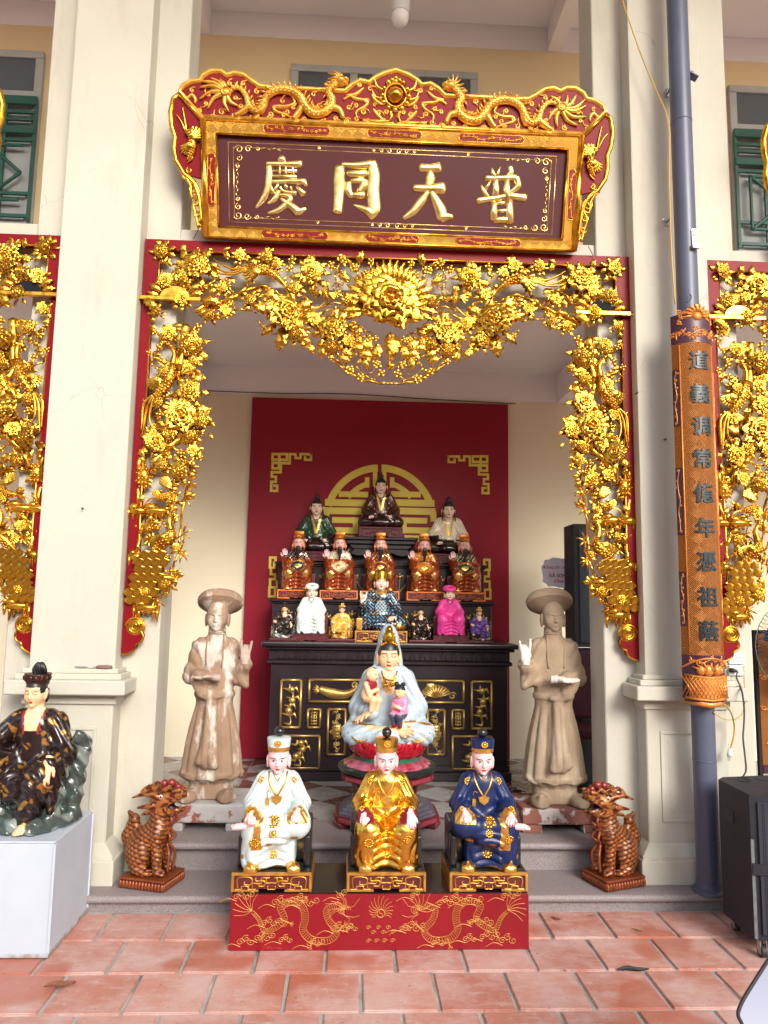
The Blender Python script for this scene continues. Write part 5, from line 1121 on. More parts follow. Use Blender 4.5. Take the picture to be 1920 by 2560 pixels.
for (za, zb2, Yf, n, x0, x1) in ((zt_, zB, TBY, 7, xl, xr), (zB, zA, TAY, 6, xl2, xr2)):
    for i in range(n):
        uc = x0+(x1-x0)*(i+.5)/n; w_ = (x1-x0)/n*.42; r = MB(); fr = frt(Yf); vm = (za+zb2)/2-.01
        for k in range(3):
            a_ = .6+k*.9; r.ribbon(spline([(uc, vm-.08), (uc+w_*.5*math.cos(a_), vm-.02), (uc+w_*math.cos(a_), vm+.07*math.sin(a_))], 4), .010, .010, fr, 0, 5)
            for j in range(3): r.ribbon([(uc+w_*math.cos(a_)*.7, vm+.04*math.sin(a_)), (uc+w_*math.cos(a_)*.7+.035*math.cos(a_+j-1), vm+.05*math.sin(a_)+.035*math.sin(a_+j-1))], [.02, .004], .012, fr, 0, 5)
            r.dome(uc+w_*.8*math.cos(a_), vm+.05*math.sin(a_), .02, .02, .02, fr, 0, 8, 3)
        r.build('gilt_spray', MAT['gilt_panel'], tier, True)
# small footed stand for the top figure
sx0, sx1 = at(620+600*.4099, 1345, 6.13).x, at(620+1020*.4099, 1345, 6.13).x; zS = Dz(545, 6.11); scx = (sx0+sx1)/2
st = thing('altar_table', (scx, 6.15, zA), 'small black footed stand under the topmost brown robed figure', 'stand')
OS = Vector((scx, 6.15, zA)); b = MB(OS); b.box(sx0-.02, sx1+.02, 6.07, 6.255, zS-.025, zS, .005); b.box(sx0, sx1, 6.09, 6.25, zS-.06, zS-.0255, .006); b.box(sx0+.03, sx1-.03, 6.105, 6.25, zS-.10, zS-.061, .006); b.build('top', MAT['altar_black'], st)
for s in (-1, 1):
    b = MB(OS); e = sx0 if s < 0 else sx1; b.tube([(e-s*.05, 6.13, zS-.09), (e+s*.0, 6.12, zS-.13), (e-s*.02, 6.12, zA+.05), (e+s*.02, 6.115, zA+.012)], [.03, .036, .022, .02], 8); b.build('leg', MAT['altar_black'], st, True)
b = MB(OS); b.box(sx0+.02, sx1-.02, 6.22, 6.25, zA, zS-.1); 
b.add([(sx0+.02+(sx1-sx0-.04)*i/12, 6.115, zS-.1) for i in range(13)]+[(sx0+.02+(sx1-sx0-.04)*i/12, 6.115, zS-.125-.03*abs(math.sin(i*math.pi/4))) for i in range(13)], [[i, i+1, 14+i, 13+i] for i in range(12)]); b.build('apron', MAT['altar_black'], st)
# ================================================================== red plinth in front
plx0, plx1, ply0, ply1, plz = -.496, .839, 3.455, 3.845, .24
plc = (plx0+plx1)/2
pl = thing('plinth', (plc, ply0, 0), 'long red lacquer plinth with gold line dragons under three seated figures', 'plinth'); OP = Vector((plc, ply0, 0))
mat('plinth_red', cc(132, 4, 22), 0.34, var=(3, .15), coat=.1, col2=cc(176, 84, 90), mix=(9, .66, .80), mixst=(.6, 1, 3)); mat('line_gold', (0.50, 0.25, 0.05), .45, .3)
MB(OP).box(plx0, plx1, ply0, ply1, .002, plz-.004, .003).build('body', MAT['plinth_red'], pl)
MB(OP).box(plx0+.004, plx1-.004, ply0+.012, ply1, plz-.0035, plz, .001).build('top', MAT['black_lacquer'], pl)
frp = lambda u, v, w: Vector((u-plc, -w, v))
PW = lambda x, y: (lambda p: (p.x, p.z))(at(560+x*.4702, 1800+y*.4702, ply0))
def line(mb, pts, wd=.0023): mb.ribbon(pts, wd, .0008, frp, .0004, 3)
for s in (-1, 1):
    mb = MB(); X = lambda L: [(p[0] if s < 0 else 2*plc-p[0], p[1]) for p in (PW(*z) for z in L)]
    body = spline([(150, 1020), (185, 1060), (215, 1120), (260, 1110), (320, 1060), (300, 990), (370, 965), (420, 1000), (430, 1060), (420, 1120), (470, 1170), (560, 1170), (600, 1120), (560, 1070), (545, 1010), (600, 985)], 6)
    P = X(body); n = len(P); wds = lerp_list([.012, .02, .026, .028, .03, .03, .028, .026, .024], n)
    for sd in (-1, 1):
        e = []
        for i in range(n):
            t = Vector(P[min(i+1, n-1)])-Vector(P[max(i-1, 0)]); t.normalize(); e.append((P[i][0]-t[1]*wds[i]*.5*sd, P[i][1]+t[0]*wds[i]*.5*sd))
        line(mb, e)
    for i in range(2, n-1, 1):
        for j in (-.6, -.2, .2, .6):
            t = Vector(P[min(i+1, n-1)])-Vector(P[i-1]); t.normalize(); c0 = (P[i][0]-t[1]*wds[i]*.5*j, P[i][1]+t[0]*wds[i]*.5*j)
            line(mb, [(c0[0]-t[1]*.003, c0[1]+t[0]*.003), (c0[0]+t[0]*.004, c0[1]+t[1]*.004), (c0[0]+t[1]*.003, c0[1]-t[0]*.003)], .0018)
    mb.build('dragon_body_drawing', MAT['line_gold'], pl)
    mb = MB(); h = X([(640, 1010)])[0]; d = 1 if s < 0 else -1
    for k in range(9): a = 1.2+k*.27; a = a if s < 0 else math.pi-a; l = .05+.02*(k % 3); line(mb, spline([h, (h[0]+l*.5*math.cos(a), h[1]+l*.5*math.sin(a)), (h[0]+l*math.cos(a+.3), h[1]+l*math.sin(a+.3))], 4))
    for r_ in (.008, .016, .024): line(mb, [(h[0]+r_*math.cos(k*.6)*1.2, h[1]+r_*math.sin(k*.6)*.8) for k in range(9)])
    line(mb, X([(650, 1000), (690, 990), (720, 950)])); line(mb, X([(640, 1040), (690, 1050), (720, 1040)])); line(mb, X([(630, 1030), (670, 1060), (650, 1090)]))
    mb.build('dragon_head_drawing', MAT['line_gold'], pl)
    mb = MB(); t0 = X([(150, 1015)])[0]
    for k in range(7): a = 1.5+k*.35; a = a if s < 0 else math.pi-a; line(mb, spline([t0, (t0[0]+.04*math.cos(a), t0[1]+.04*math.sin(a)), (t0[0]+.085*math.cos(a-.2), t0[1]+.075*math.sin(a-.2))], 4))
    mb.build('dragon_tail_drawing', MAT['line_gold'], pl)
    for (x, y, r_, n) in ((330, 970, .02, 4), (280, 1080, .018, 5), (460, 975, .02, 4), (230, 1160, .018, 4), (130, 1180, .02, 3), (340, 1170, .016, 3), (640, 1110, .02, 4), (690, 1110, .014, 3), (500, 1190, .016, 4), (120, 940, .018, 4), (640, 935, .018, 2), (420, 950, .016, 3)):
        mb = MB(); c0 = X([(x, y)])[0]
        for k in range(n):
            cc_ = (c0[0]+(k-n/2)*r_*1.2, c0[1]+(k % 2)*r_*.7); pts = [(cc_[0]+r_*(1-j/14)*math.cos(j*.75+k), cc_[1]+r_*.8*(1-j/14)*math.sin(j*.75+k)) for j in range(13)]; line(mb, pts, .0026)
        line(mb, spline([(c0[0]-r_*n*.6, c0[1]-r_), (c0[0]-r_*n*.6-.04, c0[1]-r_*.4), (c0[0]-r_*n*.6-.075, c0[1]-r_*1.3)], 4), .0026)
        mb.build('cloud_drawing', MAT['line_gold'], pl)
    mb = MB()
    for (p0, p1) in (((300, 1060), (350, 1080)), ((470, 1170), (460, 1205)), ((600, 1130), (640, 1090)), ((215, 1120), (200, 1160))):
        a0_, a1_ = X([p0, p1]); line(mb, [a0_, a1_], .006)
        for k in range(4): a = math.atan2(a1_[1]-a0_[1], a1_[0]-a0_[0])+(k-1.5)*.5; line(mb, [a1_, (a1_[0]+.018*math.cos(a), a1_[1]+.018*math.sin(a))])
    mb.build('claw_drawing', MAT['line_gold'], pl)
mb = MB(); c0 = PW(845, 1028); c0 = (plc, c0[1])
for r_ in (.016, .018): line(mb, [(c0[0]+r_*math.cos(k*.3), c0[1]+r_*math.sin(k*.3)) for k in range(22)])
line(mb, [(c0[0]+.008*math.cos(k*.3+1.57), c0[1]+.008+.008*math.sin(k*.3+1.57)) for k in range(11)]); line(mb, [(c0[0]-.008*math.cos(k*.3+1.57), c0[1]-.008-.008*math.sin(k*.3+1.57)*-1) for k in range(11)])
for k in range(14):
    a = -.4+k*.3; l = .03+.025*math.sin(max(a, 0)); line(mb, spline([(c0[0]+.02*math.cos(a), c0[1]+.02*math.sin(a)), (c0[0]+(.02+l*.5)*math.cos(a+.15), c0[1]+(.02+l*.5)*math.sin(a+.15)), (c0[0]+(.02+l)*math.cos(a), c0[1]+(.02+l)*math.sin(a))], 4))
for k in range(6): line(mb, [(c0[0]+(k-2.5)*.022+.012*(1-j/12)*math.cos(j*.8), c0[1]-.06-.02*(k % 2)+.01*(1-j/12)*math.sin(j*.8)) for j in range(12)])
for k in range(4): line(mb, [(c0[0]+(k-1.5)*.036+.014*(1-j/12)*math.cos(j*.8), c0[1]-.115+.01*(1-j/12)*math.sin(j*.8)) for j in range(12)])
mb.build('pearl_drawing', MAT['line_gold'], pl)
# ================================================================== painted figures
vmat('painted', .42, .12); vmat('painted_gloss', .25, .35); vmat('gilt_robe', .3, 0, rough_metal=.26); vmat('glazed', .22, .5)
SKIN_P, SKIN_W, SKIN_F = cc(240, 196, 196), cc(238, 214, 190), cc(240, 196, 150)
GOLD = (.85, .52, .09, 1.0)
RED_LIP = cc(196, 20, 40)
def head_mesh(skin, hair=(.012, .011, .013), brow=True, sex='m', beard=False, closed=False, line=.036, mono=None, res=.0021):
    g = SDF((-.066, -.07, -.10), (.066, .07, .078), res)
    g.u(g.ell((0, .004, .012), (.046, .052, .056))).u(g.ell((0, -.008, -.022), (.036, .040, .036)), .02)
    g.u(g.ell((.022, -.030, -.012), (.016, .014, .018)), .014).u(g.ell((-.022, -.030, -.012), (.016, .014, .018)), .014)
    g.u(g.ell((0, -.038, -.046), (.013, .012, .010)), .012)
    for s in (-1, 1):
        g.cut(g.ell((s*.019, -.052, .006), (.012, .008, .006)), .006); g.u(g.ell((s*.019, -.040, .004), (.010, .008, .005)), .003)
        g.u(g.ell((s*.048, .006, -.006), (.007, .013, .021)), .005).u(g.ell((s*.047, .002, -.026), (.006, .009, .014)), .005)
        g.u(g.cap((s*.008, -.049, .014), (s*.028, -.042, .016), .0032, .002), .006)
    g.u(g.cap((0, -.046, .012), (0, -.055, -.010), .004, .0062), .006).u(g.ell((0, -.053, -.013), (.009, .006, .005)), .004)
    g.u(g.ell((0, -.047, -.0275), (.011, .006, .003)), .003).u(g.ell((0, -.046, -.033), (.009, .006, .0032)), .003)
    g.u(g.cap((0, .010, -.04), (0, .014, -.092), .027, .031), .01)
    def col(V):
        C = paint(V, skin); x, y, z = np.abs(V[:, 0]), V[:, 1], V[:, 2]; f = y < -.02
        if mono is not None: C[:, :3] = mono; C[f & (x > .011) & (x < .027) & (np.abs(z-.005) < .0022)] = (.02, .015, .012, 0); return C
        C[f & (z < -.0255) & (z > -.0358) & (x < .0105-.9*np.abs(z+.030))] = (*RED_LIP, 0)
        if closed: C[f & (x > .009) & (x < .029) & (np.abs(z-.0025-.15*np.abs(x-.019)) < .0014)] = (.02, .015, .015, 0)
        else:
            e = ((x-.019)/.0105)**2+((z-.0048)/.0038)**2; C[f & (e < 1)] = (.75, .72, .70, 0)
            C[f & (e < 1.1) & (z > .0070)] = (.015, .012, .012, 0); C[f & (((x-.0185)/.0042)**2+((z-.0048)/.0042)**2 < 1)] = (.01, .008, .008, 0)
        if brow: bz = .0175+(.02 if sex == 'm' else -.1)*(x-.019)-(11 if sex == 'm' else 14)*(x-.019)**2; C[f & (x > .006) & (x < .034) & (np.abs(z-bz) < (.0016 if sex == 'm' else .0016))] = (.02, .015, .015, 0)
        cheek = np.exp(-((x-.025)**2+(z+.012)**2)/.00018)*.25*(f); C[:, 1] *= 1-cheek*.35; C[:, 2] *= 1-cheek*.3
        h = (z > line-.22*(y+.04)*(y > -.04)-.5*np.maximum(y, 0)) & (x < .0470) | ((y > .018) & (z > -.03)); C[h] = (*hair, 0)
        if sex == 'f': C[(x > .034) & (x < .0475) & (y < .012) & (z > .002) & (y > -.03)] = (*hair, 0)
        return C
    return g.mesh('head', col)
def hand_mesh(skin, pose='rest', nails=True):
    """right hand, palm down, fingers toward -y; about 0.075 long"""
    g = SDF((-.042, -.075, -.045), (.045, .035, .05), .0021)
    g.u(g.box((0, .0, 0), (.019, .021, .009), .008)).u(g.cap((0, .015, 0), (0, .034, .002), .014, .015), .01)
    tips = []
    if pose == 'rest': F = [((-.0145, -.018, 0), (-.017, -.036, -.004), (-.018, -.048, -.013)), ((-.005, -.021, .001), (-.006, -.042, -.003), (-.006, -.056, -.013)), ((.005, -.020, .001), (.006, -.040, -.004), (.006, -.053, -.014)), ((.0145, -.016, 0), (.017, -.032, -.005), (.018, -.042, -.014))]; T = ((-.018, .004, -.002), (-.028, -.012, -.006), (-.030, -.026, -.010))
    elif pose == 'fist': F = [((-.0145, -.018, .002), (-.0155, -.030, -.008), (-.0145, -.018, -.018)), ((-.005, -.020, .003), (-.0055, -.033, -.008), (-.005, -.020, -.019)), ((.005, -.020, .003), (.0055, -.032, -.008), (.005, -.019, -.019)), ((.0145, -.017, .002), (.0155, -.028, -.008), (.0145, -.016, -.017))]; T = ((-.018, .0, -.004), (-.022, -.016, -.013), (-.010, -.026, -.020))
    elif pose == 'mudra': F = [((-.0145, -.018, 0), (-.018, -.040, .004), (-.019, -.060, .002)), ((-.005, -.021, .001), (-.006, -.036, -.012), (-.005, -.026, -.022)), ((.005, -.020, .001), (.006, -.035, -.012), (.005, -.024, -.022)), ((.0145, -.016, 0), (.020, -.036, .004), (.024, -.052, .008))]; T = ((-.018, .0, -.004), (-.018, -.014, -.016), (-.008, -.024, -.024))
    else: F = [((-.0145, -.018, 0), (-.018, -.040, .003), (-.020, -.058, .0)), ((-.005, -.021, .001), (-.006, -.046, .003), (-.006, -.066, .0)), ((.005, -.020, .001), (.006, -.044, .003), (.007, -.062, .0)), ((.0145, -.016, 0), (.018, -.034, .003), (.020, -.048, .001))]; T = ((-.018, .004, -.002), (-.032, -.010, -.002), (-.036, -.026, .0))
    for a, b, c in F+[T]: g.u(g.cap(a, b, .0068, .006), .003); g.u(g.cap(b, c, .006, .0048), .002); tips.append(c)
    def col(V):
        C = paint(V, skin)
        if nails:
            for t in tips: C[((V-np.array(t)-np.array((0, -.003, .004)))**2).sum(1) < .0042**2] = (*RED_LIP, 0)
        return C
    return g.mesh('hand', col)
def seated_robe(arms, cross=0, color=None, h=.0042, lean=0.0, knees=.090, flare=1.0):
    g = SDF((-.235, -.215, -.004), (.235, .17, .475), h)
    g.u(g.cap((0, .05, .20), (0, .036, .36), .092, .074, (1.06, .86, 1))).u(g.cap((-.050, .036, .384), (.050, .036, .384), .046), .03).u(g.cap((0, .030, .40), (0, .022, .452), .046, .030), .02)
    g.u(g.ell((0, .06, .10), (.125, .10, .13)), .03)
    for i, s in enumerate((-1, 1)):
        el, wr = arms[i]; g.u(g.cap((s*.076, .034, .378), el, .041, .044), .020).u(g.cap(el, wr, .046, .036), .014)
        if cross != s:
            g.u(g.cap((s*.055, .05, .175), (s*knees, -.115, .182), .076, .064), .03); g.u(g.cap((s*knees, -.116, .178), (s*(knees+.004), -.088, .02), .062, .064*flare), .03)
    g.u(g.box((0, -.055, .085), (.10, .06, .10), .04), .05)
    if cross:
        c = cross; g.u(g.cap((c*.05, .04, .18), (c*.118, -.10, .205), .070, .060), .03).u(g.cap((c*.115, -.112, .200), (-c*.095, -.150, .212), .056, .036), .02)
        g.u(g.cap((c*.02, -.135, .16), (-c*.06, -.140, .14), .045, .03), .03)
    x, y, z = g.X, g.Y, g.Z
    low = np.clip((.17-z)/.05, 0, 1); front = np.clip((-.03-y)/.05, 0, 1)
    g.disp(.0075*(.35-np.abs(np.sin(x*62+2.2*np.sin(z*22))))*low*np.clip((np.abs(x)-.03)/.05, 0, 1))
    g.disp(.0085*(.35-np.abs(np.sin((z+3.6*x*x)*78)))*front*np.clip((.085-np.abs(x))/.03, 0, 1)*np.clip((.20-z)/.02, 0, 1))
    g.disp(.0055*(.35-np.abs(np.sin((z*.7+np.abs(x)*1.5+y*.9)*58)))*np.clip((z-.2)/.03, 0, 1)*np.clip((np.abs(x)-.045)/.03, 0, 1))
    g.disp(.0022*np.sin((x*1.0-z*.3)*150)*np.clip((z-.2)/.03, 0, 1)*np.clip((.06-np.abs(x))/.02, 0, 1)*np.clip((.33-z)/.05, 0, 1)*front)
    g.D = np.maximum(g.D, -z+.001)
    return g.mesh('robe', color)
def on_surface(me, pts, d=(0, 1, 0), o=-1.0):
    bv = BVHTree.FromPolygons([v.co for v in me.vertices], [list(p.vertices) for p in me.polygons]); out = []
    for x, z in pts:
        hit = bv.ray_cast(Vector((x, o, z)), Vector(d)); out.append((hit[0], hit[1]) if hit[0] else None)
    return out
def rosette_mesh():
    mb = MB(); mb.dome(0, 0, .42, .42, .25, fr0, 0, 12, 3)
    for k in range(10):
        a = 2*math.pi*k/10; mb.dome(.72*math.cos(a), .72*math.sin(a), .26, .26, .24, fr0, 0, 7, 2)
    for k in range(8): a = k*.785; mb.dome(.38*math.cos(a), .38*math.sin(a), .14, .14, .2, fr0, .18, 6, 2)
    mb.dome(0, 0, .14, .14, .25, fr0, .24, 6, 2); me = mb.me('medallion', True); me.materials.append(MAT['gold']); return me
ROS = rosette_mesh()
def medallions(parent, me, pts):
    for (x, z, r), hit in zip(pts, on_surface(me, [(p[0], p[1]) for p in pts])):
        if hit is None: continue
        co, n = hit; n = n if n.y < 0 else -n; rot = Vector((0, -1, 0)).rotation_difference(n).to_euler()
        o = link('medallion', ROS, None, parent, loc=co-n*.001, rot=rot, scale=(r, r*.6, r))
def fret_front(mb, w, h, fr, w0, th=.007, hgt=.008):
    """cloud-fret carving between two feet"""
    for s in (-1, 1):
        a = s*w/2
        for L_ in ([(.9, .2), (.9, .85), (.55, .85), (.55, .45), (.72, .45), (.72, .62)], [(.5, .15), (.5, .5), (.28, .5), (.28, .85), (.05, .85)], [(.42, .85), (.42, .66), (.2, .66), (.2, .35), (.36, .35)], [(.98, .15), (.80, .15), (.80, .32), (.62, .32), (.62, .15), (.42, .15)], [(.14, .85), (.14, .55), (0, .55)], [(.1, .35), (.1, .15), (0, .15)]):
            P = [(a*p[0], h*p[1]) for p in L_]; n = []
            for p0, p1 in zip(P[:-1], P[1:]): n += [p0]
            mb.ribbon(spline(P, 4), th, hgt, fr, w0, 5)
def carved_base(parent, w, d, h, mfr, mbk, mrel, y0=0.0, z0=0.0, top=None):
    """plinth of a figure: dark block, bordered front with fret carving, small feet"""
    b = MB(); b.box(-w/2+.004, w/2-.004, y0+.006, y0+d, z0+h*.12, z0+h, .002); b.build('base_block', mbk, parent)
    if top is not None: MB().box(-w/2+.006, w/2-.006, y0+.01, y0+d-.004, z0+h, z0+h+.003).build('base_top', top, parent)
    f = MB(); t = h*.15; f.box(-w/2, w/2, y0-.004, y0+.010, z0+h-t, z0+h+.001, .002); f.box(-w/2, -w/2+t, y0-.004, y0+.010, z0, z0+h-t-.0005, .002); f.box(w/2-t, w/2, y0-.004, y0+.010, z0, z0+h-t-.0005, .002)
    f.box(-w/2+t+.0005, -w*.16, y0-.0035, y0+.010, z0, z0+t*.8, .002); f.box(w*.16, w/2-t-.0005, y0-.0035, y0+.010, z0, z0+t*.8, .002)
    f.box(-w/2-.001, -w/2+.008, y0+.012, y0+d, z0, z0+h-t, .002); f.box(w/2-.008, w/2+.001, y0+.012, y0+d, z0, z0+h-t, .002); f.build('base_frame', mfr, parent)
    r = MB(); fret_front(r, w-2*t, h-t, lambda u, v, w_: Vector((u, y0+.006-w_, z0+v)), 0, h*.075, h*.08); r.build('base_fret', mrel, parent, True)
mat('gilt', (.78, .45, .10), .34, .9, var=(25, .25)); mat('dark_red', (.10, .012, .016), .4, var=(9, .2)); mat('near_black', (.01, .011, .012), .28, var=(9, .3), coat=.3)
HAND_P = {k: hand_mesh(SKIN_P, k) for k in ('rest', 'fist', 'open')}; HAND_W = {k: hand_mesh(SKIN_W, k) for k in ('rest', 'fist', 'mudra')}
for d_ in (HAND_P, HAND_W):
    for m_ in d_.values(): m_.materials.append(MAT['painted'])
HEAD_TRIO = head_mesh(SKIN_P, line=.045); HEAD_TRIO.materials.append(MAT['painted'])
def foot_mesh():
    g = SDF((-.045, -.07, -.004), (.045, .06, .075), .0026); g.u(g.ell((0, .0, .012), (.032, .052, .022))).u(g.cap((0, -.03, .016), (0, -.05, .05), .020, .006), .015).u(g.box((0, -.015, .012), (.030, .036, .016), .01), .01).cut(g.ell((.0, -.062, .03), (.016, .012, .012)), .006); g.D = np.maximum(g.D, -g.Z)
    return g.mesh('shoe', lambda V: paint(V, (.80, .46, .10, .9)))
SHOE = foot_mesh(); SHOE.materials.append(MAT['painted'])
def bare_foot(skin):
    g = SDF((-.035, -.07, -.02), (.035, .06, .04), .0024); g.u(g.cap((0, .04, .004), (0, -.03, .0), .018, .017, (1, 1, .8)))
    for i in range(5): g.u(g.cap((-.016+i*.008, -.035, 0), (-.017+i*.0085, -.058+abs(i-1)*.003, -.001), .0055, .0048), .003)
    return g.mesh('foot', lambda V: paint(V, skin))
def tube_mesh(name, pts, r, n=8, **k): return MB().tube(pts, r, n, **k)
# ------------------------------------------------------------------ the three seated figures on the red plinth
def trio(px, label, robe, trim, hatcol, cross, metal, robe_mat):
    """seated court figure; cross says which leg is laid over the other"""
    P = atz(px, 2231, .24); bx = P.x
    o = thing('seated_statue', (bx, 3.475, .241), label, 'statue', 'three seated figures on the red plinth')
    carved_base(o, .386, .325, .088, MAT['gilt'], MAT['dark_red'], MAT['gilt'], top=MAT['near_black'])
    ch = MB(); ch.box(-.178, .178, .155, .325, .0915, .285, .012); ch.box(-.178, -.145, .075, .1545, .0915, .235, .01); ch.box(.145, .178, .075, .1545, .0915, .235, .01); ch.build('seat', MAT['near_black'], o)
    arms = ((-.122, .015, .275), (-.112, -.110, .250)), ((.122, .015, .275), (.112, -.110, .250))
    def col(V):
        C = paint(V, (*robe, metal)); x, y, z = V[:, 0], V[:, 1], V[:, 2]
        hem = (z < .012+.006*np.sin(x*60)) & (y < .02); C[hem] = (.78, .45, .1, .9)
        cuff = ((np.abs(np.abs(x)-.112) < .05) & (y < -.110) & (z > .222) & (z < .30)); C[cuff] = (*trim[:3], trim[3] if len(trim) > 3 else 0)
        col_ = (z > .405) & (np.abs(x) < .055) & (np.abs(z-.437-1.0*np.abs(x)*-1.0-0.0) < .0); C[col_] = (.78, .45, .1, .9)
        if cross: 
            e = (np.sqrt((x+cross*.078)**2*1+(y+.155)**2*.6) < .030) & (z > .10) & (z < .25); C[e] = (.78, .45, .1, .9)
        return C
    key = cross
    me = seated_robe(arms, cross, col); me.materials.append(robe_mat); rb = link('robe', me, None, o, loc=(0, .165, .091))
    hd = link('head', HEAD_TRIO, None, o, loc=(0, .176, .586), rot=(R(9), 0, 0), scale=(1.16, 1.16, 1.16))
    # hat
    hz = .588+.040; hat = MB(); hat.lathe([(.052, 0), (.056, .004), (.0565, .022)], 28, (0, .168, hz)); ht = hat.build('hat_band', MAT['gilt'], o, True, 40)
    hb = MB(); hb.lathe([(.0568, .022), (.061, .060), (.0605, .066), (.050, .068), (.0, .069)], 28, (0, .168, hz), cap=False); hb.build('hat', hatcol, o, True, 40)
    bl = MB(); bl.lathe([(.001, 0), (.016, .004), (.024, .016), (.026, .026), (.022, .04), (.012, .049), (.001, .052)], 18, (0, .172, hz+.068)); bl.build('hat_knob', MAT['near_black'], o, True)
    link('hat_badge', ROS, None, o, loc=(0, .168-.0605, hz+.044), rot=(R(-6), 0, 0), scale=(.020, .012, .018))
    # collar and pendant
    sf = lambda L: [h_[0]+Vector((0, .165-.002, .091)) for h_ in on_surface(me, L) if h_]
    for s in (-1, 1):
        p = sf([(s*.046, .430), (s*.044, .40), (s*.030, .365), (s*.012, .335), (s*.004, .322)]); MB().tube(p, .0052, 6).build('collar', MAT['gilt'], o, True)
        p = sf([(s*.030, .438), (s*.016, .415), (s*.002, .392)])
        if len(p) > 1: MB().tube(p, .003, 6).build('collar', MAT['gilt'], o, True)
    p = sf([(0, .305)])[0]; pd = MB(); pd.prism([(-.028, .012), (-.016, .014), (0, .022), (.016, .014), (.028, .012), (.022, -.010), (0, -.026), (-.022, -.010)], -.006, .008, lambda u, v, w: p+Vector((u, -w, v))); pd.build('pendant', MAT['gilt'], o)
    p = sf([(-.048, .29)])[0]; pd = MB(); pd.prism([(-.009, -.02), (.009, -.02), (.009, .016), (-.009, .016)], -.004, .005, lambda u, v, w: p+Vector((u, -w, v))); pd.build('tassel', MAT['gilt'], o)
    p = sf([(-.048, .308), (-.052, .33), (-.045, .345), (-.030, .335)]); MB().tube(p, .0018, 5).build('cord', MAT['gilt'], o, True)
    medallions(rb, me, [(0, .235, .034), (-.078, .39, .022), (.078, .39, .022), (-.122, .285, .018), (.122, .285, .018), (-.09, .135, .026), (.10, .150, .026), (0, .185, .022), (0, .075, .028), (-.02*cross, .125, .020), (-.15, .06, .014), (.15, .06, .014)])
    if cross:
        c = cross
        f = link('foot', FOOT_P, None, o, loc=(-c*.150, .165-.158, .091+.208), rot=(0, R(8)*c, R(-84)*c), scale=(1.0, .92, 1.15))
        link('hand', HAND_P['rest'], None, o, loc=(-c*.112, .165-.152, .091+.250), rot=(R(14), 0, R(20)*c), scale=(1.0*(1 if c > 0 else -1), 1.0, 1.0))
        link('hand', HAND_P['fist'], None, o, loc=(c*.108, .165-.146, .091+.258), rot=(R(30), 0, R(-14)*c), scale=(1.0*(-1 if c > 0 else 1), 1.0, 1.0))
    else:
        link('hand', HAND_P['fist'], None, o, loc=(-.110, .165-.144, .091+.250), rot=(R(38), 0, R(18)), scale=(1.0, 1.0, 1.0))
        link('hand', HAND_P['rest'], None, o, loc=(.116, .165-.146, .091+.252), rot=(R(40), 0, R(4)), scale=(-1.02, 1.05, 1.02))
        for s in (-1, 1): MB().tube([(s*.112, .165-.106, .091+.252), (s*.112, .165-.124, .091+.248)], [.036, .034], 14).build('cuff', MAT['dark_red'], o, True)
    for s in (-1, 1): link('shoe', SHOE, None, o, loc=(s*.098, .165-.135, .0915), rot=(0, 0, R(10)*s), scale=(1.05, 1.0, 1.05))
    o.scale = (.93, .93, .93); return o
FOOT_P = bare_foot(SKIN_P); FOOT_P.materials.append(MAT['painted'])
mat('hat_white', cc(200, 214, 212), .35); mat('hat_blue', cc(12, 38, 92), .35); mat('hat_gold', (.80, .48, .09), .25, 1.0, var=(20, .2))
trio(678, 'seated court figure in white robe with gold rosettes and crossed leg', cc(196, 212, 210), (.78, .45, .1, .9), MAT['hat_white'], 1, 0, MAT['painted'])
trio(966, 'seated court figure in gilded robe, middle of the three on the red plinth', (.86, .50, .085), (*cc(120, 14, 30), 0), MAT['hat_gold'], 0, 1.0, MAT['gilt_robe'])
trio(1223, 'seated court figure in deep blue robe with gold rosettes and crossed leg', cc(10, 34, 84), (.78, .45, .1, .9), MAT['hat_blue'], -1, 0, MAT['painted'])
# ------------------------------------------------------------------ figures on the altar tiers
def place(name, px, py, Yf, z, label, group, s, cat='statue'):
    x = at(px, py, Yf).x; o = thing(name, (x, Yf, z), label, cat, group); o.scale = (s, s, s); return o
DX = lambda x: 620+x*.4099
mat('orange_base', (.50, .13, .03), .35, .4, var=(20, .25)); mat('orange_frame', (.80, .22, .05), .4, .2, var=(20, .15)); mat('hat_orange', (.55, .17, .025), .3, .65, var=(18, .3))
ARM_OFF = ((-.125, .0, .265), (-.135, -.055, .345)), ((.125, .01, .27), (.108, -.112, .235))
def robe_off(panel, base=(.30, .048, .015)):
    def col(V):
        C = paint(V, (*base, .45)); x, y, z = V[:, 0], V[:, 1], V[:, 2]; q = np.sin(x*130)*np.sin(z*140+x*40); C[q > .45] = (.48, .14, .025, .6)
        up = (z > .335) & (np.abs(x) < .125) | (z > .36); C[up] = (*panel, 0); C[up & (np.sin(x*150+z*60)*np.sin(z*170) > .55)] = (.8, .5, .1, .9)
        d = np.sqrt((x/.085)**2+((z-.258)/.055)**2); C[(d < 1) & (y < 0)] = (*panel, 0); C[(d < 1.12) & (d > .92) & (y < 0)] = (.8, .48, .1, .9); C[(d < .45) & (y < 0)] = (.8, .48, .1, .9)
        k = ((np.abs(x)-.09)/.045)**2+((z-.16)/.05)**2; C[(k < .8) & (y < -.09) & (x < 0)] = (.75, .45, .1, .9); C[(k < .35) & (y < -.09) & (x > 0)] = (.75, .45, .1, .9); C[(z < .02)] = (.2, .05, .02, .2)
        return C
    return col
OFF_BASE = seated_robe(ARM_OFF, 0, None, .0056)
OV = np.empty(len(OFF_BASE.vertices)*3, np.float32); OFF_BASE.vertices.foreach_get('co', OV); OV = OV.reshape(-1, 3)
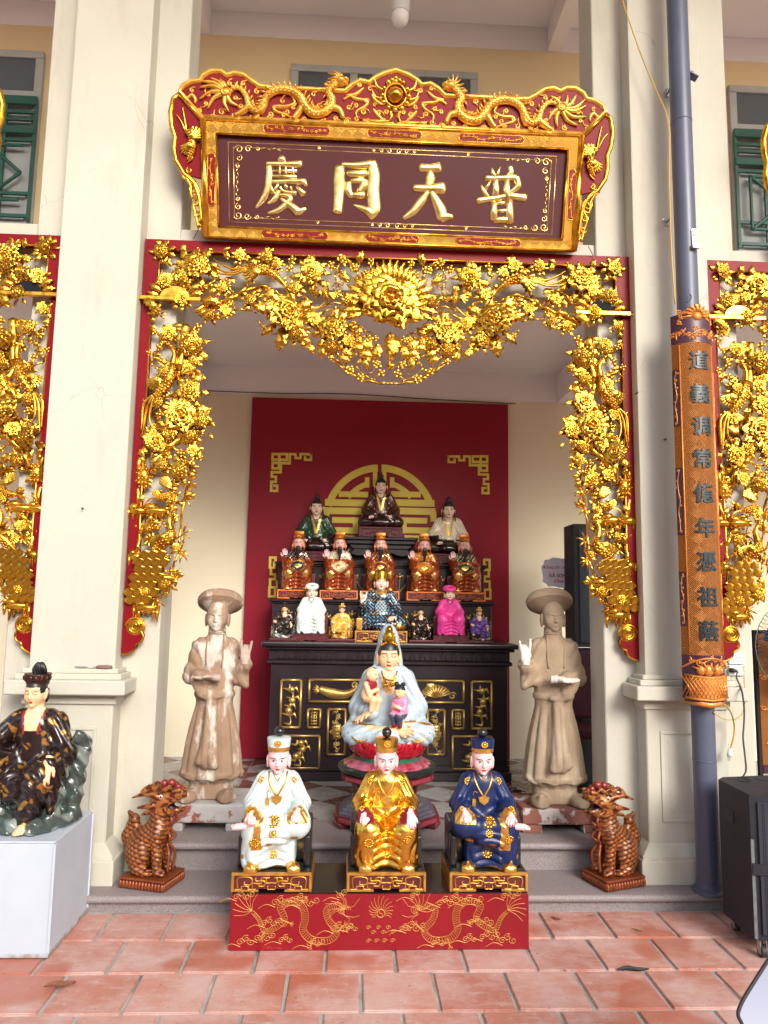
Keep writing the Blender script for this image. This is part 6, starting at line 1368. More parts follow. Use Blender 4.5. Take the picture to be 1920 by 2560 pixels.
HEAD_OFF = head_mesh(cc(236, 180, 170), line=.045, res=.003); HEAD_OFF.materials.append(MAT['painted'])
def beard_mesh():
    g = SDF((-.035, -.05, -.13), (.035, .03, .02), .003); g.u(g.cap((0, -.012, -.01), (0, .0, -.115), .020, .006, (1.1, .6, 1)))
    for s in (-1, 1): g.u(g.cap((s*.014, -.015, .006), (s*.020, -.006, -.06), .006, .003), .006)
    return g.mesh('beard', lambda V: paint(V, (.01, .008, .008)))
BEARD = beard_mesh(); BEARD.materials.append(MAT['painted'])
def official(cx, by, panel, label):
    s = .75; o = place('official_statue', DX(cx), 1120+by*.4099, TBY-.02, zB+.001, label, 'five bearded officials on the middle tier', s)
    carved_base(o, .40, .30, .095, MAT['orange_frame'], MAT['dark_red'], MAT['orange_base'])
    MB().box(-.19, .19, .17, .30, .096, .27, .012).build('seat', MAT['dark_red'], o)
    me = OFF_BASE.copy(); setcol(me, robe_off(panel)(OV)); me.materials.append(MAT['painted_gloss']); link('robe', me, None, o, loc=(0, .155, .095))
    link('head', HEAD_OFF, None, o, loc=(0, .165, .596), rot=(R(6), 0, 0), scale=(1.18, 1.14, 1.20)); link('beard', BEARD, None, o, loc=(0, .108, .552), scale=(1.1, 1.1, 1.1))
    h = MB(); h.lathe([(.052, 0), (.060, .012), (.058, .03), (.050, .045), (.02, .052), (0, .053)], 20, (0, .166, .648), cap=False); h.box(-.054, .054, .178, .218, .670, .735, .014); h.build('hat', MAT['hat_orange'], o, True, 40)
    link('hat_badge', ROS, None, o, loc=(0, .106, .672), scale=(.020, .012, .018))
    for k in (-1, 1): MB().tube([(k*.055, .17, .64), (k*.066, .165, .58), (k*.062, .14, .52)], [.008, .010, .006], 6).build('hat_lappet', MAT['hat_orange'], o, True)
    link('hand', HAND_P['open'], None, o, loc=(-.136, .085, .452), rot=(R(-84), 0, 0), scale=(1.2, 1.2, 1.2)); link('hand', HAND_P['fist'], None, o, loc=(.108, .028, .325), rot=(R(20), 0, 0), scale=(-1.15, 1.15, 1.15))
    for k in (-1, 1): link('shoe', SHOE, None, o, loc=(k*.098, .03, .096), scale=(.9, .9, .8))
    return o
official(292, 925, cc(28, 34, 70), 'bearded official with navy chest panel, far left of the middle tier')
official(552, 927, cc(205, 196, 176), 'bearded official with white chest panel, second from left on middle tier')
official(808, 928, cc(112, 36, 22), 'bearded official with brown red chest panel, centre of the middle tier')
official(1082, 932, cc(206, 120, 24), 'bearded official with orange yellow chest panel, fourth on the middle tier')
official(1335, 936, cc(20, 62, 58), 'bearded official with dark green chest panel, far right of middle tier')
# --- cross-legged lords at the top
def lotus_robe(arms, color, h=.0052):
    g = SDF((-.25, -.19, -.004), (.25, .15, .40), h)
    g.u(g.ell((0, .0, .045), (.19, .12, .062))).u(g.cap((-.15, -.035, .055), (.15, -.035, .055), .052), .03)
    for s in (-1, 1): g.u(g.cap((s*.06, .03, .07), (s*.165, -.06, .055), .072, .055), .03)
    g.u(g.cap((.15, -.07, .05), (-.05, -.14, .045), .050, .036), .03).u(g.cap((-.15, -.07, .05), (.05, -.13, .04), .050, .034), .03)
    g.u(g.cap((0, .035, .08), (0, .03, .27), .095, .080, (1.1, .85, 1)), .04).u(g.cap((-.062, .03, .298), (.062, .03, .298), .046), .03).u(g.cap((0, .025, .31), (0, .02, .355), .042, .028), .02)
    for i, s in enumerate((-1, 1)): el, wr = arms[i]; g.u(g.cap((s*.085, .03, .29), el, .044, .050), .022).u(g.cap(el, wr, .05, .040), .016)
    x, y, z = g.X, g.Y, g.Z
    g.disp(.006*(.35-np.abs(np.sin((z*.8+np.abs(x)*1.5+y*.8)*60)))*np.clip((z-.1)/.04, 0, 1)*np.clip((np.abs(x)-.03)/.04, 0, 1))
    g.disp(.005*(.35-np.abs(np.sin((x*.5+y*1.4)*62)))*np.clip((.09-z)/.03, 0, 1)); g.D = np.maximum(g.D, -z+.001)
    return g.mesh('robe', color)
ARM_LOT = ((-.135, .01, .17), (-.06, -.11, .115)), ((.135, .01, .17), (.09, -.10, .105))
LOT = lotus_robe(ARM_LOT, None); LV = np.empty(len(LOT.vertices)*3, np.float32); LOT.vertices.foreach_get('co', LV); LV = LV.reshape(-1, 3)
HEAD_LORD = head_mesh(SKIN_W, line=.030, sex='f', res=.0028); HEAD_LORD.materials.append(MAT['painted'])
mat('hair_black', (.012, .011, .013), .35)
def bun(o, z, y, s=1.0):
    b = MB(); b.lathe([(.0, .0), (.042*s, .0), (.046*s, .012*s), (.032*s, .03*s), (.020*s, .036*s), (.024*s, .05*s), (.026*s, .062*s), (.016*s, .078*s), (0, .082*s)], 16, (0, y, z), cap=False); b.build('hair_bun', MAT['hair_black'], o, True)
def lord(cx, by, Yf, z, shawl, under, label, s=.86):
    o = place('seated_lord_statue', DX(cx), 1120+by*.4099, Yf, z+.001, label, 'three long haired lords at the altar top', s)
    carved_base(o, .42, .21, .095, MAT['dark_red'], MAT['dark_red'], MAT['carved_maroon'])
    def col(V):
        C = paint(V, (*under, .1)); x, y, z = V[:, 0], V[:, 1], V[:, 2]; sh = (z > .13+.35*np.maximum(np.abs(x)-.09, 0)) & ~((np.abs(x) > .10) & (z < .17)); C[sh] = (*shawl, .05)
        v = np.abs(np.abs(x)-.25*(z-.16))-.010; C[(v < 0) & (z > .17) & (y < 0)] = (.7, .42, .1, .8); C[(np.sin(x*90+z*210)*np.sin(x*50-z*60) > .93) & (y < 0) & sh] = (.75, .45, .12, .8)
        C[(np.abs(x) < .018*(1+(z-.30)*18)) & (z > .30) & (y < 0)] = (*SKIN_W, 0); return C
    me = LOT.copy(); setcol(me, col(LV)); me.materials.append(MAT['painted_gloss']); link('robe', me, None, o, loc=(0, .115, .096), scale=(1, .85, 1))
    link('head', HEAD_LORD, None, o, loc=(0, .122, .505), rot=(R(4), 0, 0), scale=(1.22, 1.15, 1.22)); bun(o, .548, .128, 1.05)
    for k in (-1, 1):
        MB().tube([(k*.052, .12, .50), (k*.058, .10, .45), (k*.062, .085, .40)], [.009, .007, .003], 6).build('hair_lock', MAT['hair_black'], o, True)
        link('hand', HAND_W['fist' if k > 0 else 'rest'], None, o, loc=(k*.075, .022, .205), rot=(R(12), 0, R(35)*k), scale=(-1.15*k, 1.1, 1.15))
    return o
mat('carved_maroon', (.14, .022, .026), .3, .1, var=(14, .25))
lord(810, 532, 6.075, zS, cc(72, 22, 14), cc(42, 14, 14), 'brown robed lord with hair bun on the topmost stand', .87)
lord(408, 692, 6.06, zA, cc(8, 66, 46), cc(34, 12, 12), 'green robed lord with hair bun, upper left of the altar', .92)
lord(1232, 700, 6.06, zA, cc(226, 216, 192), cc(34, 14, 14), 'cream robed lord with hair bun, upper right of the altar', .92)
# --- two ladies
LADY = seated_robe((((-.12, .01, .27), (-.105, -.112, .225)), ((.12, .01, .27), (.105, -.112, .225))), 0, None, .0058)
YV = np.empty(len(LADY.vertices)*3, np.float32); LADY.vertices.foreach_get('co', YV); YV = YV.reshape(-1, 3)
HEAD_LADY = head_mesh(SKIN_W, line=.030, sex='f', res=.003); HEAD_LADY.materials.append(MAT['painted'])
def lady(cx, by, rc, hatm, label):
    s = .62; o = place('lady_statue', DX(cx), 1120+by*.4099, 5.60, zt_+.001, label, 'two ladies in turbans on the cabinet top', s)
    carved_base(o, .44, .32, .085, MAT['dark_red'], MAT['dark_red'], MAT['carved_maroon']); MB().box(-.205, .205, .16, .31, .086, .31, .012).build('seat', MAT['dark_red'], o)
    me = LADY.copy(); C = paint(YV, (*rc, 0)); C[YV[:, 2] < .006] = (.05, .04, .04, 0); setcol(me, C); me.materials.append(MAT['painted']); link('robe', me, None, o, loc=(0, .16, .085), scale=(1.08, 1, 1.04))
    link('head', HEAD_LADY, None, o, loc=(0, .175, .592), scale=(1.24, 1.16, 1.24))
    t = MB(); t.tube([(.060*math.cos(a*.35), .186+.060*math.sin(a*.35), .664+.022*math.sin(a*.35)) for a in range(19)], .026, 8); t.build('turban', hatm, o, True)
    for k in (-1, 1):
        link('hand', HAND_W['rest' if k < 0 else 'fist'], None, o, loc=(k*.106, .03, .318), rot=(R(24), 0, 0), scale=(-1.1*k, 1.1, 1.1)); MB().tube([(k*.09, .06, .105), (k*.10, -.005, .098)], [.034, .022], 10, flat=.6).build('shoe', MAT['hair_black'], o, True)
    MB().tube([(-.03, .13, .53), (-.028, .085, .49), (0, .066, .462), (.028, .085, .49), (.03, .13, .53)], .004, 6).build('necklace', MAT['hair_black'], o, True)
mat('turban_white', cc(225, 230, 228), .5); mat('turban_pink', cc(232, 70, 150), .5)
lady(378, 1170, cc(218, 228, 224), MAT['turban_white'], 'lady in white robe and white turban on the cabinet top')
lady(1240, 1180, cc(226, 60, 150), MAT['turban_pink'], 'lady in bright pink robe and pink turban on the cabinet top')
# --- the blue robed mandarin in the middle
o = place('mandarin_statue', DX(812), 1600, 5.58, zt_+.001, 'mandarin in blue flowered robe and gold turban with raised hand', None, .88)
carved_base(o, .45, .32, .095, MAT['gilt'], MAT['dark_red'], MAT['gilt'], top=MAT['dark_red'])
def colb(V):
    C = paint(V, (*cc(16, 28, 62), .1)); x, y, z = V[:, 0], V[:, 1], V[:, 2]; n = np.sin(x*95+2*np.sin(z*60))*np.sin(z*110+2*np.sin(x*70)); C[n > .55] = (*cc(120, 160, 180), .1); C[(n > .3) & (n < .42)] = (*cc(40, 110, 130), .1); C[(n < -.78)] = (*cc(190, 150, 70), .5)
    d = np.sqrt((x/.05)**2+((z-.20)/.06)**2); C[(d < 1) & (np.sin(x*210)*np.sin(z*190) > -.2) & (y < 0)] = (*cc(170, 190, 190), .1); C[(z > .315) & (np.abs(x) < .05)] = (.75, .45, .1, .8); return C
me = lotus_robe((((-.14, .0, .17), (-.15, -.07, .22)), ((.135, .0, .17), (.10, -.11, .11))), colb, .005); me.materials.append(MAT['painted_gloss']); link('robe', me, None, o, loc=(0, .17, .097))
link('head', HEAD_LADY, None, o, loc=(0, .175, .512), scale=(1.2, 1.12, 1.22)); t = MB()
for k in range(6): t.tube([(.055*math.cos(a*.35), .178+.055*math.sin(a*.35), .545+k*.011+.004*math.sin(a)) for a in range(19)], .010, 6)
t.lathe([(.05, 0), (.045, .012), (0, .02)], 16, (0, .178, .608), cap=False); t.build('turban', MAT['hat_gold'], o, True)
link('hand', HAND_W['mudra'], None, o, loc=(-.158, .085, .352), rot=(R(-85), 0, R(10)), scale=(1.3, 1.3, 1.3)); link('hand', HAND_W['rest'], None, o, loc=(.10, .035, .21), rot=(R(10), 0, R(-30)), scale=(-1.3, 1.3, 1.3))
MB().box(-.215, -.165, .03, .12, .098, .20, .008).build('gold_casket', MAT['gilt'], o)
cu = MB(); cu.lathe([(.0, 0), (.05, 0), (.07, .02), (.07, .05), (.05, .075), (0, .08)], 20, (.15, .11, .098), cap=False); cu.build('gold_cushion', MAT['gilt'], o, True)
# ------------------------------------------------------------------ bodhisattva seated on a rock (large one on the white box, four small ones)
def rock_robe(color=None, h=.0062):
    g = SDF((-.33, -.26, -.02), (.33, .24, .68), h)
    g.u(g.cap((0, .05, .30), (0, .04, .50), .125, .105, (1.1, .85, 1))).u(g.cap((-.085, .04, .545), (.085, .04, .545), .058), .04).u(g.cap((0, .03, .57), (0, .02, .625), .05, .034), .025)
    g.u(g.cap((.09, .06, .27), (.10, -.13, .275), .095, .08), .04).u(g.cap((.10, -.135, .27), (.045, -.12, .06), .075, .062), .04)                 # hanging leg
    g.u(g.cap((-.07, .05, .27), (-.19, -.10, .36), .095, .075), .04).u(g.cap((-.19, -.10, .36), (-.19, -.12, .20), .07, .06), .03)                 # raised knee
    g.u(g.cap((.125, .04, .53), (.19, .02, .37), .056, .06), .03).u(g.cap((.19, .02, .37), (.165, -.12, .345), .058, .045), .02)
    g.u(g.cap((-.125, .04, .53), (-.21, .0, .44), .056, .06), .03).u(g.cap((-.21, .0, .44), (-.21, -.12, .41), .055, .045), .02)
    g.u(g.cap((.19, -.08, .32), (.17, -.10, .10), .045, .030, (.7, 1, 1)), .03).u(g.box((0, -.06, .22), (.12, .08, .08), .05), .05)
    x, y, z = g.X, g.Y, g.Z
    g.disp(.010*(.35-np.abs(np.sin((z*.9+np.abs(x)*1.3+y*.9)*34)))*np.clip((np.abs(x)-.05)/.05, 0, 1)); g.disp(.011*(.35-np.abs(np.sin((z+2.4*(x-.02)**2)*44)))*np.clip((-.02-y)/.05, 0, 1)*np.clip((.12-np.abs(x-.02))/.05, 0, 1)*np.clip((.34-z)/.03, 0, 1))
    return g.mesh('robe', color)
def rock_seat(color=None, h=.0075):
    g = SDF((-.34, -.26, -.004), (.36, .27, .50), h); q = random.Random(4)
    g.u(g.ell((0, .03, .03), (.27, .20, .07))).u(g.ell((0, .09, .16), (.20, .13, .13)), .04)
    for (a, b, r1, r2) in (((.22, .08, .05), (.27, .08, .40), .06, .045), ((.27, .08, .40), (.26, .03, .45), .045, .04), ((-.20, -.06, .02), (-.21, -.10, .20), .06, .05), ((-.27, .06, .03), (-.28, .04, .25), .05, .04), ((.15, -.10, .02), (.18, -.04, .15), .05, .04), ((-.05, .14, .2), (.2, .12, .36), .06, .05), ((-.1, -.13, .02), (.12, -.15, .03), .05, .05)): g.u(g.cap(a, b, r1, r2), .03)
    x, y, z = g.X, g.Y, g.Z; g.disp(.012*np.sin(x*45+2*np.sin(z*25))*np.sin(z*38+y*30+1.5)+.005*np.sin(x*95+z*60)*np.sin(y*90+z*40)); g.D = np.maximum(g.D, -z+.001); return g.mesh('rock', color)
RRB = rock_robe(); RV = np.empty(len(RRB.vertices)*3, np.float32); RRB.vertices.foreach_get('co', RV); RV = RV.reshape(-1, 3)
RSE = rock_seat(); SV = np.empty(len(RSE.vertices)*3, np.float32); RSE.vertices.foreach_get('co', SV); SV = SV.reshape(-1, 3)
RRB2 = rock_robe(None, .012); RV2 = np.empty(len(RRB2.vertices)*3, np.float32); RRB2.vertices.foreach_get('co', RV2); RV2 = RV2.reshape(-1, 3)
RSE2 = rock_seat(None, .014); SV2 = np.empty(len(RSE2.vertices)*3, np.float32); RSE2.vertices.foreach_get('co', SV2); SV2 = SV2.reshape(-1, 3)
HEAD_BOD = head_mesh(SKIN_F, line=.030, sex='f', closed=True, res=.0026); HEAD_BOD.materials.append(MAT['painted'])
HAND_F = {k: hand_mesh(SKIN_F, k) for k in ('rest', 'open')}; [m_.materials.append(MAT['painted']) for m_ in HAND_F.values()]
FOOT_F = bare_foot(SKIN_F); FOOT_F.materials.append(MAT['painted'])
def wash(V, a, b, f, th, seed=0):
    x, y, z = V[:, 0]+seed, V[:, 1], V[:, 2]; n = np.sin(x*f+2*np.sin(z*f*.7))*np.sin(z*f*.9+2*np.sin(y*f*.8)+x*f*.3); t = np.clip((n-th)/.25, 0, 1)[:, None]; a = np.array(a); return a*(1-t)+np.array(b)*t
mat('crown_dark', (.05, .014, .010), .3, .3, var=(40, .6), bump=(60, .6)); mat('crown_gold', (.7, .42, .1), .35, .9, bump=(60, .5))
def bodhisattva(loc, s, robe, patch, rock, rockp, crown, label, group, skin_chest=SKIN_F, big=False, rz=0, mt='painted_gloss', th=.38):
    o = thing('bodhisattva_statue', loc, label, 'statue', group, rz=rz); o.scale = (s*(.9 if big else 1), s, s)
    RSEx, SVx, RRBx, RVx = (RSE, SV, RRB, RV) if big else (RSE2, SV2, RRB2, RV2)
    m1 = RSEx.copy(); setcol(m1, wash(SVx, (*rock, 0), (*rockp, 0), 22, .1)); m1.materials.append(MAT['glazed']); link('rock', m1, None, o)
    m2 = RRBx.copy(); C = wash(RVx, wash(RVx, (*robe, .15), (*patch, .75), 34, th, 1.3), (*robe, .1), 85, -.25, .7); x, y, z = RVx.T
    C[(np.abs(x) < .035+.20*(z-.50)) & (z > .50) & (z < .60) & (y < 0)] = (*skin_chest, 0); m2_ = np.abs(np.abs(x)-(.045+.2*(z-.50))) < .006; C[m2_ & (z > .48) & (z < .60) & (y < 0)] = (*cc(150, 40, 50), 0)
    C[(z > .578) & (y < .03) & (np.abs(x) < .052)] = (*skin_chest, 0); setcol(m2, C); m2.materials.append(MAT[mt]); link('robe', m2, None, o)
    link('head', HEAD_BOD, None, o, loc=(-.005, .008, .70), rot=(R(10), 0, R(-6)), scale=(1.32, 1.25, 1.30))
    c = MB(); c.lathe([(.062, 0), (.066, .008), (.074, .05), (.078, .062), (.060, .055), (.02, .052), (0, .052)], 20, (-.005, .018, .738), cap=False)
    for k in range(8): a = -math.pi/2+(k-3.5)*.42; c.dome(.072*math.cos(a), .775+.004*(k % 2), .015, .018, .014, lambda u, v, w: Vector((u-.005, .018+(.072+w*.3)*math.sin(a), v)), 0, 7, 2)
    c.build('crown', crown, o, True)
    b = MB()
    for k in range(5): b.tube(spline([(-.02+.012*k, .02+.004*k, .79), (-.03+.016*k, .015, .82+.008*(k % 2)), (-.01+.006*k, .02, .85), (.0, .025, .84)], 4), .013, 7)
    b.build('hair_bun', crown if not big else MAT['hair_black'], o, True)
    if big:
        for k in (-1, 1): MB().tube([(k*.058, .02, .72), (k*.062, .01, .67), (k*.060, .005, .645)], [.010, .012, .006], 6).build('hair_lock', MAT['hair_black'], o, True)
    link('hand', HAND_F['rest'], None, o, loc=(.160, -.155, .335), rot=(R(58), 0, R(-6)), scale=(-1.55, 1.6, 1.55)); link('hand', HAND_F['rest'], None, o, loc=(-.208, -.150, .415), rot=(R(30), 0, R(14)), scale=(1.5, 1.5, 1.5))
    link('foot', FOOT_F, None, o, loc=(.05, -.155, .045), rot=(R(22), 0, 0), scale=(1.4, 1.3, 1.4)); link('foot', FOOT_F, None, o, loc=(-.19, -.155, .165), rot=(R(18), 0, R(10)), scale=(1.4, 1.3, 1.4))
    return o
bx = MB((-1.50, 3.40, 0)); mat('box_white', cc(182, 192, 204), .55, var=(5, .07), bump=(30, .05), col2=cc(150, 150, 140), mix=(6, .66, .8))
wb = thing('display_box', (-1.50, 3.40, 0), 'plain white box pedestal standing on the paving at left', 'pedestal')
MB((-1.50, 3.40, 0)).box(-1.745, -1.256, 3.40, 3.875, .004, .470, .003).build('body', MAT['box_white'], wb); mat('box_grime', cc(150, 144, 128), .8, var=(14, .3), col2=cc(176, 186, 198), mix=(9, .45, .6)); MB((-1.50, 3.40, 0)).box(-1.7465, -1.2545, 3.3985, 3.8765, .004, .022, .002).build('base_strip', MAT['box_grime'], wb)
for (x_, y_) in ((-1.7455, 3.3995), (-1.2555, 3.3995), (-1.2555, 3.8755)): MB((-1.50, 3.40, 0)).box(x_-.006, x_+.006, y_-.006, y_+.006, .0225, .470, .002).build('corner_trim', MAT['box_white'], wb)
MB((-1.50, 3.40, 0)).box(-1.747, -1.254, 3.398, 3.877, .4705, .480, .003).build('top', MAT['box_white'], wb)
bodhisattva((-1.475, 3.63, .481), .865, cc(34, 22, 22), (.55, .27, .05), cc(62, 74, 70), cc(128, 138, 132), MAT['crown_dark'], 'bodhisattva in black and gold robe on glazed rock atop the white box', None, SKIN_F, True)
for (cx, by, rb, pt, rk, rp, cr_, lab, s_, sk) in ((215, 1165, cc(40, 28, 26), cc(120, 120, 118), cc(96, 104, 104), cc(190, 196, 196), MAT['crown_dark'], 'small dark robed bodhisattva on grey rock, far left of the cabinet top', .315, SKIN_F), (570, 1168, (.75, .42, .08), (.85, .55, .12), (.30, .12, .03), (.7, .4, .08), MAT['crown_gold'], 'small gilded bodhisattva between the white lady and the mandarin', .315, (.8, .55, .2)),
    (1058, 1170, cc(36, 22, 20), cc(110, 80, 30), cc(30, 26, 26), cc(80, 70, 60), MAT['crown_dark'], 'small dark bodhisattva between the mandarin and the pink lady', .30, SKIN_F), (1420, 1178, cc(92, 60, 140), cc(120, 80, 160), cc(40, 30, 26), cc(110, 80, 40), MAT['crown_gold'], 'small purple robed bodhisattva, far right of the cabinet top', .30, SKIN_F)):
    x = at(DX(cx), 1120+by*.4099, 5.62).x; b_ = bodhisattva((x, 5.68, zt_+.019), s_, rb, pt, rk, rp, cr_, lab, 'small bodhisattvas on the cabinet top', sk, mt='painted_gloss' if cx != 570 else 'gilt_robe')
    MB().box(-.32, .32, -.27, .27, -.055, 0, .01).build('base', MAT['dark_red'], b_)
# ------------------------------------------------------------------ white robed goddess with two children on a lotus
GX, GY_ = at(968, 1900, 4.56).x, 4.56
ped = thing('octagonal_pedestal', (GX, GY_, .236), 'octagonal dark red stepped pedestal carrying the lotus goddess', 'pedestal')
mat('ped_red', cc(104, 30, 42), .38, var=(9, .2)); mat('ped_panel', cc(150, 58, 70), .4, var=(9, .15)); mat('ped_grey', cc(96, 92, 104), .5, var=(12, .2)); mat('ped_dark', cc(40, 22, 32), .4, var=(12, .3))
def octo(mb, prof):
    n = 8; vs = []; fs = []
    for r_, z in prof:
        for j in range(n): a = math.pi/8+j*math.pi/4; vs.append((r_*math.cos(a), r_*math.sin(a), z))
    for i in range(len(prof)-1):
        for j in range(n): fs.append([i*n+j, i*n+(j+1) % n, (i+1)*n+(j+1) % n, (i+1)*n+j])
    fs.append(list(range(n))[::-1]); fs.append([(len(prof)-1)*n+j for j in range(n)]); return mb.add(vs, fs)
zp = lambda y: at(965, 1780+y*.1808, 4.32).z-.236         # heights read on the front faces
HP = at(965, 1925, 4.40).z-.236
k_ = HP/.62
octo(MB(), [(.325, .055*k_), (.325, .12*k_), (.31, .125*k_)]).build('foot', MAT['ped_red'], ped)
for j in range(8):
    a = j*math.pi/4; c = Vector((math.cos(a), math.sin(a), 0)); 
    MB().tbox(Matrix.Translation(c*.302+Vector((0, 0, .0875*k_))) @ Matrix.Rotation(a, 4, 'Z'), .012, .20, .045*k_, .004).build('panel', MAT['ped_panel'], ped)
    a2 = a+math.pi/8; c2 = Vector((math.cos(a2), math.sin(a2), 0)); MB().tbox(Matrix.Translation(c2*.295+Vector((0, 0, .0285*k_))) @ Matrix.Rotation(a2, 4, 'Z'), .055, .11, .053*k_, .006).build('leg', MAT['ped_red'], ped)
octo(MB(), [(.305, .1255*k_), (.305, .15*k_), (.285, .155*k_), (.285, .18*k_), (.262, .185*k_), (.262, .21*k_), (.235, .22*k_), (.22, .25*k_), (.20, .255*k_), (.195, .275*k_)]).build('stepped_base', MAT['ped_grey'], ped)
octo(MB(), [(.19, .2755*k_), (.185, .29*k_), (.185, .40*k_), (.20, .42*k_)]).build('waist', MAT['ped_dark'], ped)
for j in range(8):
    a = j*math.pi/4; r = MB(); fr = lambda u, v, w: Vector((math.cos(a)*(.171+w)-math.sin(a)*u, math.sin(a)*(.171+w)+math.cos(a)*u, v))
    r.ribbon([(0, .30*k_), (.045, .345*k_), (0, .39*k_), (-.045, .345*k_), (0, .30*k_)], .010, .008, fr, 0, 5); r.ribbon([(-.06, .30*k_), (0, .345*k_), (.06, .39*k_)], .008, .006, fr, 0, 4); r.ribbon([(.06, .30*k_), (0, .345*k_), (-.06, .39*k_)], .008, .006, fr, 0, 4); r.build('lattice', MAT['ped_red'], ped, True)
octo(MB(), [(.20, .4205*k_), (.24, .45*k_), (.275, .475*k_), (.285, .48*k_), (.285, .545*k_), (.27, .552*k_)]).build('upper_block', MAT['ped_red'], ped)
for j in range(8):
    a = j*math.pi/4; c = Vector((math.cos(a), math.sin(a), 0)); MB().tbox(Matrix.Translation(c*.266+Vector((0, 0, .5125*k_))) @ Matrix.Rotation(a, 4, 'Z'), .010, .17, .042*k_, .003).build('panel', MAT['ped_panel'], ped)
octo(MB(), [(.268, .5525*k_), (.262, .575*k_)]).build('top_slab', MAT['ped_grey'], ped)
zl = .236+.577*k_
gd = thing('goddess_statue', (GX, GY_, zl), 'white veiled goddess holding two children, seated on a red lotus', 'statue')
mat('rim_green', cc(20, 40, 36), .3, coat=.4); mat('lotus_red', cc(170, 16, 36), .2, var=(14, .2), coat=.5); mat('lotus_pink', cc(168, 92, 112), .25, var=(16, .3), coat=.4, col2=cc(150, 40, 58), mix=(9, .42, .6)); mat('lotus_green', cc(30, 110, 84), .35)
b = MB(); b.lathe([(.29, 0), (.297, .012), (.297, .022), (.28, .030)], 40); b.build('rim', MAT['rim_green'], gd, True, 40)
def petal_mesh(name, ln, wd, curve, mt):
    mb = MB()
    def fn(a, b_):
        s = (b_-.5)*2; ww = wd*.5*(math.sin(math.pi*(.22+.72*a)))**.7; return Vector((ln*a*math.cos(curve*a)-.012*s*s, s*ww, ln*a*math.sin(curve*a)*1.0+.010*(1-s*s)*math.sin(3*a)))
    mb.grid(fn, 6, 6); me = mb.me(name, True); me.materials.append(mt); return me
PD = petal_mesh('petal', .12, .135, -.5, MAT['lotus_pink']); PU = petal_mesh('petal', .135, .13, .95, MAT['lotus_red']); PU2 = petal_mesh('petal', .12, .12, 1.15, MAT['lotus_red'])
for k in range(14): a = k*2*math.pi/14; link('petal', PD, None, gd, loc=(.185*math.cos(a), .185*math.sin(a), .062), rot=(0, R(6), a))
for k in range(14): a = (k+.5)*2*math.pi/14; link('petal', PU, None, gd, loc=(.165*math.cos(a), .165*math.sin(a), .070), rot=(0, 0, a))
for k in range(14): a = k*2*math.pi/14; link('petal', PU2, None, gd, loc=(.170*math.cos(a), .170*math.sin(a), .090), rot=(0, 0, a))
b = MB(); b.lathe([(.19, .025), (.20, .10), (.225, .135), (.22, .150), (0, .152)], 32, cap=False); b.build('seed_pod', MAT['lotus_green'], gd, True)
def goddess(V=None):
    g = SDF((-.30, -.23, -.004), (.30, .18, .60), .0055)
    g.u(g.ell((0, -.02, .055), (.25, .15, .07)))
    for s in (-1, 1): g.u(g.cap((s*.07, .03, .08), (s*.205, -.075, .075), .085, .07), .04).u(g.cap((s*.2, -.08, .07), (-s*.04, -.17, .06), .06, .04), .03)
    g.u(g.cap((0, .04, .10), (0, .035, .36), .125, .095, (1.1, .85, 1)), .05).u(g.cap((-.075, .035, .395), (.075, .035, .395), .056), .04)
    for s in (-1, 1): g.u(g.cap((s*.105, .03, .375), (s*.165, .0, .22), .055, .066), .03)
    g.u(g.cap((-.165, .0, .22), (-.10, -.13, .20), .066, .045), .025).u(g.cap((.165, .0, .22), (.06, -.14, .12), .066, .045), .025)
    for s in (-1, 1): g.u(g.cap((s*.17, .02, .2), (s*.21, -.01, .09), .045, .05, (.8, 1, 1)), .03)
    x, y, z = g.X, g.Y, g.Z
    g.disp(.008*(.35-np.abs(np.sin((z*.7+np.abs(x)*1.4+y*.7)*44)))*np.clip((z-.14)/.04, 0, 1)*np.clip((np.abs(x)-.05)/.04, 0, 1)); g.disp(.008*(.35-np.abs(np.sin((np.abs(x)*.9+z*1.6+y*.8)*40)))*np.clip((.14-z)/.03, 0, 1)); g.D = np.maximum(g.D, -z+.001)
    def col(V):
        C = paint(V, cc(174, 192, 203)); x, y, z = V[:, 0], V[:, 1], V[:, 2]; C[(((x)/(.045))**2+((z-.37)/.085)**2 < 1) & (y < 0)] = (*SKIN_F, 0); C[(np.abs(z-.137-.012*np.sin(x*16)) < .006) & (y < -.10) & (np.abs(x) > .05)] = (.78, .46, .1, .9); C[(np.abs(x) < .13) & (np.abs(z-.118) < .013) & (y < -.12)] = (*SKIN_F, 0); return C
    return g.mesh('robe', col)
me = goddess(); me.materials.append(MAT['painted']); link('robe', me, None, gd, loc=(0, -.02, .150))
SK = head_mesh(SKIN_F, line=.028, sex='f', closed=True, res=.0024); SK.materials.append(MAT['painted']); link('head', SK, None, gd, loc=(0, .0, .150+.515), rot=(R(6), 0, 0), scale=(1.42, 1.35, 1.50))
g = SDF((-.13, -.09, -.16), (.13, .13, .20), .005); v = g.ell((0, .02, .03), (.088, .088, .135)); g.u(v).u(g.cap((-.07, .03, -.04), (-.085, .035, -.14), .045, .05, (.8, .8, 1)), .03).u(g.cap((.07, .03, -.04), (.085, .035, -.14), .045, .05, (.8, .8, 1)), .03)
g.cut(g.ell((0, -.07, -.01), (.066, .10, .105)), .012).cut(g.cap((0, -.08, -.1), (0, -.08, -.2), .07), .02); g.disp(.004*(.35-np.abs(np.sin((np.abs(g.X)*1.2+g.Z*.5)*70))))
vm = g.mesh('veil', lambda V: paint(V, cc(178, 196, 206))); vm.materials.append(MAT['painted']); link('veil', vm, None, gd, loc=(0, .015, .150+.552), scale=(.78, 1, .95))
b = MB(); hd = lambda u, v, w: Vector((u, -.052-w+.35*abs(u), v+.150))
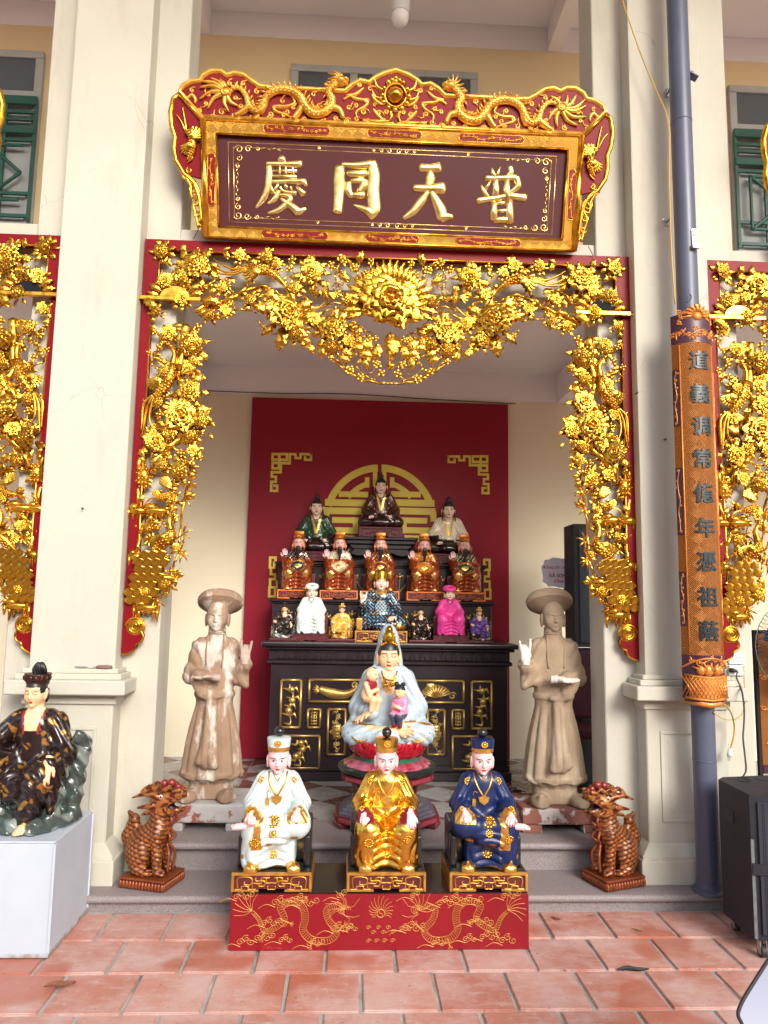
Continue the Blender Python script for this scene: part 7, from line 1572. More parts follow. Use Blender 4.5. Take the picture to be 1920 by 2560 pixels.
for k in range(9): b.dome((k-4)*.012, .588+.012*math.cos((k-4)*.5), .009, .012, .012, hd, 0, 6, 2)
b.dome(0, .632, .034, .042, .026, hd, 0, 12, 3); b.dome(0, .672, .022, .030, .020, hd, -.014, 10, 3)
for k in range(7): b.ribbon([(0, .632), (.044*math.cos(k*.52), .632+.046*math.sin(k*.52))], [.012, .003], .012, hd, .004, 4)
for s in (-1, 1): b.dome(s*.026, .618, .014, .016, .014, hd, 0, 8, 2)
b.build('crown', MAT['gold'], gd, True)
nb = MB()
for dz, w_ in ((0, .046), (-.02, .040), (-.05, .022)):
    P = [(w_*math.cos(a), -.082-.03*math.sin(a), .150+.43+dz-.05*math.sin(a)) for a in np.linspace(0, math.pi, 9)]; nb.tube(P, .005, 6)
for k in range(7): nb.dome((k-3)*.012, .345-.004*abs(k-3), .007, .012, .01, lambda u, v, w: Vector((u, -.118-w, v+.165)), 0, 6, 2)
nb.build('necklace', MAT['gold'], gd, True)
bz = MB()
for s in (-1, 1):
    for (u, v, r_) in ((.17, .10, .018), (.13, .085, .010), (.21, .085, .010), (.17, .045, .014)): link('jewel', ROS, None, gd, loc=(s*u, -.155-.02*(v < .06)+.25*max(u-.16, 0), .150+v), rot=(R(-30), 0, 0), scale=(r_*1.5, r_, r_))
    P = [(s*(.09+.15*t), -.178+.25*max(.09+.15*t-.16, 0)-.012*math.sin(math.pi*t), .150+.085-.05*math.sin(math.pi*t)) for t in np.linspace(0, 1, 9)]; MB().tube(P, .0032, 5).build('bead_string', MAT['gold'], gd, True)
for (loc, rot, sc) in (((-.125, -.165, .345), (R(20), R(-20), R(-40)), (1.7, 1.7, 1.7)), ((.055, -.185, .255), (R(-10), R(150), R(40)), (1.6, 1.6, 1.6))): link('hand', HAND_F['open'], None, gd, loc=loc, rot=rot, scale=sc)
def child(kind):
    c = bpy.data.objects.new('child', None); COL.objects.link(c); c.parent = gd
    g = SDF((-.06, -.09, -.01), (.06, .06, .20), .0036)
    g.u(g.cap((0, .01, .075), (0, .005, .125), .036, .030)).u(g.cap((-.022, .0, .128), (.022, .0, .128), .020), .012)
    for s in (-1, 1): g.u(g.cap((s*.030, .0, .125), (s*.032, -.022, .085), .014, .012), .006).u(g.cap((s*.032, -.022, .085), (s*.004, -.048, .105), .012, .010), .005).u(g.cap((s*.018, .0, .06), (s*.020, -.045, .055), .022, .019), .012).u(g.cap((s*.020, -.045, .055), (s*.018, -.035, .005), .018, .013), .008)
    def col(V):
        x, y, z = V[:, 0], V[:, 1], V[:, 2]
        if kind == 'boy': C = paint(V, SKIN_F); C[(z > .048) & (np.abs(x) < .036) & (y > -.032) & ~((np.abs(x) > .026) & (z < .12))] = (*cc(140, 18, 32), 0)
        else: C = paint(V, cc(222, 140, 178)); C[z < .066] = (*cc(70, 74, 92), 0); C[(y < -.040) & (z > .09)] = (*SKIN_F, 0); C[(z < .012)] = (*cc(150, 20, 40), 0)
        return C
    me = g.mesh('body', col); me.materials.append(MAT['painted']); link('body', me, None, c)
    g = SDF((-.04, -.042, -.04), (.04, .042, .05), .003); g.u(g.ell((0, 0, 0), (.031, .034, .036))).u(g.ell((0, -.006, -.014), (.026, .027, .022)), .01).u(g.ell((0, -.034, -.006), (.005, .005, .005)), .004)
    for s in (-1, 1): g.u(g.ell((s*.032, .002, -.004), (.005, .008, .010)), .003)
    if kind == 'girl':
        for s in (-1, 1): g.u(g.ell((s*.02, .006, .036), (.013, .013, .012)), .005)
    def colh(V):
        C = paint(V, SKIN_F); x, y, z = np.abs(V[:, 0]), V[:, 1], V[:, 2]; C[(((x-.011)/.006)**2+((z-.003)/.0022)**2 < 1) & (y < -.02)] = (.015, .012, .012, 0); C[(x < .006) & (np.abs(z+.018) < .003) & (y < -.02)] = (*RED_LIP, 0)
        C[(z > (.030 if kind == 'boy' else .012)-.3*np.minimum(y+.02, .05)*(kind == 'girl')) & (x < (.010 if kind == 'boy' else 1))] = (.012, .011, .012, 0); return C
    me = g.mesh('head', colh); me.materials.append(MAT['painted']); link('head', me, None, c, loc=(0, -.006, .178), rot=(R(8), 0, 0)); return c
c = child('boy'); c.location = (-.125, -.165, .36); c.rotation_euler = (0, R(6), R(48)); c.scale = (1.18,)*3
c = child('girl'); c.location = (.062, -.175, .275); c.rotation_euler = (0, 0, R(-32)); c.scale = (1.12,)*3
# ------------------------------------------------------------------ two standing terracotta attendants
mat('clay_left', cc(148, 122, 100), .85, var=(9, .2), bump=(60, .35), col2=cc(200, 192, 180), mix=(4.2, .51, .61), mixst=(2.2, 2.2, .8)); mat('clay_right', cc(156, 136, 112), .85, var=(8, .2), bump=(60, .35), col2=cc(176, 164, 144), mix=(3.0, .52, .75), mixst=(2, 2, .6))
mat('block_left', cc(170, 168, 166), .85, var=(9, .15), bump=(30, .5), col2=cc(140, 78, 62), mix=(7, .56, .60)); mat('block_right', cc(132, 84, 72), .85, var=(9, .2), bump=(30, .5), col2=cc(186, 180, 176), mix=(6.5, .53, .57))
def standing_robe():
    g = SDF((-.27, -.21, -.004), (.29, .21, 1.13), .006); x, y, z = g.X, g.Y, g.Z
    r = np.interp(z, [0, .10, .16, .35, .60, .66, .70], [.145, .145, .195, .170, .122, .116, .116]).astype(np.float32)
    ang = np.arctan2(y*1.35, x); fl = .016*(.35-np.abs(np.sin(ang*6.5+.5)))*np.clip((.66-z)/.2, 0, 1)*np.clip((z-.09)/.03, 0, 1)
    d = np.maximum((np.sqrt(x*x+(y*1.35)**2)-r)*.8, np.abs(z-.34)-.34)+fl; g.u(d)
    sk = np.maximum(np.maximum((np.sqrt(x*x+(y*1.35)**2)-(.203+.008*np.sin(ang*10)))*.8, -(np.sqrt(x*x+(y*1.35)**2)-.165)), np.abs(z-.135-.018*np.abs(np.sin(ang*4.5)))-.012); g.u(sk, .02)
    g.u(g.cap((0, .0, .70), (0, .0, .95), .112, .098, (1.12, .85, 1)), .03).u(g.cap((-.080, .0, .995), (.080, .0, .995), .056), .05).u(g.cap((0, -.005, 1.02), (0, -.008, 1.10), .066, .056), .03)
    g.u(g.tor((0, 0, .675), .118, .018, .78), .012)
    g.u(g.cap((-.112, .0, .985), (-.150, .01, .80), .054, .062), .04).u(g.cap((-.150, .01, .80), (-.045, -.13, .795), .062, .042), .03).u(g.cap((-.09, -.115, .79), (-.06, -.12, .70), .046, .042, (1, .6, 1)), .03)    # near arm across the waist
    g.u(g.cap((.112, .0, .985), (.160, -.02, .80), .052, .056), .04).u(g.cap((.160, -.02, .80), (.205, -.09, .88), .054, .046), .03).u(g.cap((.18, -.06, .78), (.215, -.09, .75), .045, .026), .03)
    g.u(g.cap((0, -.105, .66), (.0, -.155, .27), .030, .062, (1.0, .55, 1)), .025).u(g.cap((-.03, -.155, .30), (-.05, -.168, .26), .03, .025), .02).u(g.cap((.03, -.155, .28), (.05, -.168, .235), .03, .025), .02)
    for s in (-1, 1): g.u(g.ell((s*.028, -.108, .668), (.03, .02, .016)), .01)
    for s in (-1, 1): g.u(g.ell((s*.125, -.125, .025), (.062, .085, .048)), .03).u(g.cap((s*.13, -.17, .03), (s*.135, -.19, .07), .035, .02), .02)
    g.cut(g.cap((-.052, -.115, 1.08), (.01, -.128, .84), .004), .012).cut(g.cap((.052, -.115, 1.08), (.05, -.128, .86), .004), .012)
    g.disp(.011*(.35-np.abs(np.sin(x*70)))*np.clip((.05-np.abs(x))/.02, 0, 1)*np.clip((-.06-y)/.03, 0, 1)*np.clip((.64-z)/.05, 0, 1)*np.clip((z-.2)/.05, 0, 1))
    g.disp(.009*(.35-np.abs(np.sin((x*1.3+z*.8+y*.9)*34)))*np.clip((np.abs(x)-.07)/.04, 0, 1)*np.clip((z-.70)/.03, 0, 1)); g.D = np.maximum(g.D, -z+.001)
    return g.mesh('robe')
STAND = standing_robe(); HST = head_mesh(cc(160, 120, 98), mono=cc(196, 170, 140), res=.0026)
HM = {k: hand_mesh((.7, .68, .64), k, False) for k in ('mudra', 'open')}
def attendant(px, sx, mt, bmt, label, yf, Yc, mh):
    Pz = at(px, yf, Yc-.17); zb = .235; zt = Pz.z; x = at(px, yf, Yc).x
    blk = thing('stone_block', (x, Yc, .2355), label[1], 'block', 'worn blocks under the clay attendants'); H = zt-.2355
    b = MB(); b.box(-.235, .235, -.17, .20, .045, H, .016); b.build('slab', bmt, blk)
    for s in (-1, 1): MB().box(s*.235-s*.0, s*.12, -.168, .19, .0, .0445, .008).build('foot', bmt, blk)
    o = thing('standing_statue', (x, Yc, zt+.001), label[0], 'statue', 'clay attendants beside the altar')
    sc = (at(px, 1505, Yc).z-zt)/1.30; o.scale = (sc, sc, sc)
    me = STAND.copy(); me.materials.append(mt); link('robe', me, None, o, scale=(sx*1.02, 1, 1))
    for s in (-1, 1):
        L_ = [(s*.050, 1.075), (s*.054, 1.03), (s*.056, .97), (s*.055, .91), (s*.050, .86)]; pp = [h_[0] for h_ in on_surface(STAND, L_) if h_]; pp = [Vector((p_.x*sx*1.02, p_.y-.001, p_.z)) for p_ in pp]
        if len(pp) > 2: MB().tube(pp, .0065, 6).build('lapel', mt, o, True)
    hm = HST.copy(); hm.materials.append(mt); link('head', hm, None, o, loc=(0, -.015, 1.195), rot=(R(3), 0, 0), scale=(1.62, 1.5, 1.66))
    t = MB(); pr = [(.060, .0)]
    for k in range(8): r_ = .064+.0095*k; z_ = .002+.0075*k; pr += [(r_, z_), (r_+.0055, z_-.0035), (r_+.0088, z_+.004)]
    pr += [(.143, .074), (.142, .094), (.128, .118), (.095, .136), (.05, .145), (0, .147)]; t.lathe(pr, 36, cap=False, squash=.92)
    t.build('disc_turban', mt, o, True, loc=(0, .038, 1.232), rot=(R(-30), 0, 0), scale=(1.12, 1.04, 1.0))
    for k in range(4): MB().lathe([(.060-.001*k, -.006), (.064-.001*k, 0), (.060-.001*k, .006)], 18, (0, -.006, 1.085+k*.012)).build('neck_ring', mt, o, True)
    for k_, (loc, rot, sg) in (('open', ((sx*.0, -.165, .80), (0, R(170), R(-80)*sx), 1)), ('mudra', ((sx*.215, -.115, .945), (R(-88), 0, R(180)), -1))):
        m2 = HM[k_].copy(); m2.materials.append(mh); link('hand', m2, None, o, loc=loc, rot=rot, scale=(1.7*sg*sx, 1.75, 1.7))
    return o
mat('hand_clay', cc(176, 158, 144), .8, var=(15, .2)); mat('hand_plaster', cc(206, 202, 194), .8, var=(15, .1))
attendant(525, 1, MAT['clay_left'], MAT['block_left'], ('terracotta attendant in disc turban with flaking white paint, left of altar', 'worn whitewashed block with brown patches under the left attendant'), 2010, 4.52, MAT['hand_clay'])
attendant(1387, -1, MAT['clay_right'], MAT['block_right'], ('smooth tan clay attendant in disc turban with white hands, right of altar', 'reddish worn block under the right clay attendant'), 2022, 4.50, MAT['hand_plaster'])
# ------------------------------------------------------------------ two scaly guardian beasts on the lower step
def fish_scale(x, y, z, f=34.0):
    zz = (z+x*.35)*f*1.15; row = np.floor(zz); fz = zz-row; h = (x*.9+np.abs(y)*.9-z*.2)*f+.5*np.mod(row, 2); fu = h-np.floor(h)-.5
    return np.clip(1.05-1.35*np.sqrt(fu*fu*1.5+(fz-.15)**2*.8), 0, 1)
def kylin_mesh():
    g = SDF((-.20, -.15, -.004), (.26, .15, .60), .0048); x, y, z = g.X, g.Y, g.Z
    g.u(g.ell((-.065, 0, .12), (.085, .085, .12))).u(g.cap((-.05, 0, .17), (.055, 0, .25), .085, .078), .03).u(g.cap((.05, 0, .25), (.06, 0, .37), .066, .058), .03)
    for s in (-1, 1):
        g.u(g.cap((.070, s*.050, .24), (.085, s*.058, .03), .036, .028), .02).u(g.ell((.105, s*.058, .018), (.040, .028, .020)), .012)
        g.u(g.ell((-.045, s*.070, .11), (.075, .036, .10)), .02).u(g.cap((-.04, s*.078, .03), (.035, s*.082, .018), .030, .022), .015)
    body = g.D.copy(); sc = fish_scale(x, y, z); m = np.clip((.36-z)/.03, 0, 1); g.D = body-.006*(sc-.4)*m
    g.u(g.ell((.075, 0, .425), (.075, .062, .058)), .02).u(g.cap((.10, 0, .445), (.185, 0, .475), .048, .036), .02).u(g.ell((.205, 0, .487), (.026, .034, .024)), .015)
    g.u(g.cap((.075, 0, .385), (.165, 0, .375), .038, .024), .015).cut(g.cap((.13, 0, .412), (.25, 0, .428), .010, .028, (1, 3.2, 1)), .006)
    for s in (-1, 1):
        g.u(g.cap((.055, s*.045, .46), (-.02, s*.058, .475), .022, .017), .012).u(g.cap((-.02, s*.058, .475), (-.10, s*.068, .445), .016, .005), .008)
        g.u(g.cap((.03, s*.052, .405), (-.06, s*.072, .39), .022, .006), .01).u(g.cap((.02, s*.045, .37), (-.03, s*.07, .35), .02, .006), .01)
        P = [(.20, .505), (.165, .500), (.135, .52), (.105, .500), (.07, .515), (.04, .50), (.0, .515), (-.03, .50), (-.05, .475)]
        for a, b in zip(P[:-1], P[1:]): g.u(g.cap((a[0], s*.042, a[1]), (b[0], s*.046, b[1]), .012), .005)
        for a, b in zip([(.20, .455), (.165, .44), (.13, .42), (.105, .40), (.12, .375), (.16, .362), (.18, .366)], [(.165, .44), (.13, .42), (.105, .40), (.12, .375), (.16, .362), (.18, .366), (.19, .375)]): g.u(g.cap((a[0], s*.044, a[1]), (b[0], s*.044, b[1]), .011), .004)
    for (a, b, r1, r2) in (((-.13, 0, .10), (-.155, 0, .20), .045, .04), ((-.155, 0, .20), (-.12, 0, .30), .04, .03), ((-.12, 0, .30), (-.16, 0, .34), .028, .012), ((-.10, 0, .25), (-.16, 0, .27), .03, .01)): g.u(g.cap(a, b, r1, r2), .02)
    g.D = np.maximum(g.D, -z+.001)
    def col(V):
        x, y, z = V[:, 0], V[:, 1], V[:, 2]; sc = fish_scale(x, y, z); t = np.clip((sc-.12)/.4, 0, 1)[:, None]
        a = np.array((*cc(70, 26, 16), .2)); b = np.array((.36, .12, .03, .3)); C = a*(1-t)+b*t; w = np.clip(np.sin(x*40+z*30)*.5+.5, 0, 1)[:, None]; C[:, :3] *= .75+.4*w; hd = (z > .37)[:, None]; n = (np.sin(x*80+2*np.sin(z*70))*np.sin(z*95+y*60) > -.1)[:, None]
        C = np.where(hd, np.where(n, np.array((.38, .14, .03, .35)), np.array((*cc(96, 36, 18), .3))), C)
        C[(np.abs(y) < .038) & (x > .10) & (z > .39) & (z < .435)] = (*cc(40, 24, 36), 0); return C
    return g.mesh('body', col)
KY = kylin_mesh(); KY.materials.append(MAT['painted']); mat('comb_red', cc(130, 40, 40), .3, coat=.3); mat('eye_white', (.8, .8, .78), .2, coat=.5); mat('eye_blue', cc(20, 30, 36), .15); mat('kylin_base', cc(140, 72, 40), .4, .35, var=(20, .3))
def kylin(loc, rz, mir, label):
    o = thing('guardian_beast', loc, label, 'statue', 'scaly guardian beasts at the foot of the columns', rz=rz); s = mir
    MB().box(-.145, .155, -.125, .125, .052, .066, .004).build('base', MAT['kylin_base'], o); MB().box(-.135, .145, -.115, .115, .0, .0515, .004).build('base_core', MAT['dark_red'], o)
    for i in range(14):
        for yy in (-.122, .122): b = MB(); b.dome(0, 0, .0115, .026, .010, fr0, 0, 7, 3); b.build('base_petal', MAT['kylin_base'], o, True, loc=(-.137+.0215*i, yy if yy < 0 else yy, .027), rot=(0, 0, 0 if yy < 0 else math.pi))
    for i in range(11):
        for xx in (-.142, .152): b = MB(); b.dome(0, 0, .0115, .026, .010, fr0, 0, 7, 3); b.build('base_petal', MAT['kylin_base'], o, True, loc=(xx, -.110+.022*i, .027), rot=(0, 0, -math.pi/2 if xx < 0 else math.pi/2))
    link('body', KY, None, o, loc=(-.02*s, 0, .067), scale=(s, 1, 1)); o.scale = (.84, .84, .84)
    for k in (-1, 1):
        b = MB(); b.lathe([(.0, -.013), (.009, -.009), (.013, 0), (.009, .009), (0, .013)], 12, cap=False); e = b.build('eye', MAT['eye_white'], o, True, loc=((.085-.02)*s, k*.053, .067+.462))
        b = MB(); b.lathe([(.0, -.007), (.005, -.005), (.007, 0), (.005, .005), (0, .007)], 10, cap=False); b.build('pupil', MAT['eye_blue'], e, True, loc=(.005*s, k*.009, .0))
    for (u, v, r_) in ((.17, .515, .022), (.125, .535, .028), (.075, .528, .026), (.20, .508, .014)): b = MB(); b.lathe([(0, -r_), (r_*.7, -r_*.7), (r_, 0), (r_*.7, r_*.7), (0, r_)], 12, cap=False); b.build('comb', MAT['comb_red'], o, True, loc=((u-.02)*s, 0, .067+v))
    for k in (-1, 1):
        b = MB(); b.tube(spline([((.14-.02)*s, k*.02, .067+.36), ((.155-.02)*s, k*.03, .067+.31), ((.12-.02)*s, k*.012, .067+.27), ((.15-.02)*s, k*.03, .067+.22), ((.12-.02)*s, k*.01, .067+.18), ((.15-.02)*s, k*.035, .067+.12), ((.14-.02)*s, k*.03, .067+.02)], 5), .009, 6); b.build('beard_strand', MAT['kylin_base'], o, True)
    return o
kylin((-.985, 4.02, .081), R(-17), 1, 'orange scaly guardian beast facing right at the foot of left column')
kylin((1.425, 4.015, .081), R(20), -1, 'orange scaly guardian beast facing left at the foot of right column')
# ================================================================== loudspeaker in the right foreground
mat('speaker_black', (.013, .015, .023), .6, var=(20, .25), bump=(90, .15)); mat('rubber', (.02, .02, .02), .6); mat('edge_wear', (.16, .17, .19), .6, var=(30, .3))
def grille_mat():
    m_ = mat('speaker_grille', (.02, .024, .032), .45, .6); t = m_.node_tree; b = t.nodes['Principled BSDF']; L = t.links.new
    tc = N_(t, 'ShaderNodeTexCoord'); v = N_(t, 'ShaderNodeTexVoronoi'); v.inputs['Scale'].default_value = 120; v.inputs['Randomness'].default_value = .05; L(tc.outputs['Object'], v.inputs[0])
    r = N_(t, 'ShaderNodeMapRange'); r.inputs[1].default_value = .30; r.inputs[2].default_value = .42; L(v.outputs['Distance'], r.inputs[0])
    x = N_(t, 'ShaderNodeMix'); x.data_type = 'RGBA'; L(r.outputs[0], x.inputs[0]); x.inputs[6].default_value = (.004, .004, .006, 1); x.inputs[7].default_value = (.06, .07, .09, 1); L(x.outputs[2], b.inputs['Base Color'])
grille_mat()
A, B_ = atz(1808, 2282, .075), atz(1888, 2349, .075); ht = at(1877, 1986, B_.y).z
sp = thing('loudspeaker', (A.x, A.y, 0), 'large black loudspeaker on casters on the paving at right', 'loudspeaker'); OA = Vector((A.x, A.y, 0))
fd = Vector((.46, -.16, 0)); bd_ = Vector((.50, .06, 0)); P4 = [Vector((A.x, A.y, 0)), Vector((B_.x, B_.y, 0)), Vector((B_.x, B_.y, 0))+fd, Vector((A.x, A.y, 0))+bd_+Vector((.02, .07, 0)), Vector((A.x, A.y, 0))+Vector((.05, .05, 0))]
def wall_prism(mb, P, z0, z1):
    n = len(P); mb.add([(p.x, p.y, z0) for p in P]+[(p.x, p.y, z1) for p in P], [list(range(n))[::-1], [n+i for i in range(n)]]+[[i, (i+1) % n, n+(i+1) % n, n+i] for i in range(n)])
b = MB(OA); wall_prism(b, P4, .075, ht); b.build('cabinet', MAT['speaker_black'], sp)
nrm = Vector((-fd.y, fd.x, 0)).normalized()*-1; u_ = fd.normalized()
def fslab(name, mt, a0, a1, z0, z1, d0, d1, bev=.002):
    c = B_.copy(); c.z = 0; M_ = Matrix.Translation(c+u_*((a0+a1)/2)+nrm*((d0+d1)/2)+Vector((0, 0, (z0+z1)/2))-OA) @ Matrix.Rotation(math.atan2(u_.y, u_.x), 4, 'Z'); m0 = MB(); m0.tbox(M_, a1-a0, abs(d1-d0), z1-z0, bev); return m0.build(name, mt, sp)
fslab('grille', MAT['speaker_grille'], .03, .46, .10, .35, .0, .010); fslab('grille', MAT['speaker_grille'], .03, .46, .40, ht-.03, .0, .010); fslab('grille_bar', MAT['speaker_black'], .0, .48, .35, .40, .0, .012)
fslab('corner_strip', MAT['edge_wear'], -.002, .012, .08, ht*.72, .0005, .004, .001)
sd = (B_-A).normalized(); c = A+(B_-A)*.36; sn = Vector((sd.y, -sd.x, 0)); sn = sn if sn.x < 0 else -sn
m0 = MB(); m0.tbox(Matrix.Translation(Vector((c.x, c.y, ht-.14))-OA+sn*.0015) @ Matrix.Rotation(math.atan2(sd.y, sd.x), 4, 'Z'), .075, .004, .055, .0); m0.build('handle_recess', MAT['rubber'], sp)
b = MB(OA); b.lathe([(.0, .001), (.028, .001), (.03, .004), (.03, .0015)], 20, (A.x+.12, A.y-.02, ht)); b.build('pole_socket', MAT['rubber'], sp, True); b = MB(OA); b.box(A.x+.2, A.x+.36, A.y-.01, A.y+.03, ht+.0005, ht+.003, .001); b.build('top_handle', MAT['rubber'], sp)
for p in (A+Vector((.05, -.02, 0)), B_+Vector((.03, .0, 0)), B_+fd*.9+Vector((0, .05, 0)), A+bd_*.9):
    w_ = bpy.data.objects.new('caster', None); COL.objects.link(w_); w_.parent = sp; b = MB(OA); cz = .028; b.tube([(p.x-.011, p.y, cz), (p.x+.011, p.y, cz)], .0265, 16); b.build('wheel', MAT['rubber'], w_, True, 40)
    b = MB(OA); b.tube([(p.x-.0125, p.y, cz), (p.x+.0125, p.y, cz)], .015, 12); b.box(p.x-.016, p.x-.0127, p.y-.014, p.y+.014, cz, .0745); b.box(p.x+.0127, p.x+.016, p.y-.014, p.y+.014, cz, .0745); b.build('fork', MAT['steel'], w_)
# ================================================================== tall speaker column and things behind the right attendant
H_ = lambda x, y: (1340+x*.3526, 1280+y*.3526)
YS = 5.40; xs0 = at(*H_(268, 500), YS).x
for (y0, y1, nm) in ((80, 958, 'upper tall black column speaker behind the right attendant'), (970, 2000, 'lower tall black column speaker behind the right attendant')):
    z1, z0 = at(*H_(300, y0), YS).z, max(at(*H_(300, y1), YS).z, .2365)
    o = thing('column_speaker', (xs0+.17, YS+.15, z0), nm, 'loudspeaker', 'stacked column speakers'); OO = Vector((xs0+.17, YS+.15, z0)); MB(OO).box(xs0, xs0+.34, YS, YS+.24, z0, z1-.004, .006).build('cabinet', MAT['speaker_black'], o)
    MB(OO).box(xs0+.04, xs0+.31, YS-.010, YS-.0005, z0+.03, z1-.04, .003).build('grille', MAT['speaker_grille'], o)
mat('sign_white', cc(244, 238, 248), .5, var=(4, .05)); mat('sign_pink', cc(206, 60, 110), .5); mat('sign_red', cc(168, 24, 50), .5)
YP = 5.68; pc = at(*H_(205, 430), YP); px_ = lambda x, y: at(*H_(x, y), YP)-pc
ws = thing('congratulation_sign', pc, 'white scalloped card on a stick with red and pink lettering', 'sign')
wp, hp = px_(365, 430).x, px_(205, 325).z; out = []
for k in range(72): a = 2*math.pi*k/72; e = 1+.045*math.sin(a*11); sx_ = abs(math.cos(a))**.55*math.copysign(1, math.cos(a)); sz_ = abs(math.sin(a))**.55*math.copysign(1, math.sin(a)); out.append((wp*sx_*e, hp*sz_*e))
MB().prism(out, -.006, .004, fr0).build('card', MAT['sign_white'], ws)
for (txt, x, y, sz, mt, shear) in (('ĐẢNG ỦY - HĐND - UBND', 205, 393, .0285, 'sign_pink', 0), ('XÃ SƠN ĐỒNG', 205, 445, .038, 'sign_red', 0), ('Chúc Mừng', 205, 492, .036, 'sign_pink', .35)):
    mb = MB(); p = px_(x, y); glyph_solid(mb, txt, sz, .0006, lambda u, v, w: Vector((p.x+u+shear*v, -w, p.z+v)), .003, .006); mb.build('lettering', MAT[mt], ws)
for (a, b2) in (((200, 540), (232, 870)), ((222, 700), (268, 880)), ((225, 640), (228, 1100))): MB(pc).tube([at(*H_(*a), YP+.03), at(*H_(*b2), YP+.02)], .006, 6).build('stick', MAT['dark_wire'], ws, True)
MB(pc).tube([at(*H_(228, 1090), YP+.03), Vector((at(*H_(228, 1090), YP).x, YP+.05, .24))], .008, 6).build('stick', MAT['dark_wire'], ws, True)
mat('maroon_cloth', cc(74, 14, 40), .6, var=(9, .2))
chx = at(1476, 1850, 5.0).x; ch = thing('chair', (chx, 5.0, .2355), 'dark maroon upholstered chair half hidden by the right pier', 'chair')
MB().box(-.20, .22, -.18, .22, .43, .49, .02).build('seat', MAT['maroon_cloth'], ch); MB().tbox(Matrix.Translation((.01, .22, .74)) @ Matrix.Rotation(R(-8), 4, 'X'), .42, .05, .46, .022).build('backrest', MAT['maroon_cloth'], ch)
for x in (-.18, .20):
    for y in (-.16, .20): MB().tube([(x, y, 0), (x, y, .43)], .014, 8).build('leg', MAT['rubber'], ch, True)
p0, p1 = at(1402, 1745, 5.5), at(1392, 2000, 5.2); fs = thing('folded_stand', (p1.x, p1.y, .236), 'black folded stand leaning behind the right attendant', 'stand')
for dx in (-.015, .015): MB((p1.x, p1.y, .236)).tube([p0+Vector((dx, 0, 0)), Vector((p1.x+dx*2, p1.y, .242))], .013, 8).build('leg', MAT['rubber'], fs, True)
MB((p1.x, p1.y, .236)).tube([p0+Vector((-.03, 0, .01)), p0+Vector((.03, 0, .01))], .015, 8).build('clamp', MAT['rubber'], fs, True)
g = SDF((-.26, -.16, -.004), (.26, .16, .14), .008); q = random.Random(2)
for k in range(14): g.u(g.ell((q.uniform(-.19, .19), q.uniform(-.09, .09), q.uniform(.01, .07)), (q.uniform(.04, .09), q.uniform(.03, .07), q.uniform(.02, .05))), .015)
g.disp(.006*np.sin(g.X*90+3*np.sin(g.Y*60))*np.sin(g.Z*100+g.Y*70)); g.D = np.maximum(g.D, -g.Z+.001)
me = g.mesh('bag', lambda V: np.where((np.sin(V[:, 0]*70+2*np.sin(V[:, 1]*90))*np.sin(V[:, 2]*120+V[:, 1]*80) > .86)[:, None], np.array((.6, .4, .12, .6)), np.array((.006, .006, .008, 0)))); me.materials.append(MAT['glazed'])
bp_ = atz(1308, 2030, .24); o = link('bag', me, None, None, loc=(bp_.x+.04, bp_.y+.08, .2365)); tag(o, 'crumpled shiny black plastic bag on the hall floor beside the altar', 'bag')
# ================================================================== right edge: screen board, fan, sockets and cords
YB = 4.36; xb0 = at(1888, 1660, YB).x; sb = thing('carved_screen', (xb0+.25, YB, .0), 'black framed carved orange board at the right edge behind the speaker', 'board'); OB = Vector((xb0+.25, YB, 0)); zb0, zb1 = at(1898, 1935, YB).z, at(1888, 1600, YB).z+.06
MB(OB).box(xb0, xb0+.022, YB, YB+.03, .082, zb1, .003).build('frame_post', MAT['black_lacquer'], sb); MB(OB).box(xb0+.52, xb0+.542, YB, YB+.03, .082, zb1, .003).build('frame_post', MAT['black_lacquer'], sb); MB(OB).box(xb0+.0225, xb0+.5195, YB+.008, YB+.024, zb0+.05, zb1-.02).build('panel', MAT['orange_lattice'], sb); MB(OB).box(xb0+.0225, xb0+.5195, YB+.002, YB+.028, zb0, zb0+.0495, .004).build('bottom_rail', MAT['purple_lacquer'], sb); MB(OB).box(xb0+.0225, xb0+.5195, YB+.002, YB+.028, zb1-.0195, zb1, .004).build('top_rail', MAT['black_lacquer'], sb)
for k in range(3): mb = MB(); sprig(mb, .05, .22, zb0+.08+.2*k, zb0+.22+.2*k, lambda u, v, w: Vector((u-.25, .008-w, v)), 0, q, 7, .03); mb.build('relief', MAT['orange_gilt'], sb, True)
fc = at(2008, 1618, 4.2); fan = thing('standing_fan', (fc.x, 4.2, .08), 'standing fan with wire cage at the right edge', 'fan'); OF = Vector((fc.x, 4.2, .08)); mat('fan_wire', cc(120, 130, 140), .35, .8); fz_ = fc.z-.08
cg = MB()
for (r_, dy) in ((.285, 0), (.20, -.05), (.11, -.072), (.06, -.075)): cg.tube([(r_*math.cos(a*.2244), dy, fz_+r_*math.sin(a*.2244)) for a in range(29)], .003, 5)
cg.build('cage_ring', MAT['fan_wire'], fan, True); cw = MB()
for k in range(72): a = k*2*math.pi/72; cw.tube([(.05*math.cos(a), -.076, fz_+.05*math.sin(a)), (.2*math.cos(a), -.05, fz_+.2*math.sin(a)), (.285*math.cos(a), 0, fz_+.285*math.sin(a)), (.2*math.cos(a), .05, fz_+.2*math.sin(a))], .0014, 4)
w_ = cw.build('cage_wire', MAT['fan_wire'], fan, True); w_['kind'] = 'stuff'
b = MB(); b.tube([(0, -.085, fz_), (0, -.07, fz_)], .05, 20); b.build('badge', MAT['hat_blue'], fan, True); b = MB(); b.tube([(0, .03, fz_), (0, .16, fz_)], [.06, .045], 16); b.build('motor', MAT['rubber'], fan, True)
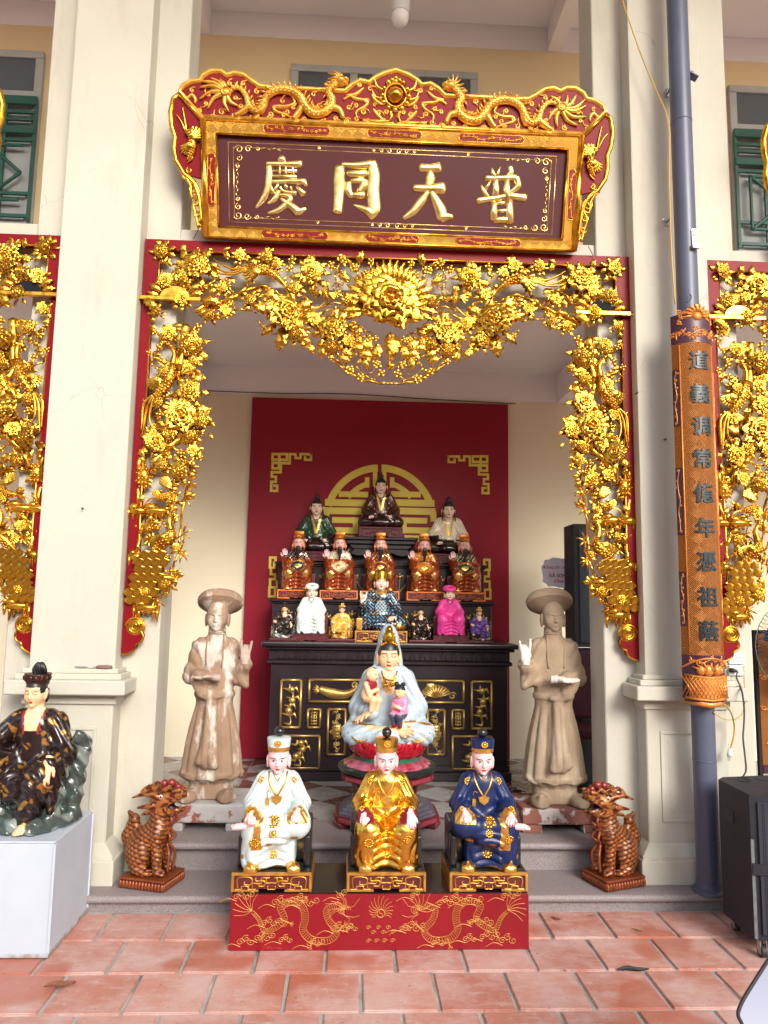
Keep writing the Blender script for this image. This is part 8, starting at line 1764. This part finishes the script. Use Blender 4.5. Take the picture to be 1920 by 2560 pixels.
for k in range(3):
    a0 = k*2.094; b = MB(); b.grid(lambda s_, t_: Vector(((.04+.19*s_)*math.cos(a0+.9*t_), -.02+.04*t_, fz_+(.04+.19*s_)*math.sin(a0+.9*t_))), 4, 4); b.build('blade', MAT['hat_blue'], fan, True)
b = MB(); b.tube([(0, .10, 0), (0, .10, fz_)], .014, 10); b.build('pole', MAT['rubber'], fan, True); b = MB(); b.lathe([(.19, 0), (.19, .015), (.05, .03), (.02, .06)], 28, (0, .10, 0)); b.build('base', MAT['rubber'], fan, True)
mat('socket_white', cc(226, 232, 236), .4)
def soc(x, y): return at(1780+x*.1809, 1600+y*.1809, 4.175)
a, b2 = soc(232, 490), soc(430, 190); so = thing('socket_panel', ((a.x+b2.x)/2, 4.178, a.z), 'white double socket panel on the pier beside the couplet board', 'socket'); OS2 = Vector(((a.x+b2.x)/2, 4.178, a.z))
m_ = (a.z+b2.z)/2
for (z0, z1) in ((a.z, m_-.003), (m_+.003, b2.z)):
    MB(OS2).box(a.x, b2.x, 4.164, 4.1795, z0, z1, .004).build('plate', MAT['socket_white'], so)
    for (dx, dz) in ((-.012, .008), (.002, .008), (-.005, -.010)): MB(OS2).tube([((a.x+b2.x)/2+dx+.012, 4.1635, (z0+z1)/2+dz), ((a.x+b2.x)/2+dx+.012, 4.1645, (z0+z1)/2+dz)], .0035, 8).build('pin_hole', MAT['rubber'], so)
p = soc(260, 415); o = thing('power_cord', (p.x, 4.15, p.z), 'black power cord plugged into the socket and hanging to the loudspeaker', 'cord'); OO = Vector((p.x, 4.15, p.z)); MB(OO).tube([(p.x-.012, 4.163, p.z), (p.x+.002, 4.145, p.z), (p.x+.022, 4.142, p.z-.006)], [.014, .013, .006], 10).build('plug', MAT['rubber'], o, True)
MB(OO).tube(spline([Vector((p.x+.022, 4.142, p.z-.006))]+[at(1780+x*.1809, 1600+y*.1809, Y) for x, y, Y in ((340, 520, 4.12), (410, 700, 3.93), (445, 950, 3.90), (440, 1180, 3.88), (430, 1350, 3.86), (455, 1600, 3.84), (470, 1800, 3.78))]+[Vector((A.x+.14, A.y+.03, ht+.006))], 6), .0045, 6).build('cable', MAT['dark_wire'], o, True)
ycord = [at(1780+x*.1809, 1600+y*.1809, Y) for x, y, Y in ((120, 860, 3.86), (230, 950, 3.9), (290, 1080, 3.95), (310, 1220, 3.98), (295, 1360, 3.98), (255, 1500, 3.98))]
o = thing('electric_cable', ycord[-1], 'yellow twin cord with a loose white plug hanging below the couplet board', 'cord'); MB(ycord[-1]).tube(spline(ycord, 5), .0045, 6).build('cable', MAT['yellow_wire'], o, True); e = ycord[-1]; MB().tube([(0, 0, 0), (-.006, 0, -.028), (-.010, 0, -.045)], [.008, .013, .010], 8).build('plug', MAT['socket_white'], o, True)
for dx in (-.014, -.004): MB().tube([(dx, 0, -.044), (dx-.002, 0, -.064)], .0018, 5).build('prong', MAT['steel'], o)
y2 = [at(1780+x*.1809, 1600+y*.1809, Y) for x, y, Y in ((20, 1000, 3.84), (140, 1080, 3.9), (260, 1105, 3.95), (380, 1060, 4.0), (440, 960, 4.02), (465, 780, 4.03), (445, 580, 4.1), (440, 360, 4.16))]; o = MB().tube(spline(y2, 5), .003, 6).build('yellow_wire', MAT['yellow_wire'], None, True); tag(o, 'thin yellow wire looping from the pole up to the right gate foot', 'wire')
P = [at(1535, -60, 4.0), at(1600, 130, 3.97), at(1640, 225, 3.95), at(1671, 306, 3.90), at(1673, 420, 3.86), at(1676, 560, 3.86), at(1680, 650, 3.86), at(1688, 760, 3.86)]; o = MB().tube(spline(P, 4), .0042, 6).build('yellow_wire', MAT['yellow_wire'], None, True); tag(o, 'yellow wire slanting down to the pole and running along it', 'wire')
P = [at(505, 976, 6.33), at(700, 983, 6.33), at(880, 985, 6.33), at(1100, 999, 6.33), at(1290, 1009, 6.33)]; P = [Vector((p.x, 6.335, p.z)) for p in P]; o = MB().tube(spline(P, 4), .004, 5).build('wall_wire', MAT['dark_wire'], None, True); tag(o, 'thin dark wire strung along the wall above the red backdrop', 'wire')
for (x, y, l) in ((1668, 235, .03), (1668, 556, .05)):
    p = at(x, y, 4.04); o = thing('wall_hook', p, 'rusty bent hook on the right column, '+('upper' if y < 400 else 'lower')+' of two', 'hook', 'hooks on the right column'); MB().tube([(0, .012, 0), (0, -.04, .004), (-l, -.055, -.012), (-l*1.1, -.05, -.03)], .006, 6).build('rod', MAT['steel'], o, True); MB().box(-.012, .012, .003, .0095, -.02, .02, .001).build('plate', MAT['steel'], o)
# ceiling bulb
p = at(1000, 67, 5.2); lb = thing('ceiling_lamp', (p.x, 5.2, 7.04), 'white cylindrical bulb hanging from the upper ceiling', 'lamp'); mat('opal', (.78, .76, .80), .35); mat('lamp_cap', (.6, .6, .62), .4)
z = p.z-7.04; b = MB(); b.lathe([(0, z), (.03, z+.006), (.058, z+.03), (.068, z+.075), (.068, z+.11)], 24, cap=False); b.build('bulb', MAT['opal'], lb, True); b = MB(); b.lathe([(.074, z+.105), (.076, z+.115), (.076, z+.24), (.05, z+.30), (.03, z+.32), (.03, z+.40)], 24); b.build('housing', MAT['lamp_cap'], lb, True, 40); b = MB(); b.tube([(0, 0, z+.38), (0, 0, 0)], .008, 8); b.build('flex', MAT['lamp_cap'], lb, True)
# chisel on the left cornice, dry leaves, twig
mat('wood_handle', cc(120, 92, 80), .6, var=(30, .2)); p0, p1, p2 = (Vector((at(x, 1676, 4.03).x, 4.032, 1.1685)) for x in (186, 240, 279)); o = thing('chisel', (p1.x, 4.032, 1.161), 'wood handled chisel lying on the left column cornice', 'tool'); OO = Vector((p1.x, 4.032, 1.161)); MB(OO).tube([p0, p1], [.003, .005], 6).build('blade', MAT['steel'], o, True); MB(OO).tube([p1, p1+(p2-p1)*.1, p1+(p2-p1)*.6, p2], [.007, .010, .012, .010], 10).build('handle', MAT['wood_handle'], o, True)
mat('dry_leaf', cc(140, 88, 66), .7, var=(40, .3)); mat('pale_leaf', cc(150, 126, 96), .7, var=(40, .3))
def dry_leaf(px, py, l, rot, mt, label, z=.002):
    p = atz(px, py, z); mb = MB(); mb.grid(lambda a, b_: Vector(((a-.5)*l, (b_-.5)*l*.42*math.sin(math.pi*min(max(a, .03), .97))**.7, .004+.25*l*abs(b_-.5)*.5+.03*l*math.sin(a*7))), 8, 4); o = mb.build('dry_leaf', MAT[mt], None, True, loc=(p.x, p.y, z), rot=(0, 0, rot)); tag(o, label, 'leaf', 'dry leaves on the paving')
dry_leaf(150, 2466, .115, .25, 'dry_leaf', 'large dry brown leaf on the paving at lower left')
dry_leaf(1390, 2298, .05, -.9, 'dry_leaf', 'dark curled leaf on the paving right of the red plinth'); dry_leaf(1478, 2290, .03, .3, 'pale_leaf', 'tiny pale leaf on the paving near the step'); dry_leaf(1596, 2326, .045, -.3, 'pale_leaf', 'pale torn leaf on the paving in front of right column')
p = atz(1580, 2426, .0); mb = MB(); mb.tube(spline([(-.06, 0, .004), (-.02, .006, .007), (.03, -.004, .006), (.075, .004, .004)], 4), [.004, .006, .007, .009, .010, .010, .009, .008, .008, .007, .006, .004, .003], 6, flat=.5); o = mb.build('bark_strip', MAT['rubber'], None, True, loc=(p.x, p.y, 0)); tag(o, 'dark strip of bark lying along a paving joint at right', 'debris')
# mirror leaning at the lower right corner, close to the viewer
mat('mirror_glass', (.40, .41, .47), .15, 1.0); YM = 2.05; c = at(1985, 2560, YM); mi = thing('framed_mirror', (c.x, YM, c.z-.2), 'black rimmed mirror poking into the lower right corner', 'mirror'); OM = Vector((c.x, YM, c.z-.2))
NM = Vector((0, 1, -.9)).normalized(); pts = [onplane(x, y, c, NM) for x, y in ((1932, 2382), (1867, 2484), (1848, 2522), (1846, 2540), (1856, 2562), (1890, 2640), (1950, 2680), (2050, 2640), (2090, 2520), (2060, 2400), (2000, 2358))]; pts = spline([tuple(p) for p in pts+[pts[0]]], 5)
tl = lambda v: Vector(v)
b = MB(OM); b.add([tl(p) for p in pts[:-1]], [list(range(len(pts)-1))]); b.build('glass', MAT['mirror_glass'], mi); b = MB(OM); b.tube([tl(p) for p in pts], .005, 8); b.build('rim', MAT['rubber'], mi, True)
b = MB(OM); b.tube([tl((c.x+.05, YM+.02, c.z-.01)), (c.x+.08, YM+.12, c.z-.35), (c.x+.09, YM+.16, .01)], [.008, .009, .012], 8); b.build('stem', MAT['rubber'], mi, True); b = MB(OM); b.lathe([(.12, 0), (.12, .012), (.03, .02)], 24, (c.x+.09, YM+.16, .002)); b.build('foot', MAT['rubber'], mi, True)
